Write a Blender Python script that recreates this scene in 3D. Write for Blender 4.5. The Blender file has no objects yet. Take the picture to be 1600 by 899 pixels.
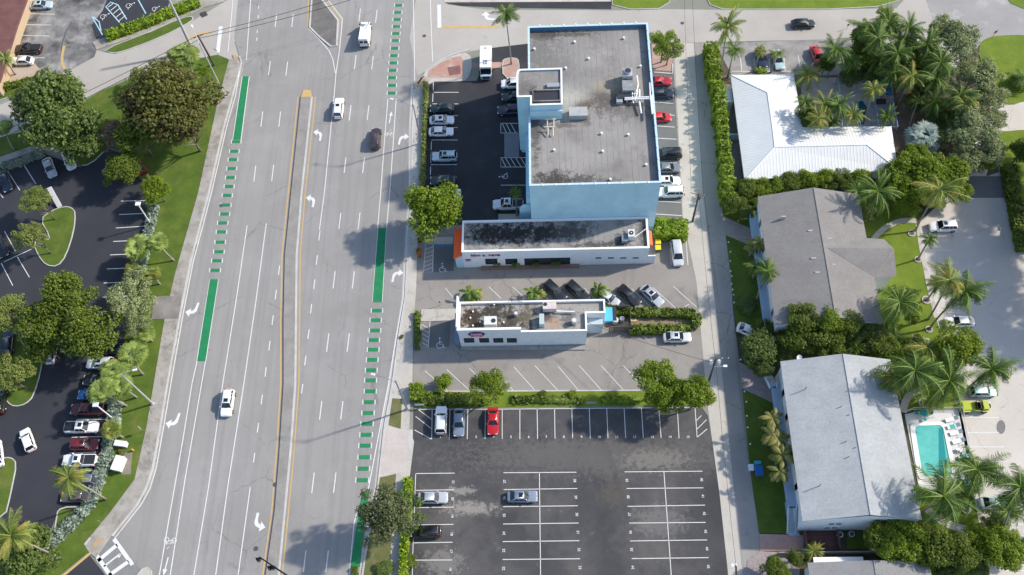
import bpy, bmesh, math, random
import numpy as np
from mathutils import Vector, Matrix
from mathutils.geometry import tessellate_polygon
R = math.radians
random.seed(7); rng = np.random.default_rng(7)
scn = bpy.context.scene
C = scn.collection

# ------------------------------------------------------------------ camera
FPX, CAM_H, NADIR = 1500.0, 147.72, (875.0, 1223.0)      # focal length in pixels of a 1600x899 frame, height, nadir point
dn = Vector((NADIR[0]-800, NADIR[1]-450, FPX)).normalized()
ex = Vector((1, 0, 0)); ex = (ex - dn*ex.dot(dn)).normalized()
ey = ex.cross(dn)
cam = bpy.data.cameras.new('camera'); camo = bpy.data.objects.new('camera', cam); C.objects.link(camo)
cr = Vector((ex[0], ey[0], -dn[0])); cu = -Vector((ex[1], ey[1], -dn[1])); cb = -Vector((ex[2], ey[2], -dn[2]))
m = Matrix.Identity(4)
for i in range(3):
    m[i][0] = cr[i]; m[i][1] = cu[i]; m[i][2] = cb[i]
m[2][3] = CAM_H
camo.matrix_world = m
cam.sensor_width = 36; cam.lens = FPX/1600*36; cam.clip_start = 1; cam.clip_end = 3000
scn.camera = camo

def W(px, py, z=0.0):
    """point at height z that shows at pixel (px, py) of the photograph"""
    r = Vector((px-800, py-450, FPX)); t = (CAM_H-z)/r.dot(dn)
    return Vector((t*r.dot(ex), t*r.dot(ey), z))

# ------------------------------------------------------------------ light
SUN_AZ, SUN_EL = 18.0, 36.0                               # where the sun stands: degrees from +X towards +Y, and up
world = bpy.data.worlds.new('World'); scn.world = world; world.use_nodes = True
nt = world.node_tree; bg = nt.nodes['Background']
sky = nt.nodes.new('ShaderNodeTexSky'); sky.sky_type = 'NISHITA'; sky.sun_disc = False
sky.sun_elevation = R(SUN_EL); sky.sun_rotation = R(90-SUN_AZ)
nt.links.new(sky.outputs[0], bg.inputs[0]); bg.inputs[1].default_value = 0.15
sl = bpy.data.lights.new('sun', 'SUN'); sl.energy = 3.5; sl.angle = R(1.9); sl.color = (1, .93, .82)
so = bpy.data.objects.new('sun', sl); C.objects.link(so)
sdir = Vector((-math.cos(R(SUN_AZ))*math.cos(R(SUN_EL)), -math.sin(R(SUN_AZ))*math.cos(R(SUN_EL)), -math.sin(R(SUN_EL))))
so.rotation_euler = sdir.to_track_quat('-Z', 'Y').to_euler()
scn.view_settings.view_transform = 'Standard'; scn.view_settings.look = 'None'
scn.view_settings.exposure = 0.66; scn.view_settings.gamma = 1

# ------------------------------------------------------------------ materials
MATS = {}
def _bsdf(name):
    m = bpy.data.materials.new(name); m.use_nodes = True
    return m, m.node_tree, m.node_tree.nodes['Principled BSDF']
def lin(c):
    if isinstance(c, (int, float)): c = (c, c, c)
    return (c[0], c[1], c[2], 1)
def M(name, col, rough=.8, metal=0, coat=0, emit=None):
    if name in MATS: return MATS[name]
    m, nt, b = _bsdf(name)
    b.inputs['Base Color'].default_value = lin(col); b.inputs['Roughness'].default_value = rough
    b.inputs['Metallic'].default_value = metal; b.inputs['Coat Weight'].default_value = coat
    b.inputs['Coat Roughness'].default_value = .08
    MATS[name] = m; return m
def noise(nt, scale, detail=4, rough=.6, vec=None, stretch=None, rot=0):
    n = nt.nodes.new('ShaderNodeTexNoise'); n.inputs['Scale'].default_value = scale
    n.inputs['Detail'].default_value = detail; n.inputs['Roughness'].default_value = rough
    tc = nt.nodes.new('ShaderNodeTexCoord'); mp = nt.nodes.new('ShaderNodeMapping')
    mp.inputs['Rotation'].default_value = (0, 0, rot)
    if stretch: mp.inputs['Scale'].default_value = stretch
    nt.links.new(tc.outputs['Object'], mp.inputs[0]); nt.links.new(mp.outputs[0], n.inputs['Vector'])
    return n
def ramp(nt, src, a, b):
    r = nt.nodes.new('ShaderNodeMapRange'); r.inputs['From Min'].default_value = a; r.inputs['From Max'].default_value = b
    nt.links.new(src, r.inputs['Value']); return r.outputs[0]
def mixc(nt, fac, a, b, mode='MIX'):
    x = nt.nodes.new('ShaderNodeMix'); x.data_type = 'RGBA'; x.blend_type = mode
    if isinstance(fac, float): x.inputs[0].default_value = fac
    else: nt.links.new(fac, x.inputs[0])
    for s, v in ((6, a), (7, b)):
        if isinstance(v, (tuple, list, float, int)): x.inputs[s].default_value = lin(v)
        else: nt.links.new(v, x.inputs[s])
    return x.outputs[2]
def bump(nt, b, src, strength=.3, dist=.05):
    bp = nt.nodes.new('ShaderNodeBump'); bp.inputs['Strength'].default_value = strength; bp.inputs['Distance'].default_value = dist
    nt.links.new(src, bp.inputs['Height']); nt.links.new(bp.outputs[0], b.inputs['Normal'])
def N(name, c1, c2, scale=.25, rough=.9, stains=(), fine=None, streak=None, bmp=0.0, blobs=(), seams=None, cracks=None):
    """two-colour noisy ground or wall; stains = list of (colour, scale, lo, hi, strength); streak = (scale, stretch, rot, colour, strength)"""
    if name in MATS: return MATS[name]
    m, nt, b = _bsdf(name)
    n = noise(nt, scale, 5); c = mixc(nt, ramp(nt, n.outputs[0], .35, .65), c1, c2)
    if streak:
        s, st, ro, col, stg = streak
        n2 = noise(nt, s, 3, .6, stretch=st, rot=ro); f = ramp(nt, n2.outputs[0], .45, .75)
        mm = nt.nodes.new('ShaderNodeMath'); mm.operation = 'MULTIPLY'; mm.inputs[1].default_value = stg; nt.links.new(f, mm.inputs[0])
        c = mixc(nt, mm.outputs[0], c, col)
    for (col, s, lo, hi, stg) in stains:
        n2 = noise(nt, s, 6, .65); f = ramp(nt, n2.outputs[0], lo, hi)
        mm = nt.nodes.new('ShaderNodeMath'); mm.operation = 'MULTIPLY'; mm.inputs[1].default_value = stg; nt.links.new(f, mm.inputs[0])
        c = mixc(nt, mm.outputs[0], c, col)
    for (cx, cy, rx, ry, col, stg) in blobs:      # a stain of its own place and size with a ragged edge
        tc = nt.nodes.new('ShaderNodeTexCoord'); mp = nt.nodes.new('ShaderNodeMapping'); mp.vector_type = 'POINT'
        mp.inputs['Location'].default_value = (-cx/rx, -cy/ry, 0); mp.inputs['Scale'].default_value = (1/rx, 1/ry, 0)
        nt.links.new(tc.outputs['Object'], mp.inputs[0])
        ln = nt.nodes.new('ShaderNodeVectorMath'); ln.operation = 'LENGTH'; nt.links.new(mp.outputs[0], ln.inputs[0])
        n2 = noise(nt, 1.3, 9, .78); ad = nt.nodes.new('ShaderNodeMath'); ad.operation = 'MULTIPLY_ADD'; ad.inputs[1].default_value = 5.5; nt.links.new(n2.outputs[0], ad.inputs[0]); nt.links.new(ln.outputs['Value'], ad.inputs[2])
        f = ramp(nt, ad.outputs[0], 3.95, 3.3)
        mm = nt.nodes.new('ShaderNodeMath'); mm.operation = 'MULTIPLY'; mm.inputs[1].default_value = stg; mm.use_clamp = True; nt.links.new(f, mm.inputs[0])
        c = mixc(nt, mm.outputs[0], c, col)
    if cracks:     # (cells per metre, colour, strength, width): wandering hairline cracks, present only in places
        tc = nt.nodes.new('ShaderNodeTexCoord'); dn_ = noise(nt, .8, 4); vm = nt.nodes.new('ShaderNodeVectorMath'); vm.operation = 'MULTIPLY_ADD'; vm.inputs[1].default_value = (1.6, 1.6, 0)
        nt.links.new(dn_.outputs['Color'], vm.inputs[0]); nt.links.new(tc.outputs['Object'], vm.inputs[2])
        vo = nt.nodes.new('ShaderNodeTexVoronoi'); vo.feature = 'DISTANCE_TO_EDGE'; vo.inputs['Scale'].default_value = cracks[0]; nt.links.new(vm.outputs[0], vo.inputs['Vector'])
        f = ramp(nt, vo.outputs['Distance'], cracks[3]*cracks[0], cracks[3]*cracks[0]*.3); n2 = noise(nt, .09, 3); g = ramp(nt, n2.outputs[0], .5, .56)
        mm = nt.nodes.new('ShaderNodeMath'); mm.operation = 'MULTIPLY'; nt.links.new(f, mm.inputs[0]); nt.links.new(g, mm.inputs[1])
        m2 = nt.nodes.new('ShaderNodeMath'); m2.operation = 'MULTIPLY'; m2.inputs[1].default_value = cracks[2]; nt.links.new(mm.outputs[0], m2.inputs[0])
        c = mixc(nt, m2.outputs[0], c, cracks[1])
    if seams:      # (spacing in metres, colour, strength): thin joints along y, broken up by noise
        tc = nt.nodes.new('ShaderNodeTexCoord'); sx = nt.nodes.new('ShaderNodeSeparateXYZ'); nt.links.new(tc.outputs['Object'], sx.inputs[0])
        md = nt.nodes.new('ShaderNodeMath'); md.operation = 'PINGPONG'; md.inputs[1].default_value = seams[0]/2; nt.links.new(sx.outputs['X'], md.inputs[0])
        f = ramp(nt, md.outputs[0], .09, .02); n2 = noise(nt, .6, 4); g = ramp(nt, n2.outputs[0], .4, .62)
        mm = nt.nodes.new('ShaderNodeMath'); mm.operation = 'MULTIPLY'; nt.links.new(f, mm.inputs[0]); nt.links.new(g, mm.inputs[1])
        m2 = nt.nodes.new('ShaderNodeMath'); m2.operation = 'MULTIPLY'; m2.inputs[1].default_value = seams[2]; nt.links.new(mm.outputs[0], m2.inputs[0])
        c = mixc(nt, m2.outputs[0], c, seams[1])
    n3 = noise(nt, fine or 6, 3, .7); c = mixc(nt, ramp(nt, n3.outputs[0], .3, .7), c, mixc(nt, .22, c, (.0, .0, .0)), 'MIX')
    nt.links.new(c, b.inputs['Base Color']); b.inputs['Roughness'].default_value = rough
    if bmp: bump(nt, b, n3.outputs[0], bmp)
    MATS[name] = m; return m
def leafmat(name, dark, light, trans=.25, odd=None):
    trans += .12
    if name in MATS: return MATS[name]
    m, nt, b = _bsdf(name)
    at = nt.nodes.new('ShaderNodeAttribute'); at.attribute_name = 'tint'
    c = mixc(nt, at.outputs['Fac'], dark, light)
    if odd:
        n = noise(nt, 2.2, 3); c = mixc(nt, ramp(nt, n.outputs[0], .52, .66), c, odd)
    nt.links.new(c, b.inputs['Base Color']); b.inputs['Roughness'].default_value = .55
    tr = nt.nodes.new('ShaderNodeBsdfTranslucent'); nt.links.new(c, tr.inputs[0])
    mx = nt.nodes.new('ShaderNodeMixShader'); mx.inputs[0].default_value = trans
    nt.links.new(b.outputs[0], mx.inputs[1]); nt.links.new(tr.outputs[0], mx.inputs[2])
    nt.links.new(mx.outputs[0], nt.nodes['Material Output'].inputs[0])
    MATS[name] = m; return m

m_road = N('road asphalt worn', (.285, .272, .258), (.325, .312, .298), .08, streak=(1.0, (1.1, .018, 1), R(6), (.225, .215, .205), .6),
           stains=[((.16, .155, .15), 1.3, .70, .8, .5), ((.37, .36, .345), .15, .55, .75, .5), ((.13, .125, .12), 2.6, .76, .82, .7), ((.215, .21, .2), .05, .52, .66, .35)], fine=9, cracks=(.11, (.12, .115, .11), .45, .09))
m_street = N('pale street asphalt', (.40, .37, .335), (.45, .42, .38), .1, stains=[((.25, .24, .23), .35, .6, .75, .5)], fine=8)
m_lot = N('fresh dark asphalt', (.028, .030, .040), (.038, .040, .050), .12, stains=[((.05, .047, .045), .22, .6, .8, .5)], fine=7)
m_lotw = N('dark asphalt centre lot', (.027, .027, .034), (.040, .040, .047), .15, stains=[((.09, .088, .085), .3, .58, .8, .5)], fine=7)
m_lotb = N('weathered numbered lot asphalt', (.045, .045, .05), (.078, .076, .078), .09,
           stains=[((.13, .122, .113), .10, .47, .66, .75), ((.03, .03, .033), .2, .6, .75, .6), ((.24, .22, .195), .42, .62, .78, .6), ((.5, .48, .44), 1.5, .72, .80, .55)], blobs=[(6, 46.0, 22, 3.2, (.125, .115, .106), .7), (16, 45.2, 5, 1.6, (.22, .20, .18), .6), (-13, 37.8, 4, 1.0, (.30, .275, .245), .8), (-14.4, 40.6, 2.2, .7, (.28, .26, .23), .8), (9.3, 39.8, 2.2, 2, (.10, .088, .068), .7), (16, 35.5, 4, 2.4, (.19, .18, .17), .55), (-17, 29.5, 3, 2, (.24, .22, .2), .6)], fine=6)
m_lotm = N('grey patched lot asphalt', (.26, .238, .215), (.31, .287, .26), .12, stains=[((.13, .12, .12), .5, .64, .8, .6), ((.35, .33, .3), .2, .55, .7, .5), ((.17, .155, .14), .25, .56, .7, .45)], fine=7, cracks=(.2, (.11, .1, .095), .6, .07))
m_lote = N('narrow lot asphalt', (.13, .13, .13), (.17, .165, .16), .2, stains=[((.09, .09, .09), .6, .6, .75, .6)], fine=7)
m_dusty = N('dusty stained asphalt', (.05, .05, .055), (.30, .29, .28), .16, stains=[((.42, .41, .39), .3, .5, .68, .8), ((.10, .10, .11), .6, .62, .75, .6)], fine=6)
m_alley = N('alley asphalt', (.29, .275, .255), (.36, .34, .31), .15, stains=[((.17, .165, .16), .5, .6, .75, .6)], cracks=(.18, (.12, .115, .11), .7, .08), streak=(.8, (1.4, .03, 1), 0, (.38, .36, .33), .5), fine=8)
m_conc = N('pale concrete', (.46, .43, .38), (.54, .50, .45), .2, stains=[((.31, .29, .26), .5, .54, .7, .65), ((.2, .185, .165), 1.5, .68, .78, .5)], fine=7, cracks=(.45, (.2, .19, .17), .6, .05))
m_concw = N('light apartment concrete', (.54, .495, .445), (.61, .565, .515), .1, stains=[((.45, .41, .38), .25, .6, .75, .6), ((.38, .35, .32), 1.0, .68, .78, .5)], fine=6, cracks=(.16, (.33, .3, .28), .6, .07))  # light warm concrete, its own pale tone throughout
m_side = N('sidewalk concrete', (.31, .285, .25), (.42, .39, .35), .35, stains=[((.19, .17, .145), .45, .5, .66, .7), ((.13, .115, .10), 1.4, .64, .76, .6)], fine=6, cracks=(.5, (.12, .11, .1), .6, .05))
m_kerb = N('kerb concrete', (.45, .44, .42), (.55, .54, .52), .6, fine=6)
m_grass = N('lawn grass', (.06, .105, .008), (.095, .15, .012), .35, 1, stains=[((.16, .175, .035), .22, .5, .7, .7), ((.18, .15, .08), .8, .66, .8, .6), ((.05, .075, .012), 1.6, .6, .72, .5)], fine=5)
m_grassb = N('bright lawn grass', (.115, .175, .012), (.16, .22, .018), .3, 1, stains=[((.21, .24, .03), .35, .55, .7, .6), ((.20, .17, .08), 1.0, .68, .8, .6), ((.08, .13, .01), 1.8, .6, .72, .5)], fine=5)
m_grassd = N('dry patchy grass', (.10, .12, .03), (.16, .16, .06), .5, 1, stains=[((.22, .18, .11), .6, .52, .7, .7)], fine=4)
m_soil = N('mulch soil', (.11, .085, .065), (.18, .14, .11), .8, 1, fine=4)
m_dirt = N('dry bare earth', (.30, .23, .16), (.24, .19, .12), .6, 1, stains=[((.12, .14, .05), .7, .55, .7, .7)], fine=3)
m_paver = N('pink brick pavers', (.40, .25, .21), (.46, .31, .26), .5, stains=[((.30, .18, .16), 1.2, .6, .7, .6)], fine=3)
m_paverg = N('mottled grey pink pavers', (.30, .26, .26), (.36, .30, .29), 1.2, stains=[((.22, .2, .21), 2, .55, .65, .7)], fine=3)
m_tan = N('tan tile walk', (.42, .27, .15), (.46, .33, .2), .5, fine=4)
m_ground = N('distant ground', (.20, .21, .16), (.28, .27, .24), .05, fine=3)
m_white = N('white paint line', (.74, .74, .72), (.66, .66, .65), 1.5, stains=[((.40, .39, .37), 3, .66, .78, .5)], fine=9)
m_yell = N('yellow paint line', (.62, .40, .13), (.50, .36, .17), 1.5, stains=[((.40, .34, .25), 1.2, .5, .68, .5)], fine=9)
m_green = N('green bike lane paint', (.012, .235, .085), (.012, .19, .072), .7, fine=5)
m_bluep = M('blue accessible paint', (.03, .20, .36))
m_patch = N('dark asphalt patch', (.17, .165, .16), (.21, .2, .2), .6, fine=5)
m_red = M('red paint', (.5, .03, .02), .6)

# ------------------------------------------------------------------ object helpers
def link(o, parent=None):
    C.objects.link(o)
    if parent: o.parent = parent
    return o
def tag(o, label=None, cat=None, group=None, kind=None):
    if label: o['label'] = label
    if cat: o['category'] = cat
    if group: o['group'] = group
    if kind: o['kind'] = kind
    return o
def empty(name, loc, label, cat, group=None, rz=0):
    o = bpy.data.objects.new(name, None); link(o); o.location = loc; o.rotation_euler = (0, 0, rz); o.empty_display_size = .3
    return tag(o, label, cat, group)
class MB:
    """collects vertices and faces of one mesh"""
    def __init__(s): s.v = []; s.f = []; s.mi = []
    def add(s, vs, fs, mi=0):
        n = len(s.v); s.v += [tuple(v) for v in vs]; s.f += [tuple(i+n for i in f) for f in fs]; s.mi += [mi]*len(fs)
    def box(s, x0, x1, y0, y1, z0, z1, mi=0, mat=None):
        vs = [Vector(p) for p in ((x0, y0, z0), (x1, y0, z0), (x1, y1, z0), (x0, y1, z0), (x0, y0, z1), (x1, y0, z1), (x1, y1, z1), (x0, y1, z1))]
        if mat: vs = [mat @ v for v in vs]
        s.add(vs, [(0, 3, 2, 1), (4, 5, 6, 7), (0, 1, 5, 4), (1, 2, 6, 5), (2, 3, 7, 6), (3, 0, 4, 7)], mi)
    def tube(s, pts, radii, n=8, mi=0, caps=True):
        pts = [Vector(p) for p in pts]
        if isinstance(radii, (int, float)): radii = [radii]*len(pts)
        rings = []
        for i, p in enumerate(pts):
            d = (pts[min(i+1, len(pts)-1)] - pts[max(i-1, 0)]).normalized()
            a = d.orthogonal().normalized() if abs(d.z) < .95 else Vector((1, 0, 0))
            a = (a - d*a.dot(d)).normalized(); b = d.cross(a)
            rings.append([p + (a*math.cos(2*math.pi*k/n) + b*math.sin(2*math.pi*k/n))*radii[i] for k in range(n)])
        vs = [v for r in rings for v in r]; fs = []
        for i in range(len(pts)-1):
            for k in range(n):
                fs.append((i*n+k, i*n+(k+1) % n, (i+1)*n+(k+1) % n, (i+1)*n+k))
        if caps: fs += [tuple(range(n))[::-1], tuple((len(pts)-1)*n+k for k in range(n))]
        s.add(vs, fs, mi)
    def prism(s, poly, z0, z1, mi=0, top_mi=None):
        """vertical prism over a 2-D polygon, concave allowed"""
        a = sum(poly[i][0]*poly[(i+1) % len(poly)][1]-poly[(i+1) % len(poly)][0]*poly[i][1] for i in range(len(poly)))
        if a < 0: poly = poly[::-1]
        n = len(poly)
        tris = tessellate_polygon([[Vector((p[0], p[1], 0)) for p in poly]])
        vs = [(p[0], p[1], z0) for p in poly] + [(p[0], p[1], z1) for p in poly]
        fs = [(i, (i+1) % n, n+(i+1) % n, n+i) for i in range(n)]
        s.add(vs, fs, mi)
        tt = []
        for t in tris:
            q = [Vector(vs[i]) for i in t]
            t = tuple(t) if (q[1]-q[0]).cross(q[2]-q[0]).z > 0 else tuple(t)[::-1]
            tt.append(t)
        s.add([(p[0], p[1], z1) for p in poly], tt, mi if top_mi is None else top_mi)
    def sheet(s, poly, z, mi=0):
        tris = tessellate_polygon([[Vector((p[0], p[1], 0)) for p in poly]])
        vs = [(p[0], p[1], z) for p in poly]; tt = []
        for t in tris:
            q = [Vector(vs[i]) for i in t]
            tt.append(tuple(t) if (q[1]-q[0]).cross(q[2]-q[0]).z > 0 else tuple(t)[::-1])
        s.add(vs, tt, mi)
    def mesh(s, name, mats, smooth=False):
        me = bpy.data.meshes.new(name); me.from_pydata(s.v, [], s.f)
        for mm in (mats if isinstance(mats, (list, tuple)) else [mats]): me.materials.append(mm)
        if len(set(s.mi)) > 1: me.polygons.foreach_set('material_index', s.mi)
        if smooth: me.polygons.foreach_set('use_smooth', [True]*len(me.polygons))
        me.update(); return me
    def build(s, name, mats, parent=None, smooth=False, **tags):
        o = bpy.data.objects.new(name, s.mesh(name, mats, smooth)); link(o, parent)
        return tag(o, **tags) if tags else o

def P2(pts, z=0): return [tuple(W(x, y, z)[:2]) for x, y in pts]
def smooth_poly(pts, n=2, closed=True):
    for _ in range(n):
        q = []
        rngi = range(len(pts)) if closed else range(len(pts)-1)
        if not closed: q.append(pts[0])
        for i in rngi:
            a, b = pts[i], pts[(i+1) % len(pts)]
            q += [(a[0]*.75+b[0]*.25, a[1]*.75+b[1]*.25), (a[0]*.25+b[0]*.75, a[1]*.25+b[1]*.75)]
        if not closed: q.append(pts[-1])
        pts = q
    return pts
def rcorner(p, r, n=5):
    out = []
    for i in range(len(p)):
        a, b_, c = Vector(p[i-1][:2]), Vector(p[i][:2]), Vector(p[(i+1) % len(p)][:2]); d1 = (a-b_).normalized(); d2 = (c-b_).normalized()
        for k in range(n+1):
            t = k/n; out.append(tuple((b_+d1*r)*(1-t)**2+b_*2*t*(1-t)+(b_+d2*r)*t*t))
    return out
def ground(name, pts, z, mat, sm=0):
    p = P2(pts, z)
    if sm: p = smooth_poly(p, sm)
    b = MB(); b.sheet(p, z); return b.build(name, mat, kind='structure')
def slab(name, pts, z, mat, sm=0, z0=-.02, kerb=None, kw=.16):
    p = P2(pts, z)
    if sm: p = smooth_poly(p, sm)
    b = MB(); b.prism(p, z0, z)
    o = b.build(name, mat, kind='structure')
    if kerb: ribbon('kerb', p+[p[0]], kw, z+.03, m_kerb, z0=0, world=True, parent=o, kind=None)
    return o
def offset_line(p, w):
    """left and right sides of a polyline of half width w (list or number)"""
    L_, R_ = [], []
    n = len(p)
    for i in range(n):
        a = Vector(p[max(i-1, 0)]); b = Vector(p[min(i+1, n-1)])
        if n > 2 and (Vector(p[0])-Vector(p[-1])).length < 1e-6:
            if i in (0, n-1): a = Vector(p[-2]); b = Vector(p[1])
        d = (b-a).normalized(); nn = Vector((-d.y, d.x)); c = Vector(p[i])
        L_.append(tuple(c+nn*w)); R_.append(tuple(c-nn*w))
    return L_, R_
def ribbon(name, pts, width, z, mat, z0=None, world=False, parent=None, kind='structure', mb=None, mi=0):
    p = pts if world else P2(pts, z)
    L_, R_ = offset_line(p, width/2)
    b = mb or MB(); n = len(p)
    vs = [(x, y, z) for x, y in L_]+[(x, y, z) for x, y in R_]
    fs = [(i, n+i, n+i+1, i+1) for i in range(n-1)]
    if z0 is not None:
        k = len(vs); vs += [(x, y, z0) for x, y in L_]+[(x, y, z0) for x, y in R_]
        fs += [(k+i, i, i+1, k+i+1) for i in range(n-1)] + [(n+i, k+n+i, k+n+i+1, n+i+1) for i in range(n-1)]
    b.add(vs, fs, mi)
    if mb: return
    return b.build(name, mat, parent, kind=kind) if kind else b.build(name, mat, parent)
def lines(name, segs, width, z, mat):
    """several painted strokes as one object of markings"""
    b = MB()
    for s in segs: ribbon(None, s, width, z, None, mb=b)
    return b.build(name, mat, kind='structure')
def text_mesh(txt, size, extrude=0):
    cu_ = bpy.data.curves.new('t', 'FONT'); cu_.body = txt; cu_.size = size; cu_.align_x = 'CENTER'; cu_.align_y = 'CENTER'; cu_.extrude = extrude
    cu_.offset = size*.018
    o = bpy.data.objects.new('t', cu_); C.objects.link(o); bpy.context.view_layer.update()
    me = bpy.data.meshes.new_from_object(o.evaluated_get(bpy.context.evaluated_depsgraph_get()))
    bpy.data.objects.remove(o); return me

# ------------------------------------------------------------------ ground, roads, lots
b = MB(); b.sheet([(-500, -300), (500, -300), (500, 700), (-500, 700)], 0); b.build('ground', m_ground, kind='structure')
KW = [(366, 60), (378, 100), (364, 150), (350, 200), (327, 300), (298, 410), (283, 487), (262, 600), (251, 666), (239, 733), (228, 765), (214, 790), (176, 838)]   # west kerb of the avenue
KE = [(647, 140), (644, 200), (643, 300), (637, 383), (633, 467), (622, 533), (613, 600), (601, 665), (590, 765), (571, 866), (560, 940), (545, 1050)]
ground('road', [(425, -170), (650, -170), (660, 60), (672, 96), (658, 120)]+KE+[(545, 1180), (60, 1180), (226, 899)]+KW[::-1]+[(366, 60), (372, 0), (400, -170)], .02, m_road)
ground('side_street', [(-60, 190), (35, 150), (62, 127), (150, 78), (160, 82), (180, 85), (233, 67), (302, 33), (365, -5), (420, -40), (420, 60), (366, 66), (376, 100), (352, 93), (300, 90), (253, 99), (200, 123), (160, 140), (62, 196), (-60, 260)], .012, m_street)
ground('cross_street', [(655, -30), (700, 8), (760, 16), (960, 17), (1045, 15), (1105, 16), (1400, 14), (1440, -30), (1660, -30), (1660, 90), (1590, 62), (1540, 62), (1480, 110), (1340, 58), (1300, 62), (1060, 68), (830, 68), (765, 76), (730, 82), (700, 92), (672, 110), (652, 118), (640, 60)], .024, m_street)
ground('intersection', [(1437, -30), (1462, 45), (1490, 110), (1540, 62), (1590, 62), (1660, 90), (1660, -30)], .034, N('intersection asphalt', (.30, .29, .285), (.34, .33, .32), .2, stains=[((.5, .47, .42), .25, .55, .7, .7)], fine=8))
ground('lot_entrance', [(62, 127), (40, 150), (18, 60), (75, 0), (90, -30), (330, -30), (290, 5), (155, 70), (147, 90), (110, 110)], .022, m_dusty)
ground('accessible_lot', [(150, 62), (143, 40), (160, 18), (172, -10), (275, -30), (262, 12), (159, 56)], .032, m_lot)
ground('west_parking_lot', [(-80, 262), (0, 262), (68, 240), (125, 262), (165, 232), (190, 240), (230, 295), (222, 400), (208, 470), (188, 560), (178, 620), (166, 700), (150, 770), (130, 797), (92, 797), (60, 880), (-80, 900)], .022, m_lot)
ground('west_lot_exit', [(140, 868), (98, 902), (95, 960), (190, 960), (165, 900)], .026, m_lot)
ground('blue_building_lot', [(664, 130), (745, 127), (765, 76), (835, 68), (835, 352), (640, 352), (660, 300)], .026, m_lotw)
ground('narrow_east_lot', [(1015, 68), (1056, 72), (1060, 200), (1068, 345), (1015, 352)], .028, m_lote)
ground('restaurant_lot', [(652, 350), (1015, 350), (1015, 344), (1072, 344), (1100, 480), (1108, 640), (1100, 612), (646, 612), (646, 500)], .016, m_lotm)
ground('numbered_parking_lot', [(646, 640), (1096, 636), (1106, 650), (1125, 770), (1160, 1150), (635, 1150), (640, 740), (645, 690)], .018, m_lotb)
ground('alley', [(1050, 68), (1112, 68), (1118, 150), (1125, 300), (1140, 400), (1150, 560), (1158, 640), (1172, 740), (1186, 830), (1225, 1150), (1165, 1150), (1125, 770), (1106, 640), (1088, 440), (1066, 340), (1058, 200)], .03, m_alley)
ground('alley_edge_strip', [(1053, 68), (1084, 68), (1098, 300), (1118, 480), (1140, 700), (1185, 1150), (1165, 1150), (1124, 770), (1106, 640), (1088, 440), (1067, 340), (1060, 200)], .036, N('pale alley strip', (.47, .44, .39), (.53, .49, .43), .3, stains=[((.3, .28, .26), .5, .6, .72, .6)], fine=8))
ground('house_parking', [(1118, 68), (1340, 60), (1330, 118), (1143, 118)], .014, N('house lot asphalt', (.22, .21, .2), (.36, .34, .32), .35, stains=[((.14, .14, .14), .6, .6, .75, .6)], fine=7))
ground('house_yard', [(1118, 118), (1430, 118), (1430, 300), (1128, 300)], .008, m_soil)
ground('garden_ground', [(1120, 60), (1560, 60), (1560, 330), (1120, 310)], .004, N('garden litter', (.07, .06, .04), (.12, .10, .07), .6, 1))
ground('apartment_grounds', [(1122, 290), (1560, 290), (1590, 1150), (1225, 1150)], .006, N('dark garden ground', (.06, .065, .03), (.11, .10, .06), .6, 1))
ground('apartment_parking', [(1432, 352), (1500, 290), (1560, 270), (1680, 270), (1800, 1150), (1600, 1150), (1535, 850), (1515, 740), (1500, 645), (1463, 497)], .012, m_concw)
ground('driveway_patch', [(1510, 276), (1573, 276), (1574, 310), (1516, 310)], .02, N('darker driveway asphalt', (.16, .16, .17), (.2, .2, .2), .4))
ground('east_driveway', [(1555, 160), (1680, 150), (1680, 210), (1560, 205), (1540, 280), (1515, 276), (1530, 190)], .01, m_concw)
# lawns
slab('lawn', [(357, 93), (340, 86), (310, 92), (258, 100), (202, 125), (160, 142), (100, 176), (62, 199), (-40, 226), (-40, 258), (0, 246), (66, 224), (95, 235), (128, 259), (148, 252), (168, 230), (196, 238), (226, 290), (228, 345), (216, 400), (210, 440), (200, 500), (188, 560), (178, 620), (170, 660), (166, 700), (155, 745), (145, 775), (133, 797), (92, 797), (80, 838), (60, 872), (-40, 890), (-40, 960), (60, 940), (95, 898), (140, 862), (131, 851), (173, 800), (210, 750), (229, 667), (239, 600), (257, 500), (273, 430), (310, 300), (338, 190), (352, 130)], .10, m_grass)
slab('verge_lawn', [(160, 79), (177, 84), (195, 80), (233, 66), (270, 50), (300, 33), (302, 28), (297, 26), (283, 29), (230, 52)], .10, m_grass, sm=1, kerb=True)
slab('lawn', [(-40, 163), (0, 157), (35, 144), (62, 126), (60, 122), (30, 135), (-40, 152)], .1, m_grass, kerb=True)
slab('island_lawn', [(63, 343), (80, 330), (100, 323), (112, 325), (118, 333), (115, 363), (103, 400), (90, 417), (72, 415), (60, 400), (53, 383), (60, 370), (75, 376), (78, 370)], .12, m_grass, sm=1, kerb=True)
slab('island_lawn', [(23, 507), (37, 545), (67, 549), (64, 580), (52, 620), (40, 632), (23, 636), (12, 630), (4, 614), (-40, 600), (-40, 500)], .12, m_grass, sm=1, kerb=True)
slab('island_lawn', [(-60, 718), (0, 717), (17, 715), (26, 724), (18, 765), (7, 812), (-60, 830)], .12, m_grass, sm=1, kerb=True)
ribbon('kerb', [(84, 835), (90, 800), (94, 796), (104, 793), (134, 792)], .2, .14, m_kerb, z0=0)
ribbon('kerb', [(128, 259), (136, 258), (148, 251), (168, 231)], .2, .14, m_kerb, z0=0)
ribbon('yellow_kerb', [(142, 864), (95, 903)], .35, .15, m_yell, z0=0)
slab('sidewalk', [(-40, 275), (-40, 258), (0, 246), (66, 223), (68, 231), (0, 256)], .13, m_side)
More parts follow.
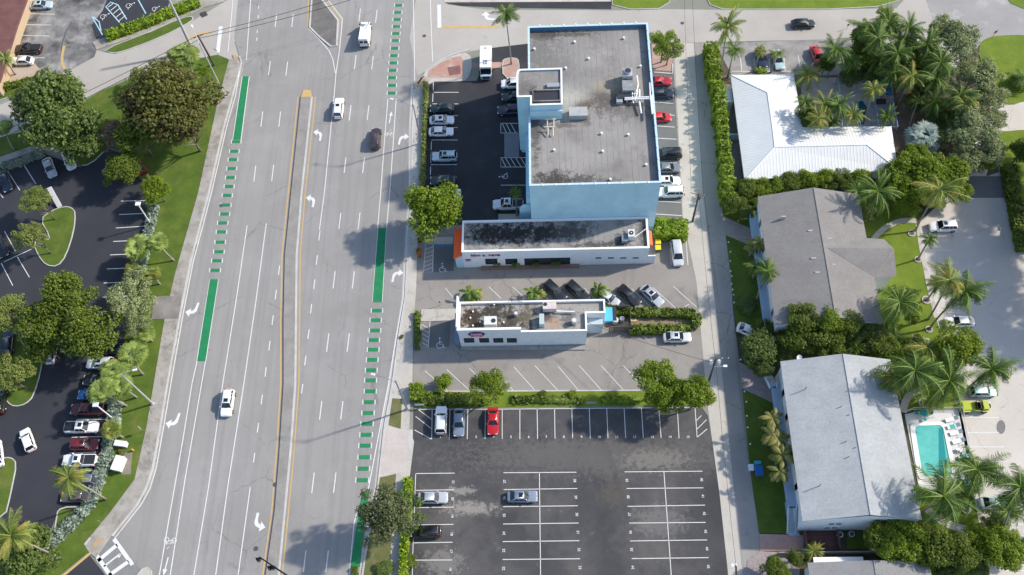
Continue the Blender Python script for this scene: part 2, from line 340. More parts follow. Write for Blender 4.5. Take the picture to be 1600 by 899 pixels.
slab('sidewalk', [(147, 72), (320, 6), (372, -30), (366, -30), (312, 0), (145, 66)], .14, m_side)
slab('sidewalk', [(150, 78), (235, 51), (320, 12), (350, 3), (350, -8), (147, 68)], .12, m_side)
ws = [(358, 93), (340, 160), (310, 300), (273, 430), (257, 500), (240, 600), (229, 667), (210, 750), (173, 800), (131, 851), (140, 865), (150, 862)]
kin = [(x-2, y) for x, y in KW]
slab('sidewalk', ws[:-1]+[(150, 872), (168, 846)]+kin[1:][::-1]+[(372, 92)], .13, m_side)
slab('sidewalk', [(258, 463), (284, 463), (280, 499), (237, 499), (240, 465)], .137, N('stained walk slab', (.18, .165, .15), (.28, .26, .24), .4))
ribbon('kerb', [(374, 88), (377, 98)]+[(x-1, y) for x, y in KW[2:]], .3, .15, m_kerb, z0=0)
slab('ramp_pad', [(146, 858), (158, 849), (163, 843), (157, 840), (145, 850)], .142, m_tan)
ribbon('kerb', [(132, 852), (141, 841)], .35, .15, m_kerb, z0=0)
slab('ramp_pad', [(363, 86), (372, 89), (372, 96), (366, 95)], .142, m_tan)
slab('sidewalk', [(215, 899), (222, 890), (230, 887), (236, 893), (240, 940), (190, 960)], .14, m_conc, kerb=True)
# east side walk
se = [(628, 1050), (640, 745), (647, 690), (639, 671), (641, 620), (644, 600), (646, 500), (650, 450), (653, 367), (657, 300), (660, 200), (664, 127)]
slab('sidewalk', [(x+1, y) for x, y in KE]+se, .12, m_conc)
slab('verge_lawn', [(613, 623), (628, 624), (626, 671), (607, 665)], .14, m_grassd)
slab('verge_lawn', [(593, 747), (619, 741), (614, 800), (600, 1050), (548, 1050), (572, 870), (583, 806)], .14, m_grassd)
slab('driveway_apron', [(606, 666), (638, 673), (638, 690), (634, 742), (620, 740), (593, 746)], .13, N('blush concrete apron', (.50, .44, .40), (.55, .49, .45), .4, fine=5))
slab('lot_entry_slab', [(638, 672), (645, 672), (644, 705), (638, 705)], .135, m_kerb)
ribbon('kerb', KE, .28, .15, m_kerb, z0=0)
ribbon('gutter', [(x-3, y) for x, y in KE], .5, .03, m_conc)
ribbon('gutter', [(x+2.5, y) for x, y in KW[1:]], .5, .03, m_side)
# corner plaza by the blue building
slab('corner_walk', [(648, 140), (650, 132), (668, 112), (690, 96), (706, 88), (724, 82), (734, 86), (738, 98), (736, 112), (730, 124), (722, 128), (664, 128), (662, 160)], .13, m_conc, sm=1)
slab('brick_plaza', [(667, 122), (670, 112), (690, 98), (706, 91), (720, 88), (723, 92), (724, 120), (720, 122)], .14, N('red brick paving', (.42, .22, .17), (.50, .33, .27), .25, stains=[((.55, .45, .4), .5, .55, .7, .6)], fine=3))
ground('dark_square', [(699, 106), (719, 102.5), (720, 116), (702, 119)], .146, N('dark red square', (.19, .09, .09), (.24, .12, .11), 1.0))  # flat dark red square on the plaza, darker than its surroundings
slab('ramp_pad', [(650, 135), (654, 126), (663, 118), (665, 130), (652, 138)], .15, m_tan)
ground('crosswalk_bricks', [(737, 99), (785, 97.5), (785, 107), (737, 108)], .034, m_paver)
slab('palm_island', [(785, 96), (790, 92), (806, 91), (811, 96), (811, 122), (786, 122)], .14, m_paver, sm=1, kerb=True)
ribbon('kerb', [(653, 131), (668, 110), (690, 94), (706, 86), (735, 77)], .3, .15, m_kerb, z0=0)
# medians
MW = [(470, 152), (455, 300), (445, 400), (443, 500), (443, 600), (437, 700), (429, 800), (415, 899), (405, 960), (392, 1050)]
ME = [(488, 152), (472, 300), (464, 400), (463, 500), (462, 600), (455, 700), (444, 816), (436, 899), (428, 960), (417, 1050)]
m_med = N('median concrete', (.25, .235, .215), (.32, .30, .275), .4, stains=[((.25, .23, .21), .7, .55, .72, .7), ((.45, .43, .39), 1.1, .66, .78, .5)], fine=5)
slab('median', [(474, 146), (484, 146)]+ME+MW[::-1], .15, m_med)
ribbon('kerb', [(x-1, y) for x, y in ME], .3, .17, m_kerb, z0=0)
ribbon('gutter', [(x-1, y) for x, y in MW], .25, .03, M('dark gutter joint', (.12, .11, .12)))
slab('median', [(489, -60), (487, 0), (484, 43), (500, 59), (517, 73), (526, 72), (528, 32), (503, 0), (492, -60)], .15, N('planted median soil', (.13, .12, .112), (.18, .168, .155), .5, stains=[((.4, .38, .36), .5, .62, .72, .6)]), kerb=True, kw=.35)
ground('median_nose', [(474, 141), (485, 141), (488, 152), (470, 152)], .154, m_yell)
lines('yellow_lines', [[(x-4.5, y) for x, y in MW], [(x+5, y) for x, y in ME], [(483, -40), (481, 44), (488, 52)], [(530, 76), (534, 45), (533, 30), (508, 0)]], .22, .034, m_yell)
lines('yellow_lines', [[(691, 43), (782, 42.5)]], .7, .034, m_yell)
lines('yellow_lines', [[(330, 50), (312, 54), (295, 61)]], .6, .034, m_yell)
ribbon('entrance_joint', [(112, 36), (103, 50), (97, 68), (96, 85), (97, 100)], .3, .034, M('dark joint', (.09, .09, .09)))
lines('yellow_lines', [[(100, 72), (97, 88), (97, 98), (101, 109)]], .55, .045, m_yell)

# ---- lane paint
G = lambda cx, cy, w, h: [(cx-w/2, cy), (cx+w/2, cy)]
def dash(x, y, ln, slope): return [(x+slope*ln/2, y-ln/2), (x-slope*ln/2, y+ln/2)]
sg = []
for x, y, l in ((562, 24, 20), (555, 98, 22), (547, 177, 24), (539, 259, 24), (531, 346, 25), (522, 438, 27), (512, 536, 29), (501, 642, 29), (489, 755, 32), (476, 878, 34),
                (588, 26, 20), (582, 99, 21), (575, 177, 23), (568, 259, 24), (561, 346, 26), (552, 438, 27), (544, 536, 29), (534, 642, 29), (523, 755, 32), (511, 878, 34),
                (431, 33, 20), (421, 107, 22), (409, 187, 24), (398, 272, 25), (457, 33, 20), (448, 108, 22), (437, 187, 24), (426, 271, 26)): sg.append(dash(x, y, l, .12))
for x, y in ((499, 369), (495, 407), (491, 445), (486, 483), (482, 523), (477, 564), (472, 608), (436, 423), (431, 461), (426, 501), (421, 541), (415, 582), (409, 625), (403, 669), (397, 716)): sg.append(dash(x, y, 15, .13))
for y in (12, 27, 50, 62): sg.append(dash(405-y*.06, y, 5, .1))
lines('lane_dashes', sg, .17, .045, m_white)
lines('lane_lines', [
    [(512, 0), (535, 30), (531, 75), (525, 115), (522, 150), (507, 300), (499, 360)], [(482, 45), (493, 56), (503, 67), (514, 80), (520, 93), (524, 115)],
    [(606, 155), (600, 230), (595, 300), (590, 357)], [(619, 155), (614, 230), (609, 300), (604, 357)],
    [(645, -30), (647, 60), (648, 128)], [(672, -10), (674, 50), (676, 97)],
    [(644, 135), (642, 200), (640, 300), (635, 383), (630, 467), (618, 533), (607, 600), (586, 710), (575.5, 765)],
    [(591, 357), (582, 473)], [(603.5, 357), (597, 473)],
    [(558, 800), (553, 819), (546, 899), (540, 950)], [(385, 95), (393, -20)], [(356, 83), (366, -20)],
    [(386, 353), (370, 463), (348, 600), (326, 760), (303, 899), (295, 950)], [(416, 350), (400, 470), (381, 600), (356, 760), (337, 899), (330, 950)],
    [(391, 762), (372, 899), (366, 950)], [(308, 565), (300, 600), (286, 686), (266, 800), (249, 899), (242, 950)], [(321, 565), (315, 600), (289, 750), (266, 899), (259, 950)],
    [(389.5, 120), (376.5, 220)], [(378.5, 120), (363.5, 220)], [(328, 437), (307.5, 565)], [(341, 437), (321.5, 565)],
    [(376, 104), (368, 150), (354, 200), (331, 300), (302, 410), (287, 487), (267, 600), (256, 666), (244, 733), (234, 765), (220, 790), (179, 842), (208, 883)]], .16, .045, m_white)
lines('stop_bar', [[(345, 42), (340, 83)], [(686, 8), (686.5, 44)]], .8, .045, m_white)
lines('crosswalk', [[(149, 866), (176, 905)], [(152, 878), (183, 852)], [(170, 900), (201, 878)], [(178, 843), (207, 883)]], .6, .046, m_white)
lines('crosswalk', [[(162, 886), (180, 872), (188, 866)], [(185, 872), (189, 866)]], .25, .046, m_white)
ground('crosswalk_surface', [(140, 862), (166, 842), (178, 843), (209, 884), (222, 890), (190, 930), (165, 900)], .032, N('crosswalk asphalt', (.2, .2, .2), (.25, .245, .24), .5))
b = MB()
def gq(pts): b.sheet(P2(pts, .05), .05)
gq([(379, 120), (389, 120), (376, 219), (364, 219)]); gq([(328, 437), (341, 437), (321, 565), (308, 565)]); gq([(591, 357), (603.5, 357), (597, 473), (582, 473)])
gq([(566, 768), (577, 768), (562, 887), (547, 887)])
ld = [(369, 222), (366, 237), (364, 250), (362, 264), (360, 278), (358, 292), (355, 306), (353, 321), (351, 335), (348, 349), (346, 363), (344, 379), (342, 394), (339, 408), (336, 423)]
rd = [(623, 9), (621.5, 20), (620.5, 31), (619.5, 42), (618.5, 53), (617.5, 64), (616.5, 76), (615.5, 87.5), (614.5, 99), (613.5, 110.5), (612.5, 122), (612.5, 134), (612, 146),
      (589, 486), (587, 501), (586, 517), (584, 532), (583, 547), (581.5, 563), (580, 579), (579, 595), (578.5, 612), (576.5, 629), (575, 646), (573.5, 663), (572, 680), (570.5, 697), (569.3, 715), (567.5, 733), (566, 751), (622.5, -2)]
for (x, y) in ld: w = 4.6+y*.0045; gq([(x-w, y-2-y*.001), (x+w+1, y-2-y*.001), (x+w, y+2+y*.001), (x-w-1, y+2+y*.001)])
for (x, y) in rd: w = 5+y*.0042; gq([(x-w, y-2-y*.0016), (x+w+.6, y-2-y*.0016), (x+w, y+2+y*.0016), (x-w-.6, y+2+y*.0016)])
b.build('bike_lane_green', m_green, kind='structure')
sg = []
for (x, y) in ld+rd:
    w = 6.2+y*.005; h = 2.6+y*.002
    sg += [[(x-w, y-h), (x-w-.4, y+h)], [(x+w+.4, y-h), (x+w, y+h)]]
lines('bike_lane_edges', sg, .16, .046, m_white)
# arrows: outline in metres, x to the right, y ahead
def arrow_shape(kind):
    if kind == 'turn':
        pts = [(-.25, -1.8), (.25, -1.8), (.3, -.6), (.55, 0), (1.05, .25), (1.05, -.35), (2.1, .6), (1.05, 1.55), (1.05, .95), (.2, .65), (-.2, .1)]
        return pts
    return [(-.1, -1.4), (.1, -1.4), (.1, .4), (.38, .4), (0, 1.4), (-.38, .4), (-.1, .4)]
def arrow(name, px, py, kind, ang, mirror=False, s=1.0):
    c = W(px, py, .046); b = MB(); ca, sa = math.cos(R(ang)), math.sin(R(ang))
    pts = [((-x if mirror else x)*s, y*s) for x, y in arrow_shape(kind)]
    b.sheet([(c.x+x*ca-y*sa, c.y+x*sa+y*ca) for x, y in pts], .047); b.build(name, m_white, kind='structure')
for x, y in ((627, 217), (617, 430)): arrow('turn_arrow', x-2, y, 'turn', -6, s=.8)
for x, y in ((500, 211), (489, 314)): arrow('turn_arrow', x+2, y, 'turn', -6, True, s=.8)
for x, y in ((303, 487), (273, 661)): arrow('turn_arrow', x+3, y-1, 'turn', 171, s=.85)
arrow('turn_arrow', 399, 817, 'turn', 171, True, s=.85)
arrow('turn_arrow', 763, 31, 'turn', 88, s=1.0)
arrow('bike_arrow', 610, 184, 'straight', -6); arrow('bike_arrow', 259, 886, 'straight', 174)
def bike_mark(px, py, ang, s=1.0):
    c = W(px, py, .046); b = MB(); ca, sa = math.cos(R(ang)), math.sin(R(ang))
    T = lambda p: (c.x+(p[0]*ca-p[1]*sa)*s, c.y+(p[0]*sa+p[1]*ca)*s)
    ring = [(math.cos(t)*.34, math.sin(t)*.34) for t in np.linspace(0, 2*math.pi, 15)]
    for ox in (-.55, .55): ribbon(None, [T((x+ox, y)) for x, y in ring], .1, .047, None, world=True, mb=b)
    for s_ in ([(-.55, 0), (-.2, .5), (.4, .5), (.05, 0), (-.2, .5)], [(.55, 0), (.35, .7)], [(.05, 0), (-.55, 0)], [(-.1, .9), (.2, 1.2)]):
        ribbon(None, [T(p) for p in s_], .1, .047+.001*len(s_), None, world=True, mb=b)
    b.build('bicycle_symbol', m_white, kind='structure')
bike_mark(608, 211, -6, 1.0); bike_mark(266, 845, 174, 1.1)
def wheelchair(px, py, ang, s=1.0):
    c = W(px, py, .05); b = MB(); ca, sa = math.cos(R(ang)), math.sin(R(ang))
    T = lambda p: (c.x+(p[0]*ca-p[1]*sa)*s, c.y+(p[0]*sa+p[1]*ca)*s)
    ribbon(None, [T((-.05+.42*math.cos(t), -.2+.42*math.sin(t))) for t in np.linspace(R(100), R(345), 14)], .1, .051, None, world=True, mb=b)
    ribbon(None, [T(p) for p in ((-.1, .55), (-.08, -.05), (.35, -.05), (.5, -.55), (.7, -.5))], .12, .052, None, world=True, mb=b)
    ribbon(None, [T(p) for p in ((-.1, .25), (.25, .25))], .1, .053, None, world=True, mb=b)
    b.sheet([T((-.1+.13*math.cos(t), .78+.13*math.sin(t))) for t in np.linspace(0, 5.5, 9)], .052)
    b.build('wheelchair_symbol', m_white, kind='structure')
wheelchair(163, 26, -60, 1.3); wheelchair(203, 9, -60, 1.3); wheelchair(787.5, 276, 90, 1.1); wheelchair(691.7, 420, 0, 1.2); wheelchair(688, 538, 0, 1.3); wheelchair(243, 14, -60, 1.1)

# ---- parking lines
Lp = []
for a in ([(12, 268), (31, 298)], [(37, 258), (56, 288)], [(0, 303), (5, 310)], [(7, 362), (24, 393)], [(2, 412), (20, 447)], [(27, 402), (46, 434)], [(6, 410), (49, 390)], [(33, 350), (45, 372)], [(159, 268), (172, 257)],
          [(189, 315), (232, 314)], [(186, 336), (229, 334)], [(181, 357), (227, 354)], [(177, 378), (222, 376)], [(172, 399), (218, 397)], [(167, 421), (214, 419)], [(162, 443), (210, 441)], [(160, 465), (205, 463)], [(152, 488), (198, 486)],
          [(75, 270), (80, 278)], [(130, 610), (172, 609)], [(120, 656), (168, 656)], [(112, 684), (160, 683)], [(108, 709), (150, 707)], [(106, 736), (152, 736)], [(103, 763), (140, 763)], [(2, 537), (10, 552)],
          [(42, 22), (86, 23)], [(37, 39), (80, 40)], [(31, 56), (78, 57)], [(50, 91), (70, 91)]): Lp.append(a)
lines('parking_lines', Lp, .13, .04, m_white)
lines('accessible_lines', [[(144, 27), (160, 55)], [(146, 27), (155, 35), (158, 50)], [(166, 12), (187, 36)], [(165, 12), (173, 4), (184, 8), (198, 31)], [(213, -5), (228, 22)]], .22, .04, M('pale blue line', (.35, .55, .65)))
lines('hatch_lines', [[(169, 12), (177, 6)], [(173, 17), (183, 9)], [(177, 22), (188, 13)], [(181, 28), (192, 19)], [(185, 34), (196, 25)]], .16, .041, m_white)
sg = [[(677.7, 145), (716.7, 145)], [(676, 163), (716, 163)], [(675.5, 181.5), (715.5, 181.5)], [(675, 200), (715, 200)], [(674, 219.5), (715, 219.5)], [(673.5, 238.5), (714, 238.5)], [(673, 258), (714, 258)], [(672.5, 277.5), (713.5, 277.5)],
      [(677, 129), (677, 142)], [(676.6, 147), (676, 160)], [(674, 222), (673.6, 235)], [(673.3, 241), (673, 255)], [(672.8, 261), (672.5, 274)], [(782.5, 290), (822.5, 290)],
      [(782.5, 193.5), (809, 193.5)], [(782.5, 193.5), (782.5, 208.5), (809, 208.5)], [(785, 194), (791, 208)], [(791, 194), (798, 208)], [(798, 194), (806, 208)],
      [(823, 247), (782.5, 247), (782.5, 261.7), (823, 261.7)], [(784, 248), (790, 261)], [(790, 248), (798, 261)], [(798, 248), (806, 261)], [(806, 248), (814, 261)], [(814, 248), (822, 261)]]
lines('parking_lines', sg, .12, .04, m_white)
ground('accessible_bay', [(788, 209.5), (811, 209.5), (811, 246), (788, 246)], .036, N('grey bay paint', (.19, .20, .23), (.22, .23, .26), .5))
ground('concrete_pad', [(779, 335), (812, 335), (812, 346), (778, 346)], .036, m_conc)
ribbon('kerb', [(1022, 113.5), (1051, 115.5), (1051, 100)], .3, .14, m_kerb, z0=0)
ground('tree_bed', [(1018, 70), (1052, 70), (1050, 112), (1020, 110)], .05, m_paver)
lines('parking_lines', [[(1022, 160), (1052, 162.5)], [(1024, 197.4), (1054, 199.3)], [(1026, 216.5), (1057, 218.3)], [(1024, 179), (1054, 181)], [(1024, 141), (1052, 143)], [(1030, 236), (1056, 237.5)], [(1030, 254), (1058, 255.5)], [(1028, 315.3), (1064, 317)], [(1022.7, 335), (1065.7, 337.7)],
      [(1046, 377), (1049, 415)], [(1072, 378), (1075, 415)], [(1046, 377), (1035, 377)]], .12, .04, m_white)
sg = [[(696, 451), (713, 471.6)], [(764, 449), (783, 467)], [(732, 450), (750, 470)], [(801, 449), (822, 468)], [(837, 450), (858, 470)], [(873, 450), (895, 470)], [(913, 451), (936, 475)], [(955.7, 458), (978, 480)], [(986.7, 451.7), (1016.7, 480)], [(1020, 450), (1056.7, 483)], [(1051.7, 448), (1089, 481)], [(1065.7, 483), (1076.7, 476)],
      [(698, 578), (735, 612)], [(733, 576), (770, 611)], [(769, 574.5), (802, 611)], [(803, 574), (836, 611)], [(835.7, 572), (872, 611)], [(871.7, 572.7), (904, 611)], [(905, 571.7), (940, 611)], [(939, 571.7), (975, 611)], [(974, 571.7), (1010, 611)], [(664, 580), (700, 612)],
      [(677, 382.5), (665, 382), (661.7, 426), (676, 426), (677, 382.5)], [(672, 503), (658, 503), (656, 544), (669, 544), (672, 503)]]
for k in range(6): sg.append([(664.3-k*.5, 391+k*6.5), (676.5-k*.1, 386+k*6.5)])
for k in range(5): sg.append([(659.5, 508+k*7), (670, 514+k*7)])
lines('parking_lines', sg, .11, .04, m_white)
slab('concrete_pad', [(663, 371), (708, 371), (708, 382), (663, 382)], .12, m_conc)
slab('concrete_pad', [(658, 484), (716, 483), (714, 501), (657, 503)], .12, m_conc)
ground('blue_bay_paint', [(679, 382.5), (708, 382.5), (708, 386), (679, 386)], .036, m_bluep)
ground('accessible_bay', [(678, 383), (709, 383), (709, 424), (677, 426)], .03, m_lote)
ground('accessible_bay', [(673, 503), (704, 503), (702, 543), (670, 544)], .03, m_lote)
ribbon('kerb', [(650, 612.5), (1000, 610.5)], .25, .14, m_kerb, z0=0)
lines('parking_lines', [[(1143, 112), (1185, 112.5), (1240, 112)], [(1157, 92), (1159, 112)], [(1247, 87), (1250, 105)], [(1178, 92), (1180, 112)], [(1271, 86), (1273, 100)], [(1202, 92), (1203, 112)], [(1225, 92), (1227, 112)]], .15, .04, m_white)
# numbered lot
vx = [(675.3, 640.5, 674.5, 687), (703, 640.5, 702, 687), (731, 640, 730, 687), (758.4, 640, 757.8, 686.5), (784.7, 640, 784.7, 686.5), (812.3, 639, 812.3, 687), (839.2, 639, 840, 686.5), (866.5, 639, 867.2, 686), (893.4, 639, 894.8, 685.5), (920.7, 639, 922.4, 685.5),
      (948, 639, 950, 685), (975.2, 638.5, 977.6, 685), (1002.2, 638.5, 1005.2, 685), (1029.4, 638.5, 1033, 685), (1058.4, 638.5, 1061, 685.5), (1086, 638.5, 1089.3, 684)]
sg = [[(a, b_), (c, d)] for a, b_, c, d in vx]
sg += [[(653.4, 640.5), (784, 640), (950, 638.5), (1090, 637.5)], [(653.4, 640.5), (675, 656.5)], [(649.4, 651.5), (674.6, 671)], [(647.7, 672.5), (674.3, 687)], [(1089.3, 671), (1104, 656.5)], [(1089.3, 684), (1105, 671)], [(1088, 658), (1096, 650)],
       [(649.6, 740), (644.6, 876), (643.8, 930)], [(842.8, 739), (845, 930)], [(1037.4, 738), (1051, 930)]]
sg += [[(649, 740.7), (710.5, 740)], [(650, 767), (709.5, 766)], [(648.5, 794), (709.5, 793)], [(647, 821), (708.6, 820)], [(646.6, 849), (707, 848)], [(644.7, 876), (706.7, 875.7)], [(643, 905), (706, 904)],
       [(786.6, 739.4), (900.7, 738.6)], [(787, 765.7), (902, 764)], [(786, 792.4), (902.6, 791)], [(786, 819.5), (904, 818)], [(785.7, 847), (905, 845.6)], [(785.3, 875), (906.4, 873.8)], [(785, 904), (907, 903)],
       [(976, 738), (1097.6, 737)], [(979, 764), (1099, 763)], [(980.5, 792), (1101.6, 790)], [(983, 818), (1102.6, 817)], [(984.5, 846), (1105, 844.4)], [(987, 873.6), (1107, 872)], [(989, 903), (1109, 901)]]
lines('parking_lines', sg, .11, .036, m_white)
def paint_text(txt, px, py, ang, size=.55):
    me = text_mesh(txt, size); o = bpy.data.objects.new('bay_number', me); me.materials.append(m_white)
    link(o); o.location = W(px, py, .042); o.rotation_euler = (0, 0, R(ang)); tag(o, kind='structure')
for k in range(15):
    a, c = vx[k], vx[k+1]; paint_text(str(k+1), (a[2]+c[2])/2, 683.5, 0)
ys = [754, 780, 807, 835, 862, 890]
for k, y in enumerate(ys):
    paint_text(str(21-k), 708-k*.8, y, -90); paint_text(str(27-k), 788.5-k*.3, y-1, 90); paint_text(str(28+k), 898+k*1.6, y-2.5, -90)
    paint_text(str(39-k), 980+k*1.8, y-2.5, 90); paint_text(str(40+k), 1096+k*2.1, y-4, -90)
# apartment parking lines
lines('parking_lines', [[(1445, 392), (1487, 392)], [(1450, 411), (1498, 412)], [(1453, 429), (1490, 430)], [(1457, 450), (1500, 450)], [(1460, 470), (1500, 470)], [(1463, 489), (1500, 489)], [(1500, 630), (1548, 630)], [(1506, 653), (1561, 653)], [(1509, 676.5), (1561, 676.5)], [(1512.5, 699), (1569, 699)], [(1517, 722), (1570, 722)], [(1522, 746), (1575, 746)],
      [(1530, 800), (1580, 800)], [(1570, 820), (1598, 820), (1600, 838), (1572, 838)], [(1550, 893), (1660, 891)]], .14, .03, m_white)
ground('manhole_patch', P_ := [(1564+7*math.cos(t), 668+11*math.sin(t)) for t in np.linspace(0, 6, 12)], .025, m_patch)
def cover(px, py, r=.38):
    c = W(px, py); b = MB(); b.sheet([(c.x+r*math.cos(t), c.y+r*math.sin(t)) for t in np.linspace(0, 2*math.pi, 15)[:-1]], .048); b.build('manhole_cover', M('cast iron', (.07, .07, .075), .6), kind='structure')
for q in ((400, 858), (460, 317), (346, 322), (318, 325), (1066, 37), (224, 748), (1463, 418), (430, 758), (663, 57)): cover(*q)
cover(362, 128, .5)
ground('storm_drain', [(312, 21), (321, 18), (325, 24), (316, 28)], .1, M('drain grate', (.05, .045, .04)))
ground('patched_square', [(82, 630), (90, 628), (91, 634), (84, 637)], .03, M('black patch', (.012, .012, .014)))
# east side lawns and walks
slab('lawn', [(955, -20), (957, 8), (985, 15), (1030, 14), (1046, 4), (1050, -20)], .1, m_grassb, kerb=True)
slab('lawn', [(1095, -20), (1110, 8), (1130, 15), (1290, 15), (1370, 11), (1402, 2), (1410, -20)], .1, m_grassb, kerb=True)
ground('north_lot', [(693, 5), (800, 4), (955, 3), (955, 15), (790, 13), (720, 10)], .03, m_lotw)
ground('north_walk', [(700, -8), (953, -8), (955, 3), (800, 4), (692, 4)], .03, m_conc)
slab('lawn', [(1541, 60), (1560, 56), (1600, 55), (1680, 60), (1680, 150), (1600, 158), (1582, 165), (1562, 160), (1545, 130), (1530, 90), (1530, 70)], .1, m_grassb, sm=1)
slab('lawn', [(1560, -20), (1580, 6), (1600, 14), (1680, 20), (1680, -20)], .1, m_grassb)
slab('lawn', [(1561, 207), (1590, 204), (1680, 200), (1680, 420), (1600, 395), (1575, 290), (1555, 240)], .1, m_grassb)
slab('lawn', [(1338, 300), (1420, 300), (1434, 352), (1440, 390), (1463, 497), (1480, 560), (1497, 640), (1418, 642), (1405, 600), (1390, 520), (1350, 500), (1366, 434), (1394, 432), (1393, 393), (1380, 378), (1350, 368)], .1, m_grassb)
slab('lawn', [(1440, 745), (1520, 748), (1545, 850), (1530, 899), (1400, 899), (1400, 820)], .1, m_grassb)
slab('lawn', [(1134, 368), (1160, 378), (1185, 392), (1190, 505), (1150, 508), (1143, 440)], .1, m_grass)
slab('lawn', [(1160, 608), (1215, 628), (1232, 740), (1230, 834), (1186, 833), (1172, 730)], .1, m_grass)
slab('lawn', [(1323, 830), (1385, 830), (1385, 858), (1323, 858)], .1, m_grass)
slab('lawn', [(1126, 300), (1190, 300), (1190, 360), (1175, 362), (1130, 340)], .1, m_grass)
slab('paver_walk', [(1128, 338), (1178, 360), (1190, 372), (1190, 392), (1180, 388), (1160, 379), (1134, 368)], .11, m_paverg)
slab('paver_walk', [(1154, 566), (1205, 588), (1216, 590), (1218, 632), (1212, 632), (1160, 608)], .11, m_paverg)
slab('paver_walk', [(1186, 835), (1256, 837), (1256, 861), (1188, 862)], .11, m_paver)
slab('paver_walk', [(1168, 876), (1186, 862), (1230, 864), (1250, 890), (1245, 940), (1160, 940)], .08, m_paverg)
ribbon('garden_path', smooth_poly([(1361, 380), (1375, 362), (1392, 351), (1412, 344), (1432, 346)], 2, False), .95, .12, m_conc, z0=0)
ribbon('garden_path', smooth_poly([(1366, 455), (1374, 444), (1382, 432)], 1, False), .7, .12, m_conc, z0=0)
ribbon('garden_path', smooth_poly([(1424, 528), (1438, 532), (1452, 535)], 1, False), 1.2, .12, m_conc, z0=0)
ribbon('garden_path', smooth_poly([(1411, 645), (1414, 628), (1424, 614), (1440, 610)], 2, False), 1.1, .12, m_conc, z0=0)
ribbon('garden_path', smooth_poly([(1448, 796), (1468, 812), (1490, 824), (1512, 828)], 2, False), 1.2, .12, m_conc, z0=0)
for q in ([(1434, 352), (1440, 390), (1452, 450), (1463, 497)], [(1494, 622), (1502, 645), (1512, 700), (1528, 790), (1545, 870)]):
    ribbon('parking_walk', q, .75, .14, m_conc, z0=0)
for px, py, r in ((1424, 366, .65), (1434, 407, .6), (1447, 470, .75), (1451, 516, .6), (1443, 631, .85), (1509, 797, .7)):
    c = W(px, py); b = MB(); b.tube([(c.x, c.y, 0), (c.x, c.y, .25)], r, 20); rg = b.build('planter_ring', m_kerb, label=None)
    k = MB(); k.tube([(c.x, c.y, .24), (c.x, c.y, .27)], r*.72, 20); k.build('soil', m_soil, rg)
    where = {1424: 'at the top of the parking row', 1434: 'below the topmost one', 1447: 'beside the leaning double palm', 1451: 'at the tree by the parked white car', 1443: 'north of the pool fence', 1509: 'at the lower palm below the pool'}[px]
    tag(rg, 'round pale stone planter ring '+where, 'planter', 'round planter rings on the apartment lawn')

# ------------------------------------------------------------------ foliage
def leaf_object_mesh(name, cen, nrm, size, tint, mats, aspect=1.5, extra=None):
    """quads of given size; cen, nrm (n,3), size (n,), tint (n,)"""
    n = len(cen); nrm = nrm/np.maximum(np.linalg.norm(nrm, axis=1, keepdims=True), 1e-6)
    t = rng.normal(size=(n, 3)); u = np.cross(nrm, t); u /= np.maximum(np.linalg.norm(u, axis=1, keepdims=True), 1e-6); v = np.cross(nrm, u)
    a = size[:, None]*.5*aspect; b_ = size[:, None]*.5
    co = np.stack([cen-u*a, cen+v*b_, cen+u*a, cen-v*b_], axis=1).reshape(-1, 3)
    me = bpy.data.meshes.new(name)
    ev, ef = (extra if extra else ([], []))
    nv = len(co)+len(ev); allv = np.concatenate([co, np.array(ev, float).reshape(-1, 3)]) if ev else co
    loops = list(range(4*n)); starts = list(range(0, 4*n, 4)); tot = [4]*n
    for f in ef:
        starts.append(len(loops)); tot.append(len(f)); loops += [i+len(co) for i in f]
    me.vertices.add(nv); me.vertices.foreach_set('co', allv.ravel())
    me.loops.add(len(loops)); me.loops.foreach_set('vertex_index', loops)
    me.polygons.add(len(starts)); me.polygons.foreach_set('loop_start', starts); me.polygons.foreach_set('loop_total', tot)
    me.update(calc_edges=True)
    at = me.attributes.new('tint', 'FLOAT', 'POINT'); tv = np.concatenate([np.repeat(tint, 4), np.full(len(ev), .25)]); at.data.foreach_set('value', tv)
    for m_ in (mats if isinstance(mats, (list, tuple)) else [mats]): me.materials.append(m_)
    return me
def unit(v): return v/np.maximum(np.linalg.norm(v, axis=-1, keepdims=True), 1e-9)
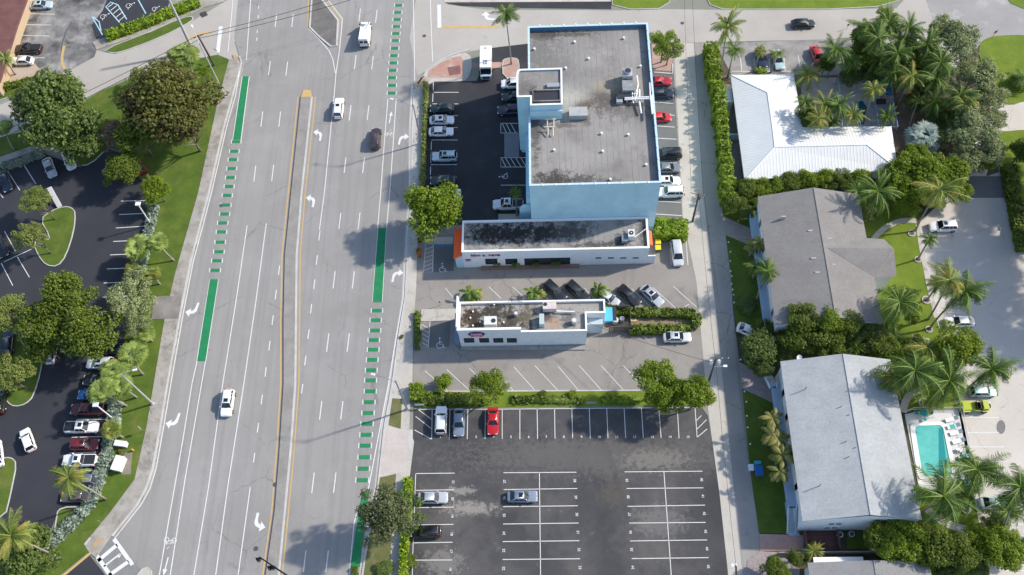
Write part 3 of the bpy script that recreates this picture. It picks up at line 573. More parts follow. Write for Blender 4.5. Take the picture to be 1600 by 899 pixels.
def crown_mesh(name, nl=15, leaves=7000, size=.06, flat=.75, lobe=(.3, .44), fill=.9, rough=.5, seed=0):
    r = np.random.default_rng(seed)
    cs = unit(r.normal(size=(nl, 3))); cs[:, 2] = np.where(cs[:, 2] < -.3, -cs[:, 2], cs[:, 2])
    rad = r.uniform(*lobe, size=nl); cs = cs*(1-rad)[:, None]*r.uniform(.6, 1.28, size=(nl, 1))
    cs = np.concatenate([cs, [[0, 0, .1]]]); rad = np.append(rad, .5); w = rad**2; w /= w.sum()
    idx = r.choice(nl+1, size=leaves, p=w)
    d = unit(r.normal(size=(leaves, 3)))
    # clumps inside lobes: quantise directions so that leaves gather
    k = unit(r.normal(size=(60, 3))); near = np.argmax(d @ k.T, axis=1); cl = r.uniform(0, 1, size=(nl+1, 60))[idx, near]
    d = unit(d + k[near]*rough)
    rr = rad[idx]*(1-.45*r.random(leaves)**1.3)*(.80+.36*cl)
    c = cs[idx] + d*rr[:, None]; c[:, 2] *= flat
    keep = r.random(leaves) < fill; c, d, cl, idx = c[keep], d[keep], cl[keep], idx[keep]
    n = unit(d + r.normal(size=d.shape)*.75 + np.array([0, 0, .45]))
    tl = r.uniform(0, 1, size=nl+1)[idx]
    tint = np.clip(.25*tl+.35*cl+.4*r.random(len(c)), 0, 1)
    return leaf_object_mesh(name, c, n, size*r.uniform(.7, 1.3, len(c)), tint, [None])
CROWNS = {}
def crown_var(kind, k):
    key = (kind, k)
    if key not in CROWNS:
        s = hash_(kind)+k*17
        if kind == 'dense': me = crown_mesh('crown', 30, 22000, .042, .75, (.22, .40), 1, .9, s)
        elif kind == 'fine': me = crown_mesh('crown', 34, 15000, .036, .62, (.16, .32), 1, .8, s)
        elif kind == 'sparse': me = crown_mesh('crown', 24, 7000, .045, .6, (.15, .30), .9, .8, s)
        else: me = crown_mesh('crown', 12, 4500, .085, .8, (.28, .5), 1, .8, s)
        CROWNS[key] = me
    return CROWNS[key]
def hash_(s): return sum(ord(c)*(i+3) for i, c in enumerate(s))
LF = {
 'dark': leafmat('dark oak leaves', (0.058, 0.100, 0.020), (0.192, 0.262, 0.051)),
 'olive': leafmat('bronze green leaves', (0.064, 0.083, 0.015), (0.218, 0.211, 0.038), odd=(0.109, 0.070, 0.026)),
 'mid': leafmat('mid green leaves', (0.058, 0.100, 0.008), (0.211, 0.275, 0.023)),
 'bright': leafmat('bright green leaves', (0.090, 0.154, 0.005), (0.314, 0.416, 0.023), .3),
 'lime': leafmat('lime hedge leaves', (0.109, 0.192, 0.005), (0.371, 0.499, 0.023), .3),
 'grey': leafmat('grey green leaves', (0.141, 0.179, 0.064), (0.435, 0.486, 0.230)),
 'light': leafmat('pale yellow green leaves', (0.115, 0.160, 0.026), (0.358, 0.410, 0.102)),
 'silver': leafmat('silver leaves', (0.123, 0.171, 0.114), (0.361, 0.427, 0.342), .15),
 'palm': leafmat('palm leaflets', (0.045, 0.096, 0.013), (0.218, 0.333, 0.045), .3),
 'palml': leafmat('yellow green palm leaflets', (0.096, 0.147, 0.019), (0.358, 0.435, 0.090), .35, odd=(0.512, 0.410, 0.090)),
 'sabal': leafmat('grey green fan leaves', (0.115, 0.179, 0.026), (0.422, 0.512, 0.128), .25),
 'blue': leafmat('blue silver fan leaves', (0.190, 0.257, 0.218), (0.437, 0.513, 0.437), .2),
 'banana': leafmat('broad yellow leaves', (0.152, 0.162, 0.028), (0.399, 0.361, 0.095), .35, odd=(0.095, 0.133, 0.028)),
}
m_trunk = N('tree bark', (.13, .10, .08), (.20, .17, .14), 3, fine=9); m_ptrunk = N('palm bark', (.24, .21, .18), (.33, .30, .26), 4, fine=10)
m_core = M('inner hedge leaves', (.02, .035, .008), 1)
def withmat(o, mat):
    """give an object sharing its mesh its own material"""
    o.material_slots[0].link = 'OBJECT'; o.material_slots[0].material = mat
TRUNKS = {}
def trunk_mesh(k):
    if k not in TRUNKS:
        b = MB(); r = random.Random(k)
        b.tube([(0, 0, 0), (.02, .01, .25), (.0, .03, .5), (.02, .0, .8)], [.055, .042, .036, .022], 8)
        for i in range(6):
            a = i*1.05+r.random(); l = .5+.2*r.random()
            b.tube([(0, .01, .3+.04*i), (math.cos(a)*l*.45, math.sin(a)*l*.45, .55), (math.cos(a)*l, math.sin(a)*l, .8)], [.025, .016, .006], 6)
        TRUNKS[k] = b.mesh('trunk', m_trunk, True)
    return TRUNKS[k]
NT = [0]
def tree(px, py, rpx, h, label, kind='dense', leaf='mid', cat='tree', group=None, base=None, sq=(1, 1), name='tree'):
    """crown seen at (px,py) with radius rpx pixels; h = height of the crown's middle"""
    NT[0] += 1; k = NT[0]
    c = W(px, py, h); rad = (W(px+rpx, py, h)-c).length
    bs = W(base[0], base[1], .05) if base else Vector((c.x, c.y, .05))
    t = empty(name, bs, label, cat, group)
    cm = crown_var(kind, k % 5); o = bpy.data.objects.new('crown', cm); link(o, t)
    o.location = c-bs; rad *= 1.1; o.scale = (rad*sq[0], rad*sq[1], rad*min(1.0, h/rad*1.1)); o.rotation_euler = (0, 0, k*1.7); withmat(o, LF[leaf])
    tk = bpy.data.objects.new('trunk', trunk_mesh(k % 4)); link(tk, t); v = (c-bs)
    tk.scale = (rad*.9, rad*.9, max(h, 1)); tk.rotation_euler = (0, 0, k)
    if base: 
        sh = Matrix(((1, 0, v.x/max(v.z, 1)), (0, 1, v.y/max(v.z, 1)), (0, 0, 1))).to_4x4()
        tm = trunk_mesh(k % 4).copy(); tm.transform(Matrix.Diagonal((rad*.9, rad*.9, h*.95, 1))); tm.transform(sh); tk.data = tm; tk.scale = (1, 1, 1); tk.rotation_euler = (0, 0, 0)
    return t
def bush(px, py, rpx, h, label, leaf='mid', cat='bush', group=None, sq=(1, 1), z=.05, name='bush'):
    NT[0] += 1; k = NT[0]
    c = W(px, py, z); rad = (W(px+rpx, py)-W(px, py)).length
    o = bpy.data.objects.new(name, crown_var('bush', k % 4)); link(o); o.location = (c.x, c.y, z+h*.5)
    o.scale = (rad*sq[0], rad*sq[1], h*.6); o.rotation_euler = (0, 0, 0); withmat(o, LF[leaf]); o.location.z = z+h*.45
    return tag(o, label, cat, group)
def hedge(pts, width, h, label, leaf='lime', dens=26, size=.3, cat='hedge', group=None, z=.05, name='hedge', world=False, lumpy=.25):
    p = [Vector(q) for q in (pts if world else P2(pts, z+h*.7))]
    cen, nr, ev, ef = [], [], [], []
    r = rng
    for i in range(len(p)-1):
        a, b_ = p[i], p[i+1]; d = b_-a; L_ = d.length; d.normalize(); nn = Vector((-d.y, d.x))
        n = int(dens*L_*(width+2*h)); s = r.uniform(-.02, 1.02, n)*L_; per = r.uniform(0, width+2*h, n)
        lump = lumpy*(np.sin(s*1.7+i)+np.sin(s*.63+2*i)+np.sin(s*3.9))*.5
        for sj, pj, lj in zip(s, per, lump):
            if pj < h: o, zz, nv = -width/2-lj*.5, pj, (-nn.x, -nn.y, .4)
            elif pj < h+width: o, zz, nv = pj-h-width/2, h+lj, (0, 0, 1)
            else: o, zz, nv = width/2+lj*.5, pj-h-width, (nn.x, nn.y, .4)
            q = a + d*sj + nn*(o+random.gauss(0, .07)); cen.append((q.x, q.y, z+max(.05, zz+random.gauss(0, .08)))); nr.append(nv)
        w2 = width/2*.82; k = len(ev)
        for q in (a, b_):
            for sx, zz in ((-1, 0), (-1, h*.85), (1, h*.85), (1, 0)): ev.append((q.x+nn.x*w2*sx, q.y+nn.y*w2*sx, z+zz))
        ef += [(k, k+4, k+5, k+1), (k+1, k+5, k+6, k+2), (k+2, k+6, k+7, k+3), (k, k+1, k+2, k+3), (k+7, k+6, k+5, k+4)]
    cen = np.array(cen); nr = np.array(nr)+r.normal(size=(len(cen), 3))*.5
    t = np.clip(.5+.3*np.sin(cen[:, 0]*2.1)*np.sin(cen[:, 1]*1.7)+r.normal(size=len(cen))*.25, 0, 1)
    me = leaf_object_mesh('hedge', cen, nr, size*r.uniform(.6, 1.3, len(cen)), t, LF[leaf], extra=(ev, ef))
    o = bpy.data.objects.new(name, me); link(o); return tag(o, label, cat, group)

def palm_crown(kind, seed):
    """unit: frond length 1"""
    r = random.Random(seed); cen = []; vs = []; fs = []; tt = []
    def quad(a, b_, c, d, t):
        n = len(vs); vs.extend([a, b_, c, d]); fs.append((n, n+1, n+2, n+3)); tt.extend([t]*4)
    if kind in ('coconut', 'royal', 'date'):
        nf = {'coconut': 24, 'royal': 16, 'date': 38}[kind]
        for i in range(nf):
            az = i*2.399+r.uniform(-.45, .45); up = r.uniform(-.35, 1.15) if kind != 'date' else r.uniform(-.5, 1.3)
            L_ = r.uniform(.7, 1.12); drop = r.uniform(.45, 1.15); twist = r.uniform(-1.1, 1.1); t0 = r.uniform(.0, .6)
            pts = []; x = z = 0; ang = up; st = 18
            side0 = Vector((-math.sin(az), math.cos(az), 0))
            for s in range(st+1):
                pts.append(Vector((math.cos(az)*x, math.sin(az)*x, z))+side0*twist*.18*(s/st)**2); ang -= drop*2.2/st*(.5+s/st)
                x += math.cos(ang)*L_/st; z += math.sin(ang)*L_/st
            ll = .26 if kind != 'date' else .16
            for s in range(1, st+1):
                p0, p1 = pts[s-1], pts[s]; d = (p1-p0).normalized(); sd = side0; dwn = d.cross(sd)
                if dwn.z > 0: dwn = -dwn
                w = ll*(math.sin(math.pi*min(1, (s/st)*.85+.12)))**.7
                for hh in (0, .5):
                    pp = p0.lerp(p1, hh)
                    for sg_ in (-1, 1):
                        tip = pp + (sd*sg_*.72 + d*.6 + dwn*.55*r.uniform(.3, 2.0)).normalized()*w*r.uniform(.8, 1.1)
                        e = d*.0105
                        quad(pp-e, pp+e, tip+e*.3, tip-e*.3, min(1, max(0, t0+r.uniform(-.15, .25))))
                quad(p0-sd*.012, p0+sd*.012, p1+sd*.009, p1-sd*.009, 1.0)
    elif kind == 'fan':
        for i in range(40):
            az = i*2.399+r.uniform(-.3, .3); el = math.asin(1-1.4*(i+.5)/40); L_ = r.uniform(.34, .6)*(.12+.88*math.cos(el)); d = Vector((math.cos(az)*math.cos(el), math.sin(az)*math.cos(el), math.sin(el)))
            p = d*L_; sd = Vector((-math.sin(az), math.cos(az), 0)); quad(Vector((0, 0, 0)), Vector((0, 0, .02)), p+Vector((0, 0, .01)), p, .9); t0 = r.uniform(0, .7)
            e3 = el*.45-.15; d = Vector((math.cos(az)*math.cos(e3), math.sin(az)*math.cos(e3), math.sin(e3))); up = sd.cross(d)
            if up.z < 0: up = -up
            roll = r.uniform(-.5, .5); sd = (sd+up*roll).normalized(); R_ = r.uniform(.34, .5)
            for k in range(-7, 8):
                a = k*.21; dr = (d*math.cos(a)+sd*math.sin(a)).normalized(); a2 = (-d*math.sin(a)+sd*math.cos(a)).normalized()
                tip = p+dr*R_*r.uniform(.8, 1.1)-Vector((0, 0, .10*r.random())); m1 = p+dr*R_*.5; e = a2*R_*.085
                quad(p, m1+e, tip, m1-e, min(1, max(0, t0+(.3 if k % 2 else 0)+r.uniform(-.1, .1))))
    else:   # banana: broad leaves
        for i in range(13):
            az = i*2.399+r.uniform(-.2, .2); ang = r.uniform(.3, 1.3); L_ = r.uniform(.75, 1.1); sd = Vector((-math.sin(az), math.cos(az), 0)); x = z = 0; pts = []
            for s in range(8):
                pts.append(Vector((math.cos(az)*x, math.sin(az)*x, z))); ang -= .26; x += math.cos(ang)*L_/7; z += math.sin(ang)*L_/7
            t0 = r.uniform(0, .9)
            for s in range(7):
                w0 = .15*math.sin(math.pi*min(1, max(.05, (s-1)/6))); w1 = .15*math.sin(math.pi*min(1, max(.05, s/6)))
                for sg_ in (-1, 1):
                    quad(pts[s], pts[s+1], pts[s+1]+sd*sg_*w1-Vector((0, 0, w1*.35)), pts[s]+sd*sg_*w0-Vector((0, 0, w0*.35)), min(1, max(0, t0+r.uniform(-.15, .15))))
    me = bpy.data.meshes.new('crown'); me.from_pydata([tuple(v) for v in vs], [], fs)
    at = me.attributes.new('tint', 'FLOAT', 'POINT'); at.data.foreach_set('value', tt); me.materials.append(None); return me
def palm(px, py, base, rad, label, kind='coconut', leaf='palm', h=None, cat='palm tree', group=None, tr=.17, name='palm_tree', nuts=False):
    """crown heart seen at (px,py); base pixel on the ground or None; rad = frond length in metres"""
    NT[0] += 1; k = NT[0]
    if base is None:
        c = W(px, py, h); bs = Vector((c.x, c.y, .05))
    else:
        bs = W(base[0], base[1], .05)
        if h is None: h = min((((W(px, py, z)-bs).xy.length, z) for z in np.arange(1.5, 16, .1)))[1]
        c = W(px, py, h)
    t = empty(name, bs, label, cat, group); v = c-bs
    key = (kind+'palm', k % 7)
    if key not in CROWNS: CROWNS[key] = palm_crown(kind, k % 7+hash_(kind))
    o = bpy.data.objects.new('crown', CROWNS[key]); link(o, t); o.location = v; rad *= 1.12; o.scale = (rad, rad*(.88+.04*(k % 7)), rad*.95); o.rotation_euler = (0, 0, k*.9); withmat(o, LF[leaf])
    if v.z > .8:
        b = MB(); n = 7; bow = Vector((-v.y, v.x, 0))*.08
        pts = [Vector((v.x*(i/n)**1.3, v.y*(i/n)**1.3, v.z*i/n))+bow*math.sin(math.pi*i/n) for i in range(n+1)]
        b.tube(pts, [tr*1.35]+[tr*(1-.35*i/n) for i in range(1, n+1)], 8); b.build('trunk', m_ptrunk, t, smooth=True)
    return t

# ------------------------------------------------------------------ vehicles
m_glass = M('dark car glass', (.012, .016, .02), .04, 0, .5); m_tyre = M('tyre rubber', (.015, .015, .015), .8); m_rim = M('alloy rim', (.35, .35, .36), .3, .8)
m_tail = M('tail lamp', (.30, .01, .01), .2); m_head = M('head lamp', (.75, .78, .8), .1, .2); m_black = M('black trim', (.012, .012, .013), .5); m_plate = M('plate', (.6, .6, .6), .5)
PAINT = {'white': (.78, .78, .78), 'pearl': (.70, .72, .74), 'silver': (.42, .44, .47), 'grey': (.16, .17, .19), 'bluegrey': (.20, .24, .31), 'black': (.012, .013, .015), 'darkgreen': (.012, .03, .028),
         'navy': (.012, .02, .045), 'red': (.48, .012, .014), 'maroon': (.15, .012, .016), 'darkred': (.10, .014, .012), 'blue': (.02, .14, .38), 'ice': (.45, .56, .62), 'teal': (.40, .55, .55),
         'brown': (.10, .08, .075), 'wine': (.055, .03, .035), 'yellow': (.42, .48, .03), 'lightsilver': (.55, .57, .60), 'red2': (.42, .02, .04)}
def paint(c): return M('car paint '+c, PAINT[c], .32, .15 if c not in ('white', 'yellow') else 0, .9)
CARS = {}
def rrect(x0, x1, w, r0, r1, n=4):
    """plan outline along x with rounded ends, half width w"""
    pts = []
    for cx_, cy_, a0, rr in ((x1-r1, w-r1, 0, r1), (x0+r0, w-r0, 90, r0), (x0+r0, -w+r0, 180, r0), (x1-r1, -w+r1, 270, r1)):
        for k in range(n+1):
            a = R(a0+90*k/n); pts.append((cx_+rr*math.cos(a), cy_+rr*math.sin(a)))
    return pts
def loft(b, rings, mi=0, cap=True):
    n = len(rings[0]); vs = [v for r_ in rings for v in r_]; fs = []
    for i in range(len(rings)-1):
        for k in range(n): fs.append((i*n+k, i*n+(k+1) % n, (i+1)*n+(k+1) % n, (i+1)*n+k))
    if cap: fs += [tuple(range(n))[::-1], tuple((len(rings)-1)*n+k for k in range(n))]
    b.add(vs, fs, mi)
SPEC = {  # length, width, belt z, roof z, glass base x rear, x front, roof x rear, x front, hood drop, bonnet z
 'sedan': (4.75, 1.84, .93, 1.44, -1.95, 1.05, -1.15, .25, .74, .82), 'coupe': (4.6, 1.86, .9, 1.34, -1.7, .85, -.95, .15, .72, .84), 'hatch': (4.3, 1.78, .96, 1.5, -2.0, 1.05, -1.6, .35, .78, .9),
 'suv': (4.75, 1.92, 1.08, 1.72, -2.2, 1.05, -1.85, .35, .92, 1.0), 'bigsuv': (5.1, 2.0, 1.18, 1.86, -2.4, 1.1, -2.1, .45, 1.02, 1.1), 'minivan': (5.0, 1.95, 1.05, 1.75, -2.35, 1.45, -2.1, .6, .85, .95),
 'pickup': (5.6, 2.0, 1.15, 1.85, -.75, 1.35, -.5, .65, 1.0, 1.1)}
def car_parts(kind):
    if kind in CARS: return CARS[kind]
    L_, Wd, belt, roof, gr, gf, rr_, rf, hood, cowl = SPEC[kind]; x0, x1, w = -L_/2, L_/2, Wd/2
    P = []
    # body: lofted hull, hood and boot slope down towards the ends
    ov = rrect(x0, x1, w, .42, .5, 5)
    def top(x):
        if x > gf: t = (x-gf)/(x1-gf); return cowl+(hood-cowl)*t-.10*t*t
        if kind == 'pickup': return belt-.03
        if x < gr: t = (gr-x)/max(.01, gr-x0); return belt-.02-.12*t*t
        return belt + (cowl-belt)*max(0, (x-rf)/(gf-rf))
    b = MB()
    r0 = [(x*.97, y*.93, .22) for x, y in ov]; r1 = [(x, y, .38) for x, y in ov]; r2 = [(x, y*1.0, .62) for x, y in ov]
    r3 = [(x*.99, y*.965, top(x)-.08) for x, y in ov]; r4 = [(x*.96, y*.87, top(x*.96)) for x, y in ov]
    loft(b, [r0, r1, r2, r3, r4], cap=False)
    n = 14; vs = []; 
    xs = np.linspace(x0*.96, x1*.96, n)
    def hw(x):
        ys = [abs(y) for X, y in [(q[0]*.96, q[1]*.87) for q in ov] if abs(X-x) < .12]
        return None
    # deck inside the top ring, as strips between mirrored outline points
    ring = r4; m_ = len(ring); h_ = m_//2
    fs = []; half = m_//4
    up = ring; b.add(up, [tuple(range(m_))]) if kind == 'x' else None
    left = sorted([v for v in up if v[1] > 0], key=lambda v: v[0]); right = sorted([v for v in up if v[1] < 0], key=lambda v: v[0])
    vv = []; xs = sorted(set([round(v[0], 3) for v in left]+list(np.linspace(x0*.95, x1*.95, 12)))); 
    lx = [v[0] for v in left]; ly = [v[1] for v in left]
    for x in xs:
        y = float(np.interp(x, lx, ly)); z = top(x); vv += [(x, y, z), (x, y*.55, z+.035), (x, 0, z+.045), (x, -y*.55, z+.035), (x, -y, z)]
    for i in range(len(xs)-1):
        for k in range(4): fs.append((i*5+k, i*5+k+1, (i+1)*5+k+1, (i+1)*5+k))
    b.add(vv, fs)
    if kind == 'pickup':   # open bed: dark well set into the deck
        P.append(('bed', None, 'black')); bb = MB(); bb.box(x0+.18, gr-.12, -w*.76, w*.76, belt-.02, belt+.055); bb.box(x0+.3, gr-.25, -w*.62, w*.62, belt+.05, belt+.06)
        P[-1] = ('bed_cover', bb.mesh('bed', M('bed cover', (.02, .022, .026), .6)), None)
    P.insert(0, ('body', b.mesh('body', [None], True), 'paint'))
    # greenhouse
    g = MB(); wb, wt = w*.86, w*.70
    base = [(gr, -wb, belt-.03), (gf, -wb*.94, cowl-.04), (gf+.06, 0, cowl+.0), (gf, wb*.94, cowl-.04), (gr, wb, belt-.03), (gr-.06, 0, belt-.02)]
    tp = [(rr_, -wt, roof-.07), (rf, -wt*.97, roof-.07), (rf+.08, 0, roof-.04), (rf, wt*.97, roof-.07), (rr_, wt, roof-.07), (rr_-.05, 0, roof-.04)]
    loft(g, [base, tp]); P.append(('windows', g.mesh('windows', m_glass), None))
    rp = MB(); rr2 = rrect(rr_-.04, rf+.06, wt+.02, .14, .12, 3)
    loft(rp, [[(x, y, roof-.075) for x, y in rr2], [(x, y*.98, roof-.02) for x, y in rr2], [(x*.98+.0, y*.82, roof+.015) for x, y in rr2]])
    def pil(xa, xb, s, th=.075):
        a = Vector((xa, s*wb*.985, belt-.02)); c = Vector((xb, s*wt*1.0, roof-.06)); rp.tube([a, c], th/2, 5)
    for s in (-1, 1):
        pil(gr+.05, rr_+.03, s, .14); pil(gf-.06, rf-.0, s, .09); pil((gr+gf)/2-.1, (rr_+rf)/2-.05, s, .08)
        if kind in ('suv', 'bigsuv', 'minivan'): pil(gr+.75, rr_+.7, s, .09)
    P.append(('roof', rp.mesh('roof', [None], True), 'paint'))
    wr = .34 if kind not in ('suv', 'bigsuv', 'pickup') else .38
    wm = MB(); wm.tube([(0, -.11, 0), (0, .11, 0)], wr, 16); rm = MB(); rm.tube([(0, -.118, 0), (0, .118, 0)], wr*.62, 12)
    wme, rme = wm.mesh('wheel', m_tyre, True), rm.mesh('rim', m_rim, True)
    for x in (x0+.85, x1-.88):
        for y in (-w+.08, w-.08): P.append(('wheel', wme, ('loc', (x, y, wr), rme)))
    for s in (-1, 1):
        q = MB(); q.box(x1*.975-.16, x1*.985, s*w*.62-.2, s*w*.62+.2, .6, top(x1*.95)-.02); P.append(('headlight', q.mesh('headlight', m_head), None))
        q = MB(); q.box(x0*.99, x0*.97+.12, s*w*.68-.17, s*w*.68+.17, .68, top(x0*.95)-.04); P.append(('tail_light', q.mesh('tail_light', m_tail), None))
        q = MB(); q.box(gf-.32, gf-.12, s*(w-.02)-.12, s*(w-.02)+.12, cowl+.02, cowl+.17); P.append(('mirror', q.mesh('mirror', [None]), 'paint'))
    CARS[kind] = P; return P
def dress(root, parts, pm, skip=()):
    for nm, me, role in parts:
        if nm in skip: continue
        o = bpy.data.objects.new(nm, me); link(o, root)
        if role == 'paint': withmat(o, pm)
        elif isinstance(role, tuple): 
            o.location = role[1]; r_ = bpy.data.objects.new('rim', role[2]); link(r_, o)
def car(kind, color, px, py, ang, label, group=None, sun=None, name=None, z=.03):
    """centre of the car (at about 0.7 m) seen at (px,py), heading ang degrees in the ground plane"""
    c = W(px, py, .75); nm = name or {'sedan': 'sedan', 'coupe': 'coupe', 'hatch': 'hatchback', 'suv': 'suv', 'bigsuv': 'suv', 'minivan': 'minivan', 'pickup': 'pickup_truck'}[kind]
    t = empty(nm, (c.x, c.y, z), label, {'pickup': 'pickup truck', 'suv': 'suv', 'bigsuv': 'suv', 'minivan': 'minivan'}.get(kind, 'car'), group, R(ang))
    dress(t, car_parts(kind), paint(color))
    L_, Wd, belt, roof, gr, gf, rr_, rf, hood, cowl = SPEC[kind]
    if sun:
        q = MB(); q.box(rf-.75, rf-.12, -.36, .36, roof+.0, roof+.028); q.build('sunroof', m_glass, t)
    if kind in ('suv', 'bigsuv') :
        for s in (-1, 1):
            q = MB(); q.tube([(rr_+.15, s*Wd*.31, roof+.04), (rf-.1, s*Wd*.31, roof+.04)], .02, 5); q.build('roof_rail', m_black if color != 'white' else m_rim, t)
    return t
def road_ang(a, b_):
    d = W(*b_)-W(*a); return math.degrees(math.atan2(d.y, d.x))

# ------------------------------------------------------------------ buildings
m_roofg = N('flat roof membrane', (.245, .23, .215), (.33, .31, .29), .15, streak=(1.0, (1.3, .02, 1), 0, (.27, .26, .25), .5),
            stains=[((.17, .155, .145), .28, .5, .66, .6), ((.12, .10, .09), .7, .62, .76, .7), ((.5, .49, .48), .6, .66, .8, .4)], fine=5, seams=(1.0, (.13, .12, .115), .75),
            blobs=[(-.5, 119.3, 3.2, 1.4, (.05, .03, .025), .95), (4, 119.5, 5, .8, (.07, .06, .05), .8), (-1.5, 115.5, 2.6, 5, (.16, .15, .14), .75), (1, 113, 3.5, 4, (.18, .17, .16), .6), (1, 88.3, 3.6, 1.6, (.045, .04, .035), .95), (5.5, 88.2, 2.5, 1.0, (.06, .055, .05), .8), (9, 87.9, 3, .6, (.08, .075, .07), .6),
                   (-2, 99, .9, 8, (.08, .07, .065), .8), (10.5, 104.5, 4.2, 2.3, (.09, .075, .065), .85), (13.5, 101.8, 5, 1.6, (.13, .12, .11), .7), (12, 107.5, 4, 1.5, (.36, .29, .19), .6), (6.5, 103.6, 1.6, 1.2, (.10, .06, .045), .85), (4.8, 105.5, 3, 1.6, (.42, .39, .34), .6), (6.6, 100.5, .9, 2, (.1, .09, .085), .7), (-3.6, 104.5, 1.6, 2.5, (.10, .09, .08), .7), (0, 106.5, 4.5, 1.6, (.24, .225, .21), .5), (3, 99.3, 2.5, .5, (.08, .07, .065), .7)])
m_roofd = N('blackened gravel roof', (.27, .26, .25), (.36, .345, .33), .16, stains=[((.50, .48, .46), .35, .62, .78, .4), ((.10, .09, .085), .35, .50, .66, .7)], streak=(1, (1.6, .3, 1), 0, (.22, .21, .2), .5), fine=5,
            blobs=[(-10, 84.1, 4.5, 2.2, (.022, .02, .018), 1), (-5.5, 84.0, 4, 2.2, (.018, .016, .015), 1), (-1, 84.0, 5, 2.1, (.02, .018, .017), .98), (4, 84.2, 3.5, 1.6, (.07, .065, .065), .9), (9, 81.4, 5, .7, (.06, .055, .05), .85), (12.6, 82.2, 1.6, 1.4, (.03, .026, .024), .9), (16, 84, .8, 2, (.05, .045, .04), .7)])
m_roofm = N('mouldy roof', (.27, .25, .235), (.38, .36, .33), .2, stains=[((.06, .05, .04), .9, .60, .7, .7), ((.5, .3, .15), 1.1, .74, .82, .3)], fine=4, seams=(1.2, (.15, .13, .12), .5),
            blobs=[(-13, 67.8, 2.4, 3, (.045, .028, .018), 1), (-9.5, 69, 3, 1.8, (.035, .03, .02), .95), (-6.5, 68.2, 2.2, 2.2, (.05, .045, .03), .9), (-4.0, 68, 1.5, 3, (.10, .085, .05), .85), (-.8, 68.3, 1.2, 1.5, (.05, .045, .045), .85), (-8, 66.4, 4, .9, (.05, .04, .03), .85), (.8, 66.8, 1.3, 1, (.42, .24, .12), .6), (3, 67.5, 1.5, 1.5, (.09, .085, .08), .7)])
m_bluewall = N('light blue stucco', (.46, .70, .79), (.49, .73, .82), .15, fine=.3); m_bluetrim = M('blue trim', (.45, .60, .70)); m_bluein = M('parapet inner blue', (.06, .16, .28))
m_whitewall = N('white stucco', (.76, .79, .82), (.80, .83, .85), .4, stains=[((.5, .52, .54), .6, .66, .8, .5)], fine=3); m_whitetrim = M('white trim', (.78, .78, .78))
m_win = M('dark window glass', (.01, .022, .03), .08, 0, .4); m_teal = M('teal window glass', (.02, .10, .12), .1)
m_orange = M('orange awning', (.85, .11, .02), .6); m_metal = M('galvanised metal', (.45, .46, .47), .4, .5); m_acw = M('ac unit casing', (.62, .62, .60), .5); m_dark = M('dark metal', (.03, .03, .035), .5)
m_wood = M('weathered fence boards', (.10, .085, .07)); m_ladder = M('white steel', (.72, .73, .74), .4)
def wallring(name, poly, z0, z1, th, mat, parent, mi=0):
    """hollow wall ring: outer faces, inner faces and the top"""
    n = len(poly); a = sum(poly[i][0]*poly[(i+1) % n][1]-poly[(i+1) % n][0]*poly[i][1] for i in range(n))
    if a < 0: poly = poly[::-1]
    ins = []
    for i in range(n):
        p0, p1, p2 = Vector(poly[i-1]), Vector(poly[i]), Vector(poly[(i+1) % n])
        d1, d2 = (p1-p0).normalized(), (p2-p1).normalized(); n1, n2 = Vector((-d1.y, d1.x)), Vector((-d2.y, d2.x))
        k = (n1+n2); k = k/max(.3, k.dot(n1)) ; ins.append(tuple(p1+k*th))
    b = MB(); vs = [(x, y, z0) for x, y in poly]+[(x, y, z1) for x, y in poly]+[(x, y, z1) for x, y in ins]+[(x, y, z0) for x, y in ins]; fs = []
    for i in range(n):
        j = (i+1) % n; fs += [(i, j, n+j, n+i), (n+i, n+j, 2*n+j, 2*n+i), (2*n+i, 2*n+j, 3*n+j, 3*n+i)]
    b.add(vs, fs, mi); return b.build(name, mat, parent), ins
def flat_roofed(t, poly, zroof, par, wallm, roofm, copm, base=0, th=.25, name='wall', inner=None):
    w, ins = wallring(name, poly, base, zroof-.08, th, wallm, t)
    b = MB(); b.sheet(ins, zroof-par); b.build('roof', roofm, t)
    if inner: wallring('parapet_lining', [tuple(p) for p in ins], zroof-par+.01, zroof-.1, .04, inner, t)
    cx_ = sum(p[0] for p in poly)/len(poly); cy_ = sum(p[1] for p in poly)/len(poly)
    out = [(x+.05*(1 if x > cx_ else -1), y+.05*(1 if y > cy_ else -1)) for x, y in poly]
    wallring('coping', out, zroof-.08, zroof, th+.1, copm, t)
def south_window(t, x0, x1, z0, z1, y, name='window', mat=None, frame=None):
    b = MB(); b.box(x0, x1, y-.03, y+.02, z0, z1); o = b.build(name, mat or m_win, t)
    f = MB()
    for q in ((x0-.06, x1+.06, z1, z1+.06), (x0-.06, x1+.06, z0-.07, z0)): f.box(q[0], q[1], y-.07, y+.02, q[2], q[3])
    for q in (x0-.06, x1): f.box(q, q+.06, y-.07, y+.02, z0, z1)
    f.build('frame', frame or m_whitetrim, o); return o
def zsouth(py, px, y):
    """height at which the plane y shows at pixel row py"""
    return min((abs(W(px, py, z).y-y), z) for z in np.arange(0, 22, .02))[1]
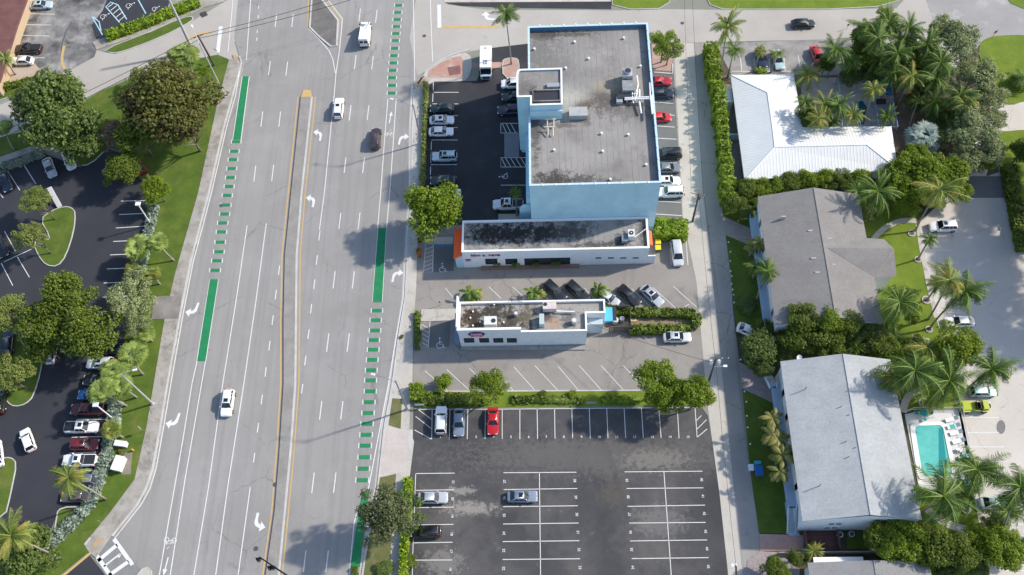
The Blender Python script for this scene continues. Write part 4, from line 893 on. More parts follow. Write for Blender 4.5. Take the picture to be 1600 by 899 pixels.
# ---- large blue building
BX0, BX1, BY0, BY1, BZ = -3.0, 18.4, 86.62, 120.6, 16.0
t = empty('office_building', (8, 103, 0), 'tall light blue building with stained grey flat roof and stair tower on its west side', 'building')
def loc(mb_build, t): return mb_build
def child_at(o, t):   # children are built in world coordinates
    return o
t.location = (0, 0, 0)
flat_roofed(t, [(BX0, BY0), (BX1, BY0), (BX1, BY1), (BX0, BY1)], BZ, 1.0, m_bluewall, m_roofg, m_bluetrim, inner=m_bluein)
for k in range(1, 10):
    for y in (BY0-.03, BY1+.03): b = MB(); b.box(BX0+k*2.15-.09, BX0+k*2.15+.09, y-.1, y+.25, BZ+.002, BZ+.09); b.build('coping_clip', m_whitetrim, t)
for k in range(1, 15):
    for x in (BX0-.02, BX1-.2): b = MB(); b.box(x, x+.22, BY0+k*2.3-.09, BY0+k*2.3+.09, BZ+.002, BZ+.09); b.build('coping_clip', m_whitetrim, t)
b = MB()
b.box(-2.7, 18.1, 86.6, 86.62, 15.0, 15.01); 
# tower and roof house
TZ = 19.0
tw = smooth_poly([(-4.9, 104.6), (-4.9, 108.4), (2.8, 108.4), (2.8, 104.6)], 0)
roofpoly = [(-4.9, 102.4), (-2.72, 102.4), (-2.72, 100.6), (2.7, 100.6), (2.8, 108.3), (-4.3, 108.3), (-4.75, 108.0), (-4.9, 107.4)]
b = MB(); b.prism([(-4.9, 102.4), (-3.02, 102.4), (-3.02, 108.3), (-4.3, 108.3), (-4.75, 108.0), (-4.9, 107.4)], 3.8, 15.0); b.build('stair_tower', m_bluewall, t)
w, ins = wallring('roof_house', roofpoly, 15.02, TZ, .22, m_bluewall, t)
b = MB(); b.sheet(ins, TZ-.25); b.build('roof_house_top', m_roofg, t)
b = MB(); b.box(-2.1, 2.3, 101.5, 103.6, TZ-.24, TZ-.12); b.build('roof_hatch_well', m_dark, t)
q = MB(); 
for s in ((-2.3, 2.5, 101.3, 101.5), (-2.3, 2.5, 103.6, 103.8), (-2.3, -2.1, 101.5, 103.6), (2.3, 2.5, 101.5, 103.6)): q.box(*s, TZ-.24, TZ+.12)
q.build('well_kerb', m_roofg, t)
q = MB(); q.box(.2, 2.3, 104.2, 105.0, TZ-.24, TZ+.25); q.build('roof_vent_box', m_metal, t)
wallring('coping', [(-4.95, 102.35), (-2.68, 102.35), (-2.68, 100.55), (2.75, 100.55), (2.85, 108.35), (-4.3, 108.35), (-4.8, 108.05), (-4.95, 107.4)], TZ, TZ+.07, .3, m_whitetrim, t)
b = MB(); b.box(-2.7, 2.7, 100.3, 100.58, 17.4, 17.6); b.build('ledge', m_bluetrim, t)
b = MB(); b.box(-4.6, -3.05, 102.1, 105.0, 3.5, 3.78); b.build('entrance_canopy', m_bluetrim, t)
b = MB(); b.box(-3.75, -3.03, 88.6, 102.3, .0, 9.2); b.build('side_wall_fin', m_bluewall, t)
b = MB(); wz = [(-3.1, 0), (-3.1, 7.4), (-3.9, 7.4), (-4.5, 7.1), (-4.85, 6.5), (-5.0, 5.8), (-5.0, 0)]
vs = [(x, 88.2, z) for x, z in wz]+[(x, 88.5, z) for x, z in wz]; n = len(wz)
b.add(vs, [tuple(range(n)), tuple(range(2*n-1, n-1, -1))]+[(i, i+n, (i+1) % n+n, (i+1) % n) for i in range(n)]); b.build('curved_wing_wall', m_bluewall, t)
b = MB(); b.box(-4.4, -3.06, 111.3, 112.6, 0, 8.3); b.build('side_box', m_bluetrim, t)
q = MB()
for k in range(9): q.box(-4.98+.0, -4.9, 0, 0.001, 0, .001)
# roof furniture of the blue building
RZ = 15.01
def roofbox(px0, py0, px1, py1, z, h, mat, name, label, cat, group=None, zr=None, fan=0, parent=None):
    a, c = W(px0, py0, z+h), W(px1, py1, z+h); x0, x1 = sorted((a.x, c.x)); y0, y1 = sorted((a.y, c.y))
    b = MB(); b.box(x0, x1, y0, y1, z+.06, z+h); b.box(x0+.04, x0+.14, y0, y1, z, z+.06); b.box(x1-.14, x1-.04, y0, y1, z, z+.06)
    b.box(x0-.03, x1+.03, y0-.03, y1+.03, z+h-.08, z+h-.04)
    o = b.build('casing', mat)
    t_ = empty(name, (0, 0, 0), label, cat, group); o.parent = t_
    n = fan
    for k in range(n):
        fx = x0+(x1-x0)*(.5 if n == 1 else (k+.5)/n) if x1-x0 > .9 or n > 1 else (x0+x1)/2; fy = (y0+y1)/2; r_ = min(x1-x0, y1-y0)*.36
        f = MB(); f.tube([(fx, fy, z+h), (fx, fy, z+h+.05)], r_, 16); fo = f.build('fan_grille', m_dark, t_)
        f = MB(); f.tube([(fx, fy, z+h+.05), (fx, fy, z+h+.08)], r_*.3, 8); f.build('hub', mat, fo)
    return t_
def cyl_thing(name, px, py, z, r, h, mat, label, cat, group=None, cap=None):
    c = W(px, py, z+h); b = MB(); b.tube([(c.x, c.y, z), (c.x, c.y, z+h)], r, 14)
    o = b.build(name, mat, None, label=label, cat=cat, group=group)
    if cap: q = MB(); q.tube([(c.x, c.y, z+h), (c.x, c.y, z+h+.05)], r*.7, 14); q.build('cap', cap, o)
    return o
# chiller cluster
t = empty('cooling_tower', (0, 0, 0), 'grey rooftop cooling unit with round dark fan and white pipes on the blue building', 'cooling unit')
c = W(981, 112, RZ+2.4)
b = MB(); b.box(c.x-.85, c.x+.85, c.y-.9, c.y+.9, RZ, RZ+2.2); b.build('casing', m_metal, t)
b = MB(); b.tube([(c.x, c.y, RZ+2.2), (c.x, c.y, RZ+2.6)], .62, 18); f = b.build('fan_shroud', m_metal, t); b = MB(); b.tube([(c.x, c.y, RZ+2.6), (c.x, c.y, RZ+2.63)], .52, 18); b.build('fan_opening', m_dark, f)
b = MB(); b.box(c.x-1.0, c.x+1.0, c.y-3.4, c.y-1.2, RZ, RZ+1.5); b.build('pump_housing', N('worn grey steel', (.2, .22, .24), (.3, .32, .33), 1.5), t)
b = MB(); b.box(c.x-1.9, c.x+.9, c.y-4.6, c.y-3.7, RZ+.1, RZ+1.0); b.build('pump_bed', m_dark, t)
def pipe(name, pts, r, mat, par, z=RZ):
    b = MB(); b.tube([W(x, y, z+h) for x, y, h in pts], r, 8); return b.build(name, mat, par)
pipe('pipe', [(995, 119, 1.2), (997, 133, 1.2), (994, 147, 1.0), (990, 152, .8)], .13, m_ladder, t)
pipe('pipe', [(988, 130, .9), (988, 155, .9), (990, 162, .6)], .13, m_ladder, t)
pipe('pipe', [(999, 141, .7), (999, 160, .7), (1002, 178, .5)], .16, m_ladder, t)
pipe('pipe', [(990, 148, 1.3), (996, 144, 1.2), (992, 158, .9)], .1, m_metal, t)
pipe('pipe', [(989, 135, .5), (996, 135, .5)], .1, m_metal, t)
t = empty('pipe_rack', (0, 0, 0), 'white metal pipe rack crossing the roof to the east parapet', 'pipe rack')
for pts in ([(976, 154, .9), (1020, 152, 1.2)], [(976, 156.5, .9), (1020, 154.5, 1.2)]): pipe('rail', pts, .14, m_ladder, t)
for pts in ([(1015, 130, 1.3), (1016, 151, 1.3), (1019, 179, 1.3)], [(1018, 150, 1.25), (1020, 178, 1.25)]): pipe('rail', pts, .11, m_ladder, t)
for x, y in ((980, 156), (1000, 155), (1017, 152)):
    c = W(x, y, RZ+1); b = MB(); b.box(c.x-.05, c.x+.05, c.y-.05, c.y+.05, RZ, RZ+.95); b.build('post', m_ladder, t)
roofbox(963, 152, 973, 160, RZ, .8, m_metal, 'pump', 'small grey pump west of the pipe rack on the blue building roof', 'pump')
roofbox(889, 168, 918, 181, RZ, 1.2, N('mottled grey box', (.33, .34, .35), (.42, .42, .42), 1), 'roof_curb_box', 'grey boxy roof housing east of the stair house', 'roof box')
t = empty('equipment_frame', (0, 0, 0), 'cream steel frame standing on the roof south of the stair house', 'frame')
for pts in ([(851, 187, 1.0), (869, 187, 1.0)], [(855, 187, 1), (855, 200, .3)], [(865, 187, 1), (865, 200, .3)], [(851, 199, .9), (869, 199, .9)], [(856, 199, .9), (856, 213, .3)], [(864, 199, .9), (864, 213, .3)]):
    pipe('bar', pts, .11, M('cream steel', (.55, .50, .42)), t)
vp = [(975, 59, 'northernmost, near the middle'), (898, 65, 'north-west'), (920, 91, 'below the north-west one'), (884, 106, 'beside the stair house top'), (1001, 103, 'east of the round fan'), (835, 76, 'by the west parapet'), (940, 208, 'south of the brown patch'), (982, 210, 'south of the pumps'), (942, 236, 'in the middle of the south half'), (866, 234, 'south-west'), (954, 280, 'close to the south parapet'), (1010, 257, 'south-east')]
for x, y, wh in vp: cyl_thing('roof_vent', x, y, RZ, .2, .4, m_ladder, 'small white vent cap on the big blue roof, '+wh, 'roof vent', 'vent caps on the big blue roof')

# ---- long white restaurant
t = empty('restaurant', (0, 0, 0), 'long low white restaurant with blackened flat roof, red wall lettering and orange end awnings', 'restaurant')
SX0, SX1, SY0, SY1, SZ = -14.9, 16.95, 80.35, 86.5, 5.6
flat_roofed(t, [(SX0, SY0), (SX1, SY0), (SX1, SY1), (SX0, SY1)], SZ, .45, m_whitewall, m_roofd, m_whitetrim)
def wx(px, py, y=80.35): 
    z = zsouth(py, px, y); return W(px, py, z).x, z
for a, c_, y0, y1 in ((757.5, 778, 404.5, 413.5), (789, 809, 404.5, 413.5), (819, 891, 404, 413.5)):
    xa, z1 = wx(a, y0); xb, z0 = wx(c_, y1); south_window(t, xa, xb, z0, z1, SY0)
for k, (a, c_) in enumerate(((930.5, 939.5), (949.7, 959), (969.3, 978.5), (988.7, 998))):
    xa, z1 = wx(a, 402.2); xb, z0 = wx(c_, 404.6); south_window(t, xa, xb, z0, z1, SY0, mat=m_teal)
x0_, zt = wx(758.5, 399.3); me = text_mesh('kim s. nava', 1.18, .03); me.materials.append(M('crimson letters', (.32, .01, .06), .4)); o = bpy.data.objects.new('wall_lettering', me); link(o, t); o.location = (x0_, SY0-.06, zt); o.rotation_euler = (R(90), 0, 0); o.scale = (.97, 1, 1)
xa, za = wx(731.5, 407.3); b = MB(); b.box(xa-.5, xa+.5, SY0-.05, SY0-.01, za-.45, za+.45); o = b.build('wall_plaque', M('pink plaque', (.55, .30, .42)), t)
b = MB(); b.box(xa-.5, xa+.5, SY0-.07, SY0-.052, za+.12, za+.42); b.box(xa-.14, xa+.14, SY0-.07, SY0-.052, za-.22, za+.02); b.build('plaque_mark', M('plum mark', (.22, .05, .14)), o)
# awnings
def awning(px, x0, x1, y0, y1, zt_, zb, flip, name='awning'):
    b = MB()
    if flip: vs = [(x1, y0, zt_), (x1, y1, zt_), (x0, y0, zb), (x0, y1, zb), (x0, y0, zb-.45), (x0, y1, zb-.45)]
    else: vs = [(x0, y0, zt_), (x0, y1, zt_), (x1, y0, zb), (x1, y1, zb), (x1, y0, zb-.45), (x1, y1, zb-.45)]
    b.add(vs, [(0, 1, 3, 2), (2, 3, 5, 4)]); b.add([vs[0], vs[2], vs[4]], [(0, 1, 2)]); b.add([vs[1], vs[3], vs[5]], [(0, 1, 2)]); return b.build(name, m_orange, t)
awning(0, SX0-1.5, SX0-.02, 79.9, 85.6, 4.9, 4.3, True); awning(0, SX1+.02, SX1+.75, 81.6, 84.3, 4.9, 4.2, False)
b = MB(); b.box(SX0-1.35, SX0-.01, 80.35, 80.6, 0, 4.0); b.box(SX0-1.35, SX0-1.2, 80.6, 84.5, 0, 1.0); b.build('porch_wall', m_bluetrim, t)
b = MB(); b.box(SX1+.01, SX1+1.3, 80.4, 80.6, 0, 2.6); b.box(SX1+.5, SX1+.9, 80.36, 80.39, 1.2, 2.2, 0); b.build('side_gate_wall', m_whitewall, t)
xa = W(752, 419, .5).x; xb = W(905, 419, .5).x; b = MB(); b.box(xa, xb, 79.75, 80.3, 0, .5); o = b.build('brick_planter', N('planter brick', (.22, .13, .10), (.28, .17, .13), 2), t)
roofbox(981, 359, 992, 370, SZ-.42, 1.5, m_acw, 'air_conditioner', 'white single fan air conditioner on the long restaurant roof', 'air conditioner', fan=1)
roofbox(971, 365, 981, 377, SZ-.42, .9, N('blue grey duct', (.16, .20, .26), (.24, .28, .33), 1), 'duct_box', 'blue grey duct box beside the restaurant air conditioner', 'duct')
t2 = empty('roof_pipe', (0, 0, 0), 'thin pale conduit running diagonally to the roof edge beside the restaurant air conditioner', 'pipe')
pipe('conduit', [(988, 374, .2), (1011, 357, .5)], .07, m_ladder, t2, z=SZ-.4)
def shrub_palm(px, py, rad, label, leaf='palm', kind='banana', h=1.0, group=None, cat='plant'):
    return palm(px, py, None, rad, label, kind, leaf, h=h, cat=cat, group=group, name='palm_shrub', tr=.1)
gp = 'palm shrubs in the restaurant planter'
shrub_palm(777, 411, 1.0, 'bushy palm shrub between the first two restaurant windows', 'palm', 'coconut', 1.3, gp)
shrub_palm(805, 411, 1.1, 'spiky palm shrub in front of the second restaurant window', 'palm', 'banana', 1.3, gp)
shrub_palm(838, 411, 1.1, 'round palm shrub in front of the wide restaurant window, left one', 'palm', 'coconut', 1.3, gp)
shrub_palm(868, 410, 1.1, 'round palm shrub in front of the wide restaurant window, right one', 'palm', 'coconut', 1.3, gp)

# ---- diner
t = empty('diner', (0, 0, 0), 'small white diner with stained roof, oval navy and red wall sign and four dark windows', 'diner')
DY0, DY1 = 65.15, 70.75; DZ = 5.6
dp = [(-15.1, DY0), (5.85, DY0), (5.85, 68.35), (8.95, 68.35), (8.95, DY1), (-15.1, DY1)]
w, ins = wallring('wall', dp, 0, DZ, .22, m_whitewall, t)
b = MB(); b.sheet(ins, DZ-.5); b.build('roof', m_roofm, t)
wallring('coping', [(-15.15, DY0-.05), (5.9, DY0-.05), (5.9, 68.3), (9.0, 68.3), (9.0, DY1+.05), (-15.15, DY1+.05)], DZ+.002, DZ+.07, .28, m_whitetrim, t)
b = MB(); b.box(-15.2, -4.85, DY0-.03, DY0+.25, DZ+.072, 6.7); b.build('raised_parapet', m_whitewall, t)
b = MB(); b.box(-15.25, -4.8, DY0-.08, DY0+.32, 6.7, 6.8); b.build('parapet_cap', m_whitetrim, t)
b = MB(); b.box(-15.35, -15.08, DY0+.33, DY1+.3, DZ+.072, 7.4); b.build('west_parapet', m_whitetrim, t)
xr = [(724, 742), (748, 765), (770, 787), (791.5, 808)]
for k, (a, c_) in enumerate(xr):
    xa, z1 = wx(a, 528.5, DY0); xb, z0 = wx(c_, 535.8, DY0); o = south_window(t, xa, xb, z0, z1, DY0)
xa, za = wx(744.5, 522, DY0)
def oval(rx, rz, y, col, nm, par, n=28, cx_=xa, cz=za):
    b = MB(); vs = [(cx_+rx*math.cos(2*math.pi*k/n), y, cz+rz*math.sin(2*math.pi*k/n)) for k in range(n)]; vs2 = [(v[0], y+.04, v[2]) for v in vs]
    b.add(vs+vs2, [tuple(range(n))]+[(k, (k+1) % n, n+(k+1) % n, n+k) for k in range(n)]); return b.build(nm, M(*col), par)
sg_ = oval(1.45, 1.0, DY0-.1, ('sign white rim', (.7, .68, .8)), 'oval_sign', t)
oval(1.38, .93, DY0-.12, ('sign navy', (.02, .02, .15)), 'sign_face', sg_)
b = MB(); b.box(xa-.95, xa+.95, DY0-.17, DY0-.13, za-.95, za+.3); b.build('sign_band', M('sign red', (.55, .04, .12)), sg_)
b = MB()
for k in range(6):
    x = xa-.9+k*.31
    b.box(x, x+.07, DY0-.2, DY0-.172, za-.32, za+.42); b.box(x+.15, x+.22, DY0-.2, DY0-.172, za-.32, za+.42); b.box(x+.07, x+.15, DY0-.2, DY0-.172, za+.34-(k % 3)*.28, za+.42-(k % 3)*.28)
for k in range(4): b.box(xa-.5+k*.26, xa-.33+k*.26, DY0-.2, DY0-.172, za-.78, za-.6)
b.build('sign_lettering', M('sign pale letters', (.8, .6, .68)), sg_)
slab('diner_step', [(720, 541), (914, 540.5), (914, 547), (720, 547.5)], .25, N('diner plinth concrete', (.3, .29, .27), (.38, .36, .33), .8, stains=[((.12, .11, .1), 1.2, .6, .7, .7)]))
b = MB(); b.box(5.9, 8.6, 67.2, 68.3, 0, 3.6); b.build('side_passage', M('pale blue metal roof', (.42, .50, .54)), t)
b = MB(); b.box(-16.1, -15.12, 65.3, 70.4, 0, 2.2); b.build('west_porch', M('blue grey porch', (.16, .22, .32)), t)
zr = DZ-.49
roofbox(756.5, 495, 775.5, 507.5, zr, 1.4, m_acw, 'air_conditioner', 'wide white air conditioner with one dark fan at the west end of the diner roof', 'air conditioner', fan=0)
c = W(771, 501.5, zr+1.45); b = MB(); b.tube([(c.x, c.y, zr+1.4), (c.x, c.y, zr+1.46)], .38, 14); b.build('fan_grille', m_dark, bpy.data.objects['air_conditioner.001'])
roofbox(848, 473, 869, 483, zr, 1.3, N('pink white casing', (.6, .5, .48), (.66, .6, .58), 1), 'air_conditioner', 'blush white air conditioner near the north parapet of the diner', 'air conditioner', fan=0)
c = W(852, 476, zr+1.35); b = MB(); b.tube([(c.x, c.y, zr+1.3), (c.x, c.y, zr+1.36)], .32, 14); b.build('fan_grille', m_dark, bpy.data.objects['air_conditioner.002'])
roofbox(842.5, 491, 850, 507, zr, 1.3, M('pale teal casing', (.40, .48, .47)), 'condenser', 'tall narrow pale teal condenser in the middle of the diner roof', 'condenser', fan=0)
cyl_thing('exhaust_fan', 897, 501, zr, .48, 1.1, m_metal, 'round exhaust fan at the east end of the diner roof', 'exhaust fan', cap=m_acw)
cyl_thing('exhaust_fan', 806, 490, zr, .35, .9, m_metal, 'round exhaust fan at the middle of the diner roof', 'exhaust fan', cap=m_acw)
b = MB(); b.tube([W(870, 487, zr+.5), W(898, 488, zr+.5)], .14, 8); b.build('roof_duct', m_ladder, None, label='white horizontal duct joining the units on the diner roof', cat='duct')
gp = 'little mushroom vents on the diner roof'
for x, y, wh in ((735, 497, 'second from the west end'), (739, 487, 'north-west'), (765, 474, 'by the north parapet, left'), (772, 476, 'by the north parapet, right'), (739, 509, 'south-west'), (787, 504, 'just east of the wide unit'), (750, 503, 'just west of the wide unit')):
    cyl_thing('roof_vent', x, y, zr, .14, .3, m_ladder, 'little white vent on the diner roof, '+wh, 'roof vent', gp)
t2 = empty('roof_ladder', (0, 0, 0), 'steel access ladder hanging over the north parapet of the diner', 'ladder')
for x in (799, 815): pipe('rail', [(x, 463, .9), (x, 473, .9)], .035, m_dark, t2, z=zr)
for y in (464, 468, 472): pipe('rung', [(799, y, .9), (815, y, .9)], .03, m_dark, t2, z=zr)
gp = 'broad leaved plants along the north wall of the diner'
for x, y, wh in ((735, 459, 'at its west corner'), (834, 458, 'near its middle'), (935, 454, 'near its east end')):
    shrub_palm(x, y, 1.9, 'broad leaved travellers palm behind the diner '+wh, 'palm', 'banana', 1.8, gp)
    shrub_palm(x+9, y+2, 1.5, 'smaller yellowish leafy plant beside the tall one behind the diner '+wh, 'palml', 'banana', 1.3, gp)
# enclosure + dirt bed with hedge
gp = None
hedge([(944, 484), (975, 487.5), (1040, 489), (1075, 489.5), (1086, 492)], 1.5, 1.1, 'trimmed dark green hedge along the north of the dirt bed', 'mid')
hedge([(1088, 491), (1089, 500), (1082, 511)], 1.4, 1.1, 'trimmed green hedge rounding the east tip of the dirt bed', 'mid')
hedge([(984, 515.5), (1030, 514.5), (1078, 513)], 1.4, 1.1, 'trimmed green hedge along the south of the dirt bed', 'mid')
slab('dirt_bed', [(984, 487), (1082, 490), (1084, 498), (1078, 514), (984, 516)], .1, m_dirt)
ribbon('kerb', [(1050, 518), (1091, 514), (1091.5, 498)], .2, .14, m_kerb, z0=0)
t = empty('timber_enclosure', (0, 0, 0), 'dark slatted timber enclosure around bins at the east end of the diner', 'enclosure')
a, c = W(951, 520, 0), W(983, 486, 0)
for (x0, x1, y0, y1) in ((a.x, c.x, a.y, a.y+.08), (a.x, c.x, c.y-.08, c.y), (c.x-.08, c.x, a.y+.1, c.y-.1)):
    b = MB(); L_ = max(x1-x0, y1-y0); n = int(L_/.28)
    for k in range(n):
        if x1-x0 > y1-y0: b.box(x0+k*L_/n, x0+k*L_/n+.2, y0, y1, .05, 2.2)
        else: b.box(x0, x1, y0+k*L_/n, y0+k*L_/n+.2, .05, 2.2)
    b.build('board_wall', m_wood, t)
b = MB(); b.box(a.x, a.x+1.3, a.y+1.2, c.y-.3, 2.0, 2.1); b.build('dark_canopy', m_dark, t)
c = W(950, 492, 2.2); b = MB(); b.box(c.x-.75, c.x+.75, c.y-1.3, c.y+1.3, 2.15, 2.3); b.add([(c.x-.8, c.y-1.35, 2.0), (c.x+.8, c.y-1.35, 2.0), (c.x+.8, c.y-1.2, 2.32), (c.x-.8, c.y-1.2, 2.32)], [(0, 1, 2, 3)]); b.build('tarp', M('sky blue tarp', (.08, .42, .72), .5), None, label='bright blue tarp over the bins behind the diner', cat='tarp')
for x, y, r_, lb in ((962, 500, .5, 'pale drum under the tarp side of the timber enclosure'), (972, 498, .42, 'grey drum in the right half of the timber enclosure')): cyl_thing('drum', x, y, .05, r_, 1.1, m_acw if r_ == .5 else m_metal, lb, 'drum')
b = MB(); c = W(990, 502); b.box(c.x-.5, c.x+.5, c.y-.25, c.y+.25, .12, .3); b.build('wooden_pallet', M('new wood', (.6, .42, .22)), None, label='orange wooden board lying on the dirt bed', cat='board')
# dumpsters
def bin_(name, px, py, w, d, h, bodyc, lidc, label, cat, rz=0, group=None):
    c = W(px, py, h*.7); t_ = empty(name, (c.x, c.y, .03), label, cat, group, R(rz))
    b = MB(); b.add([(-w/2*.88, -d/2*.85, .12), (w/2*.88, -d/2*.85, .12), (w/2*.88, d/2*.85, .12), (-w/2*.88, d/2*.85, .12), (-w/2, -d/2, h), (w/2, -d/2, h), (w/2, d/2, h), (-w/2, d/2, h)], [(0, 3, 2, 1), (4, 5, 6, 7), (0, 1, 5, 4), (1, 2, 6, 5), (2, 3, 7, 6), (3, 0, 4, 7)])
    b.build('body', bodyc, t_)
    b = MB(); b.box(-w/2-.03, w/2+.03, -d/2-.04, d/2+.03, h+.002, h+.07); b.build('lid', lidc, t_)
    b = MB(); b.tube([(-w/2, d/2+.05, h-.05), (w/2, d/2+.05, h-.05)], .025, 6); b.build('handle', bodyc, t_)
    for s in (-1, 1): b = MB(); b.tube([(s*w*.36-.04, d/2-.1, .11), (s*w*.36+.04, d/2-.1, .11)], .11, 10); b.build('wheel', m_tyre, t_)
    return t_
m_gbin = M('green bin plastic', (.02, .12, .05), .5); m_ylid = M('yellow lid', (.75, .55, .02), .4)
bin_('wheeled_bin', 1028, 380, .9, .9, 1.1, m_gbin, m_ylid, 'yellow lidded bin by the east awning, upper of the two', 'bin', group='yellow bins by the east awning')
bin_('wheeled_bin', 1028, 389, .9, .9, 1.1, m_gbin, m_ylid, 'yellow lidded green bin by the east awning, lower of the two', 'bin', group='yellow bins by the east awning')

# ---- white roofed L house
t = empty('house', (0, 0, 0), 'single storey house with bright white metal L shaped hip roof beside the alley hedge', 'house')
m_wroof = bpy.data.materials.new('white standing seam metal'); m_wroof.use_nodes = True
def seam(matx, name, rot):
    m, nt, b = _bsdf(name); tc = nt.nodes.new('ShaderNodeTexCoord'); mp = nt.nodes.new('ShaderNodeMapping'); mp.inputs['Rotation'].default_value = (0, 0, rot)
    wv = nt.nodes.new('ShaderNodeTexWave'); wv.inputs['Scale'].default_value = .55; wv.wave_profile = 'SAW' if 0 else 'SIN'
    nt.links.new(tc.outputs['Object'], mp.inputs[0]); nt.links.new(mp.outputs[0], wv.inputs[0])
    n = noise(nt, .5, 4); c = mixc(nt, ramp(nt, n.outputs[0], .3, .7), (.62, .62, .61), (.68, .68, .67)); c2 = mixc(nt, ramp(nt, wv.outputs['Fac'], .88, 1.0), c, (.60, .60, .59))
    nt.links.new(c2, b.inputs['Base Color']); b.inputs['Roughness'].default_value = .6; bump(nt, b, ramp(nt, wv.outputs['Fac'], .85, 1.0), .6, .05); return m
ms_x = seam(None, 'white seam roof running east west', R(90)); ms_y = seam(None, 'white seam roof running north south', 0)
A_, B_, C__, D_, E_, F_ = (34.9, 118.7), (46.7, 118.4), (46.6, 106.2), (62.5, 105.8), (62.0, 96.4), (34.9, 95.0); ez, rz_ = 3.3, 4.9
R1, R2, R3 = (40.8, 113.0, rz_), (40.6, 100.8, rz_), (56.8, 100.8, rz_)
e = lambda p: (p[0], p[1], ez)
b = MB(); b.add([e(A_), e(B_), e(C__), e(D_), e(E_), e(F_), R1, R2, R3], [(0, 6, 1), (3, 8, 4)], 0); b.mi[-2] = 0; b.mi[-1] = 1
b.add([e(B_), e(C__), R2, R1], [(0, 3, 2, 1)], 1); b.add([e(F_), e(A_), R1, R2], [(0, 3, 2, 1)], 1); b.add([e(C__), e(D_), R3, R2], [(0, 3, 2, 1)], 0); b.add([e(E_), e(F_), R2, R3], [(0, 3, 2, 1)], 0)
b.build('roof', [ms_y, ms_x], t)
b = MB(); b.add([(x, y, ez-.22) for x, y in (A_, B_, C__, D_, E_, F_)]+[(x, y, ez-.002) for x, y in (A_, B_, C__, D_, E_, F_)], [(i, (i+1) % 6, 6+(i+1) % 6, 6+i) for i in range(6)]); b.build('fascia', m_whitetrim, t)
b = MB(); b.tube([(40.8, 113.0, rz_+.02), (40.6, 100.8, rz_+.02), (56.8, 100.8, rz_+.02)], .09, 6)
for p, q in ((A_, R1), (B_, R1), (F_, R2), (C__, R2), (D_, R3), (E_, R3)): b.tube([(p[0], p[1], ez+.03), (q[0], q[1], q[2]+.02)], .08, 6)
b.build('ridge_cap', m_whitetrim, t)
wallring('wall', [(35.5, 95.6), (61.4, 97.0), (61.8, 105.2), (46.0, 105.6), (46.1, 117.8), (35.5, 118.1)], 0, ez-.1, .2, m_whitewall, t)
for x in (39, 44, 50, 56): south_window(t, x-.7, x+.7, 1.0, 2.2, 95.75+(x-35.5)*.054-.12)
slab('house_side_yard', [(1130, 132), (1146, 132), (1160, 285), (1142, 285)], .06, m_paverg)
b = MB(); b.box(33.2, 34.9, 113.0, 116.2, 0, 2.4); b.build('garden_shed', m_whitewall, None, label='small white shed between the alley hedge and the white roofed house', cat='shed'); 
b = MB(); b.box(33.2, 35.4, 106.0, 106.25, 0, 1.8); b.build('garden_wall', m_bluetrim, None, label='low pale wall joining the hedge to the white roofed house', cat='wall')
roofbox(1133, 142, 1140, 150, .06, 1.0, m_acw, 'air_conditioner', 'white air conditioner on the ground beside the white roofed house', 'air conditioner', fan=1)
# screened patio
t = empty('patio_enclosure', (0, 0, 0), 'blue framed screened patio in the corner of the white roofed house', 'patio')
fr = M('blue grey frame', (.12, .2, .3), .4, .3); zz = 2.8
pa = [W(1310, 119, zz), W(1389, 119, zz), W(1403, 199, zz), W(1316, 199, zz)]
b = MB()
for i in range(4): b.tube([pa[i], pa[(i+1) % 4]], .08, 6)
for i in range(4): b.tube([pa[i], (pa[i].x, pa[i].y, 0)], .07, 6)
for f in (.33, .66): b.tube([pa[0].lerp(pa[1], f), pa[3].lerp(pa[2], f)], .05, 6); b.tube([pa[1].lerp(pa[2], f), pa[0].lerp(pa[3], f)], .05, 6)
b.build('frame', fr, t)
scr, nt_, bs_ = _bsdf('patio screen mesh'); bs_.inputs['Base Color'].default_value = (.10, .16, .22, 1); bs_.inputs['Alpha'].default_value = .3
b = MB(); b.add([pa[1], pa[2], (pa[2].x, pa[2].y, .1), (pa[1].x, pa[1].y, .1)], [(0, 1, 2, 3)]); b.add([pa[0], pa[1], (pa[1].x, pa[1].y, .1), (pa[0].x, pa[0].y, .1)], [(0, 1, 2, 3)]); b.build('screen', scr, t)
ground('patio_floor', [(1250, 122), (1392, 122), (1403, 200), (1258, 202)], .03, N('patio paving', (.40, .35, .30), (.48, .43, .38), .5, stains=[((.3, .27, .25), .8, .55, .7, .6)]))
ground('patio_tile', [(1355, 160), (1394, 160), (1402, 202), (1345, 202)], .036, N('grey patio tile', (.25, .25, .26), (.3, .3, .31), 1))
ground('plunge_pool_water', [(1346, 121), (1391, 121), (1395, 150), (1385, 150), (1372, 134), (1348, 132)], .05, M('deep blue water', (.01, .20, .33), .05))
ground('pond_water', [(1338, 160), (1348, 158), (1356, 170), (1350, 195), (1340, 196)], .05, M('pond water', (.01, .10, .12), .05))
b = MB()
for x, y in ((1377, 157), (1377, 161)):
    c = W(x, y, .5); b.box(c.x-.9, c.x+.9, c.y-.28, c.y+.28, .35, .5)
b.build('patio_sofa', m_dark, None, label='dark cushioned outdoor sofa under the screened patio', cat='sofa')

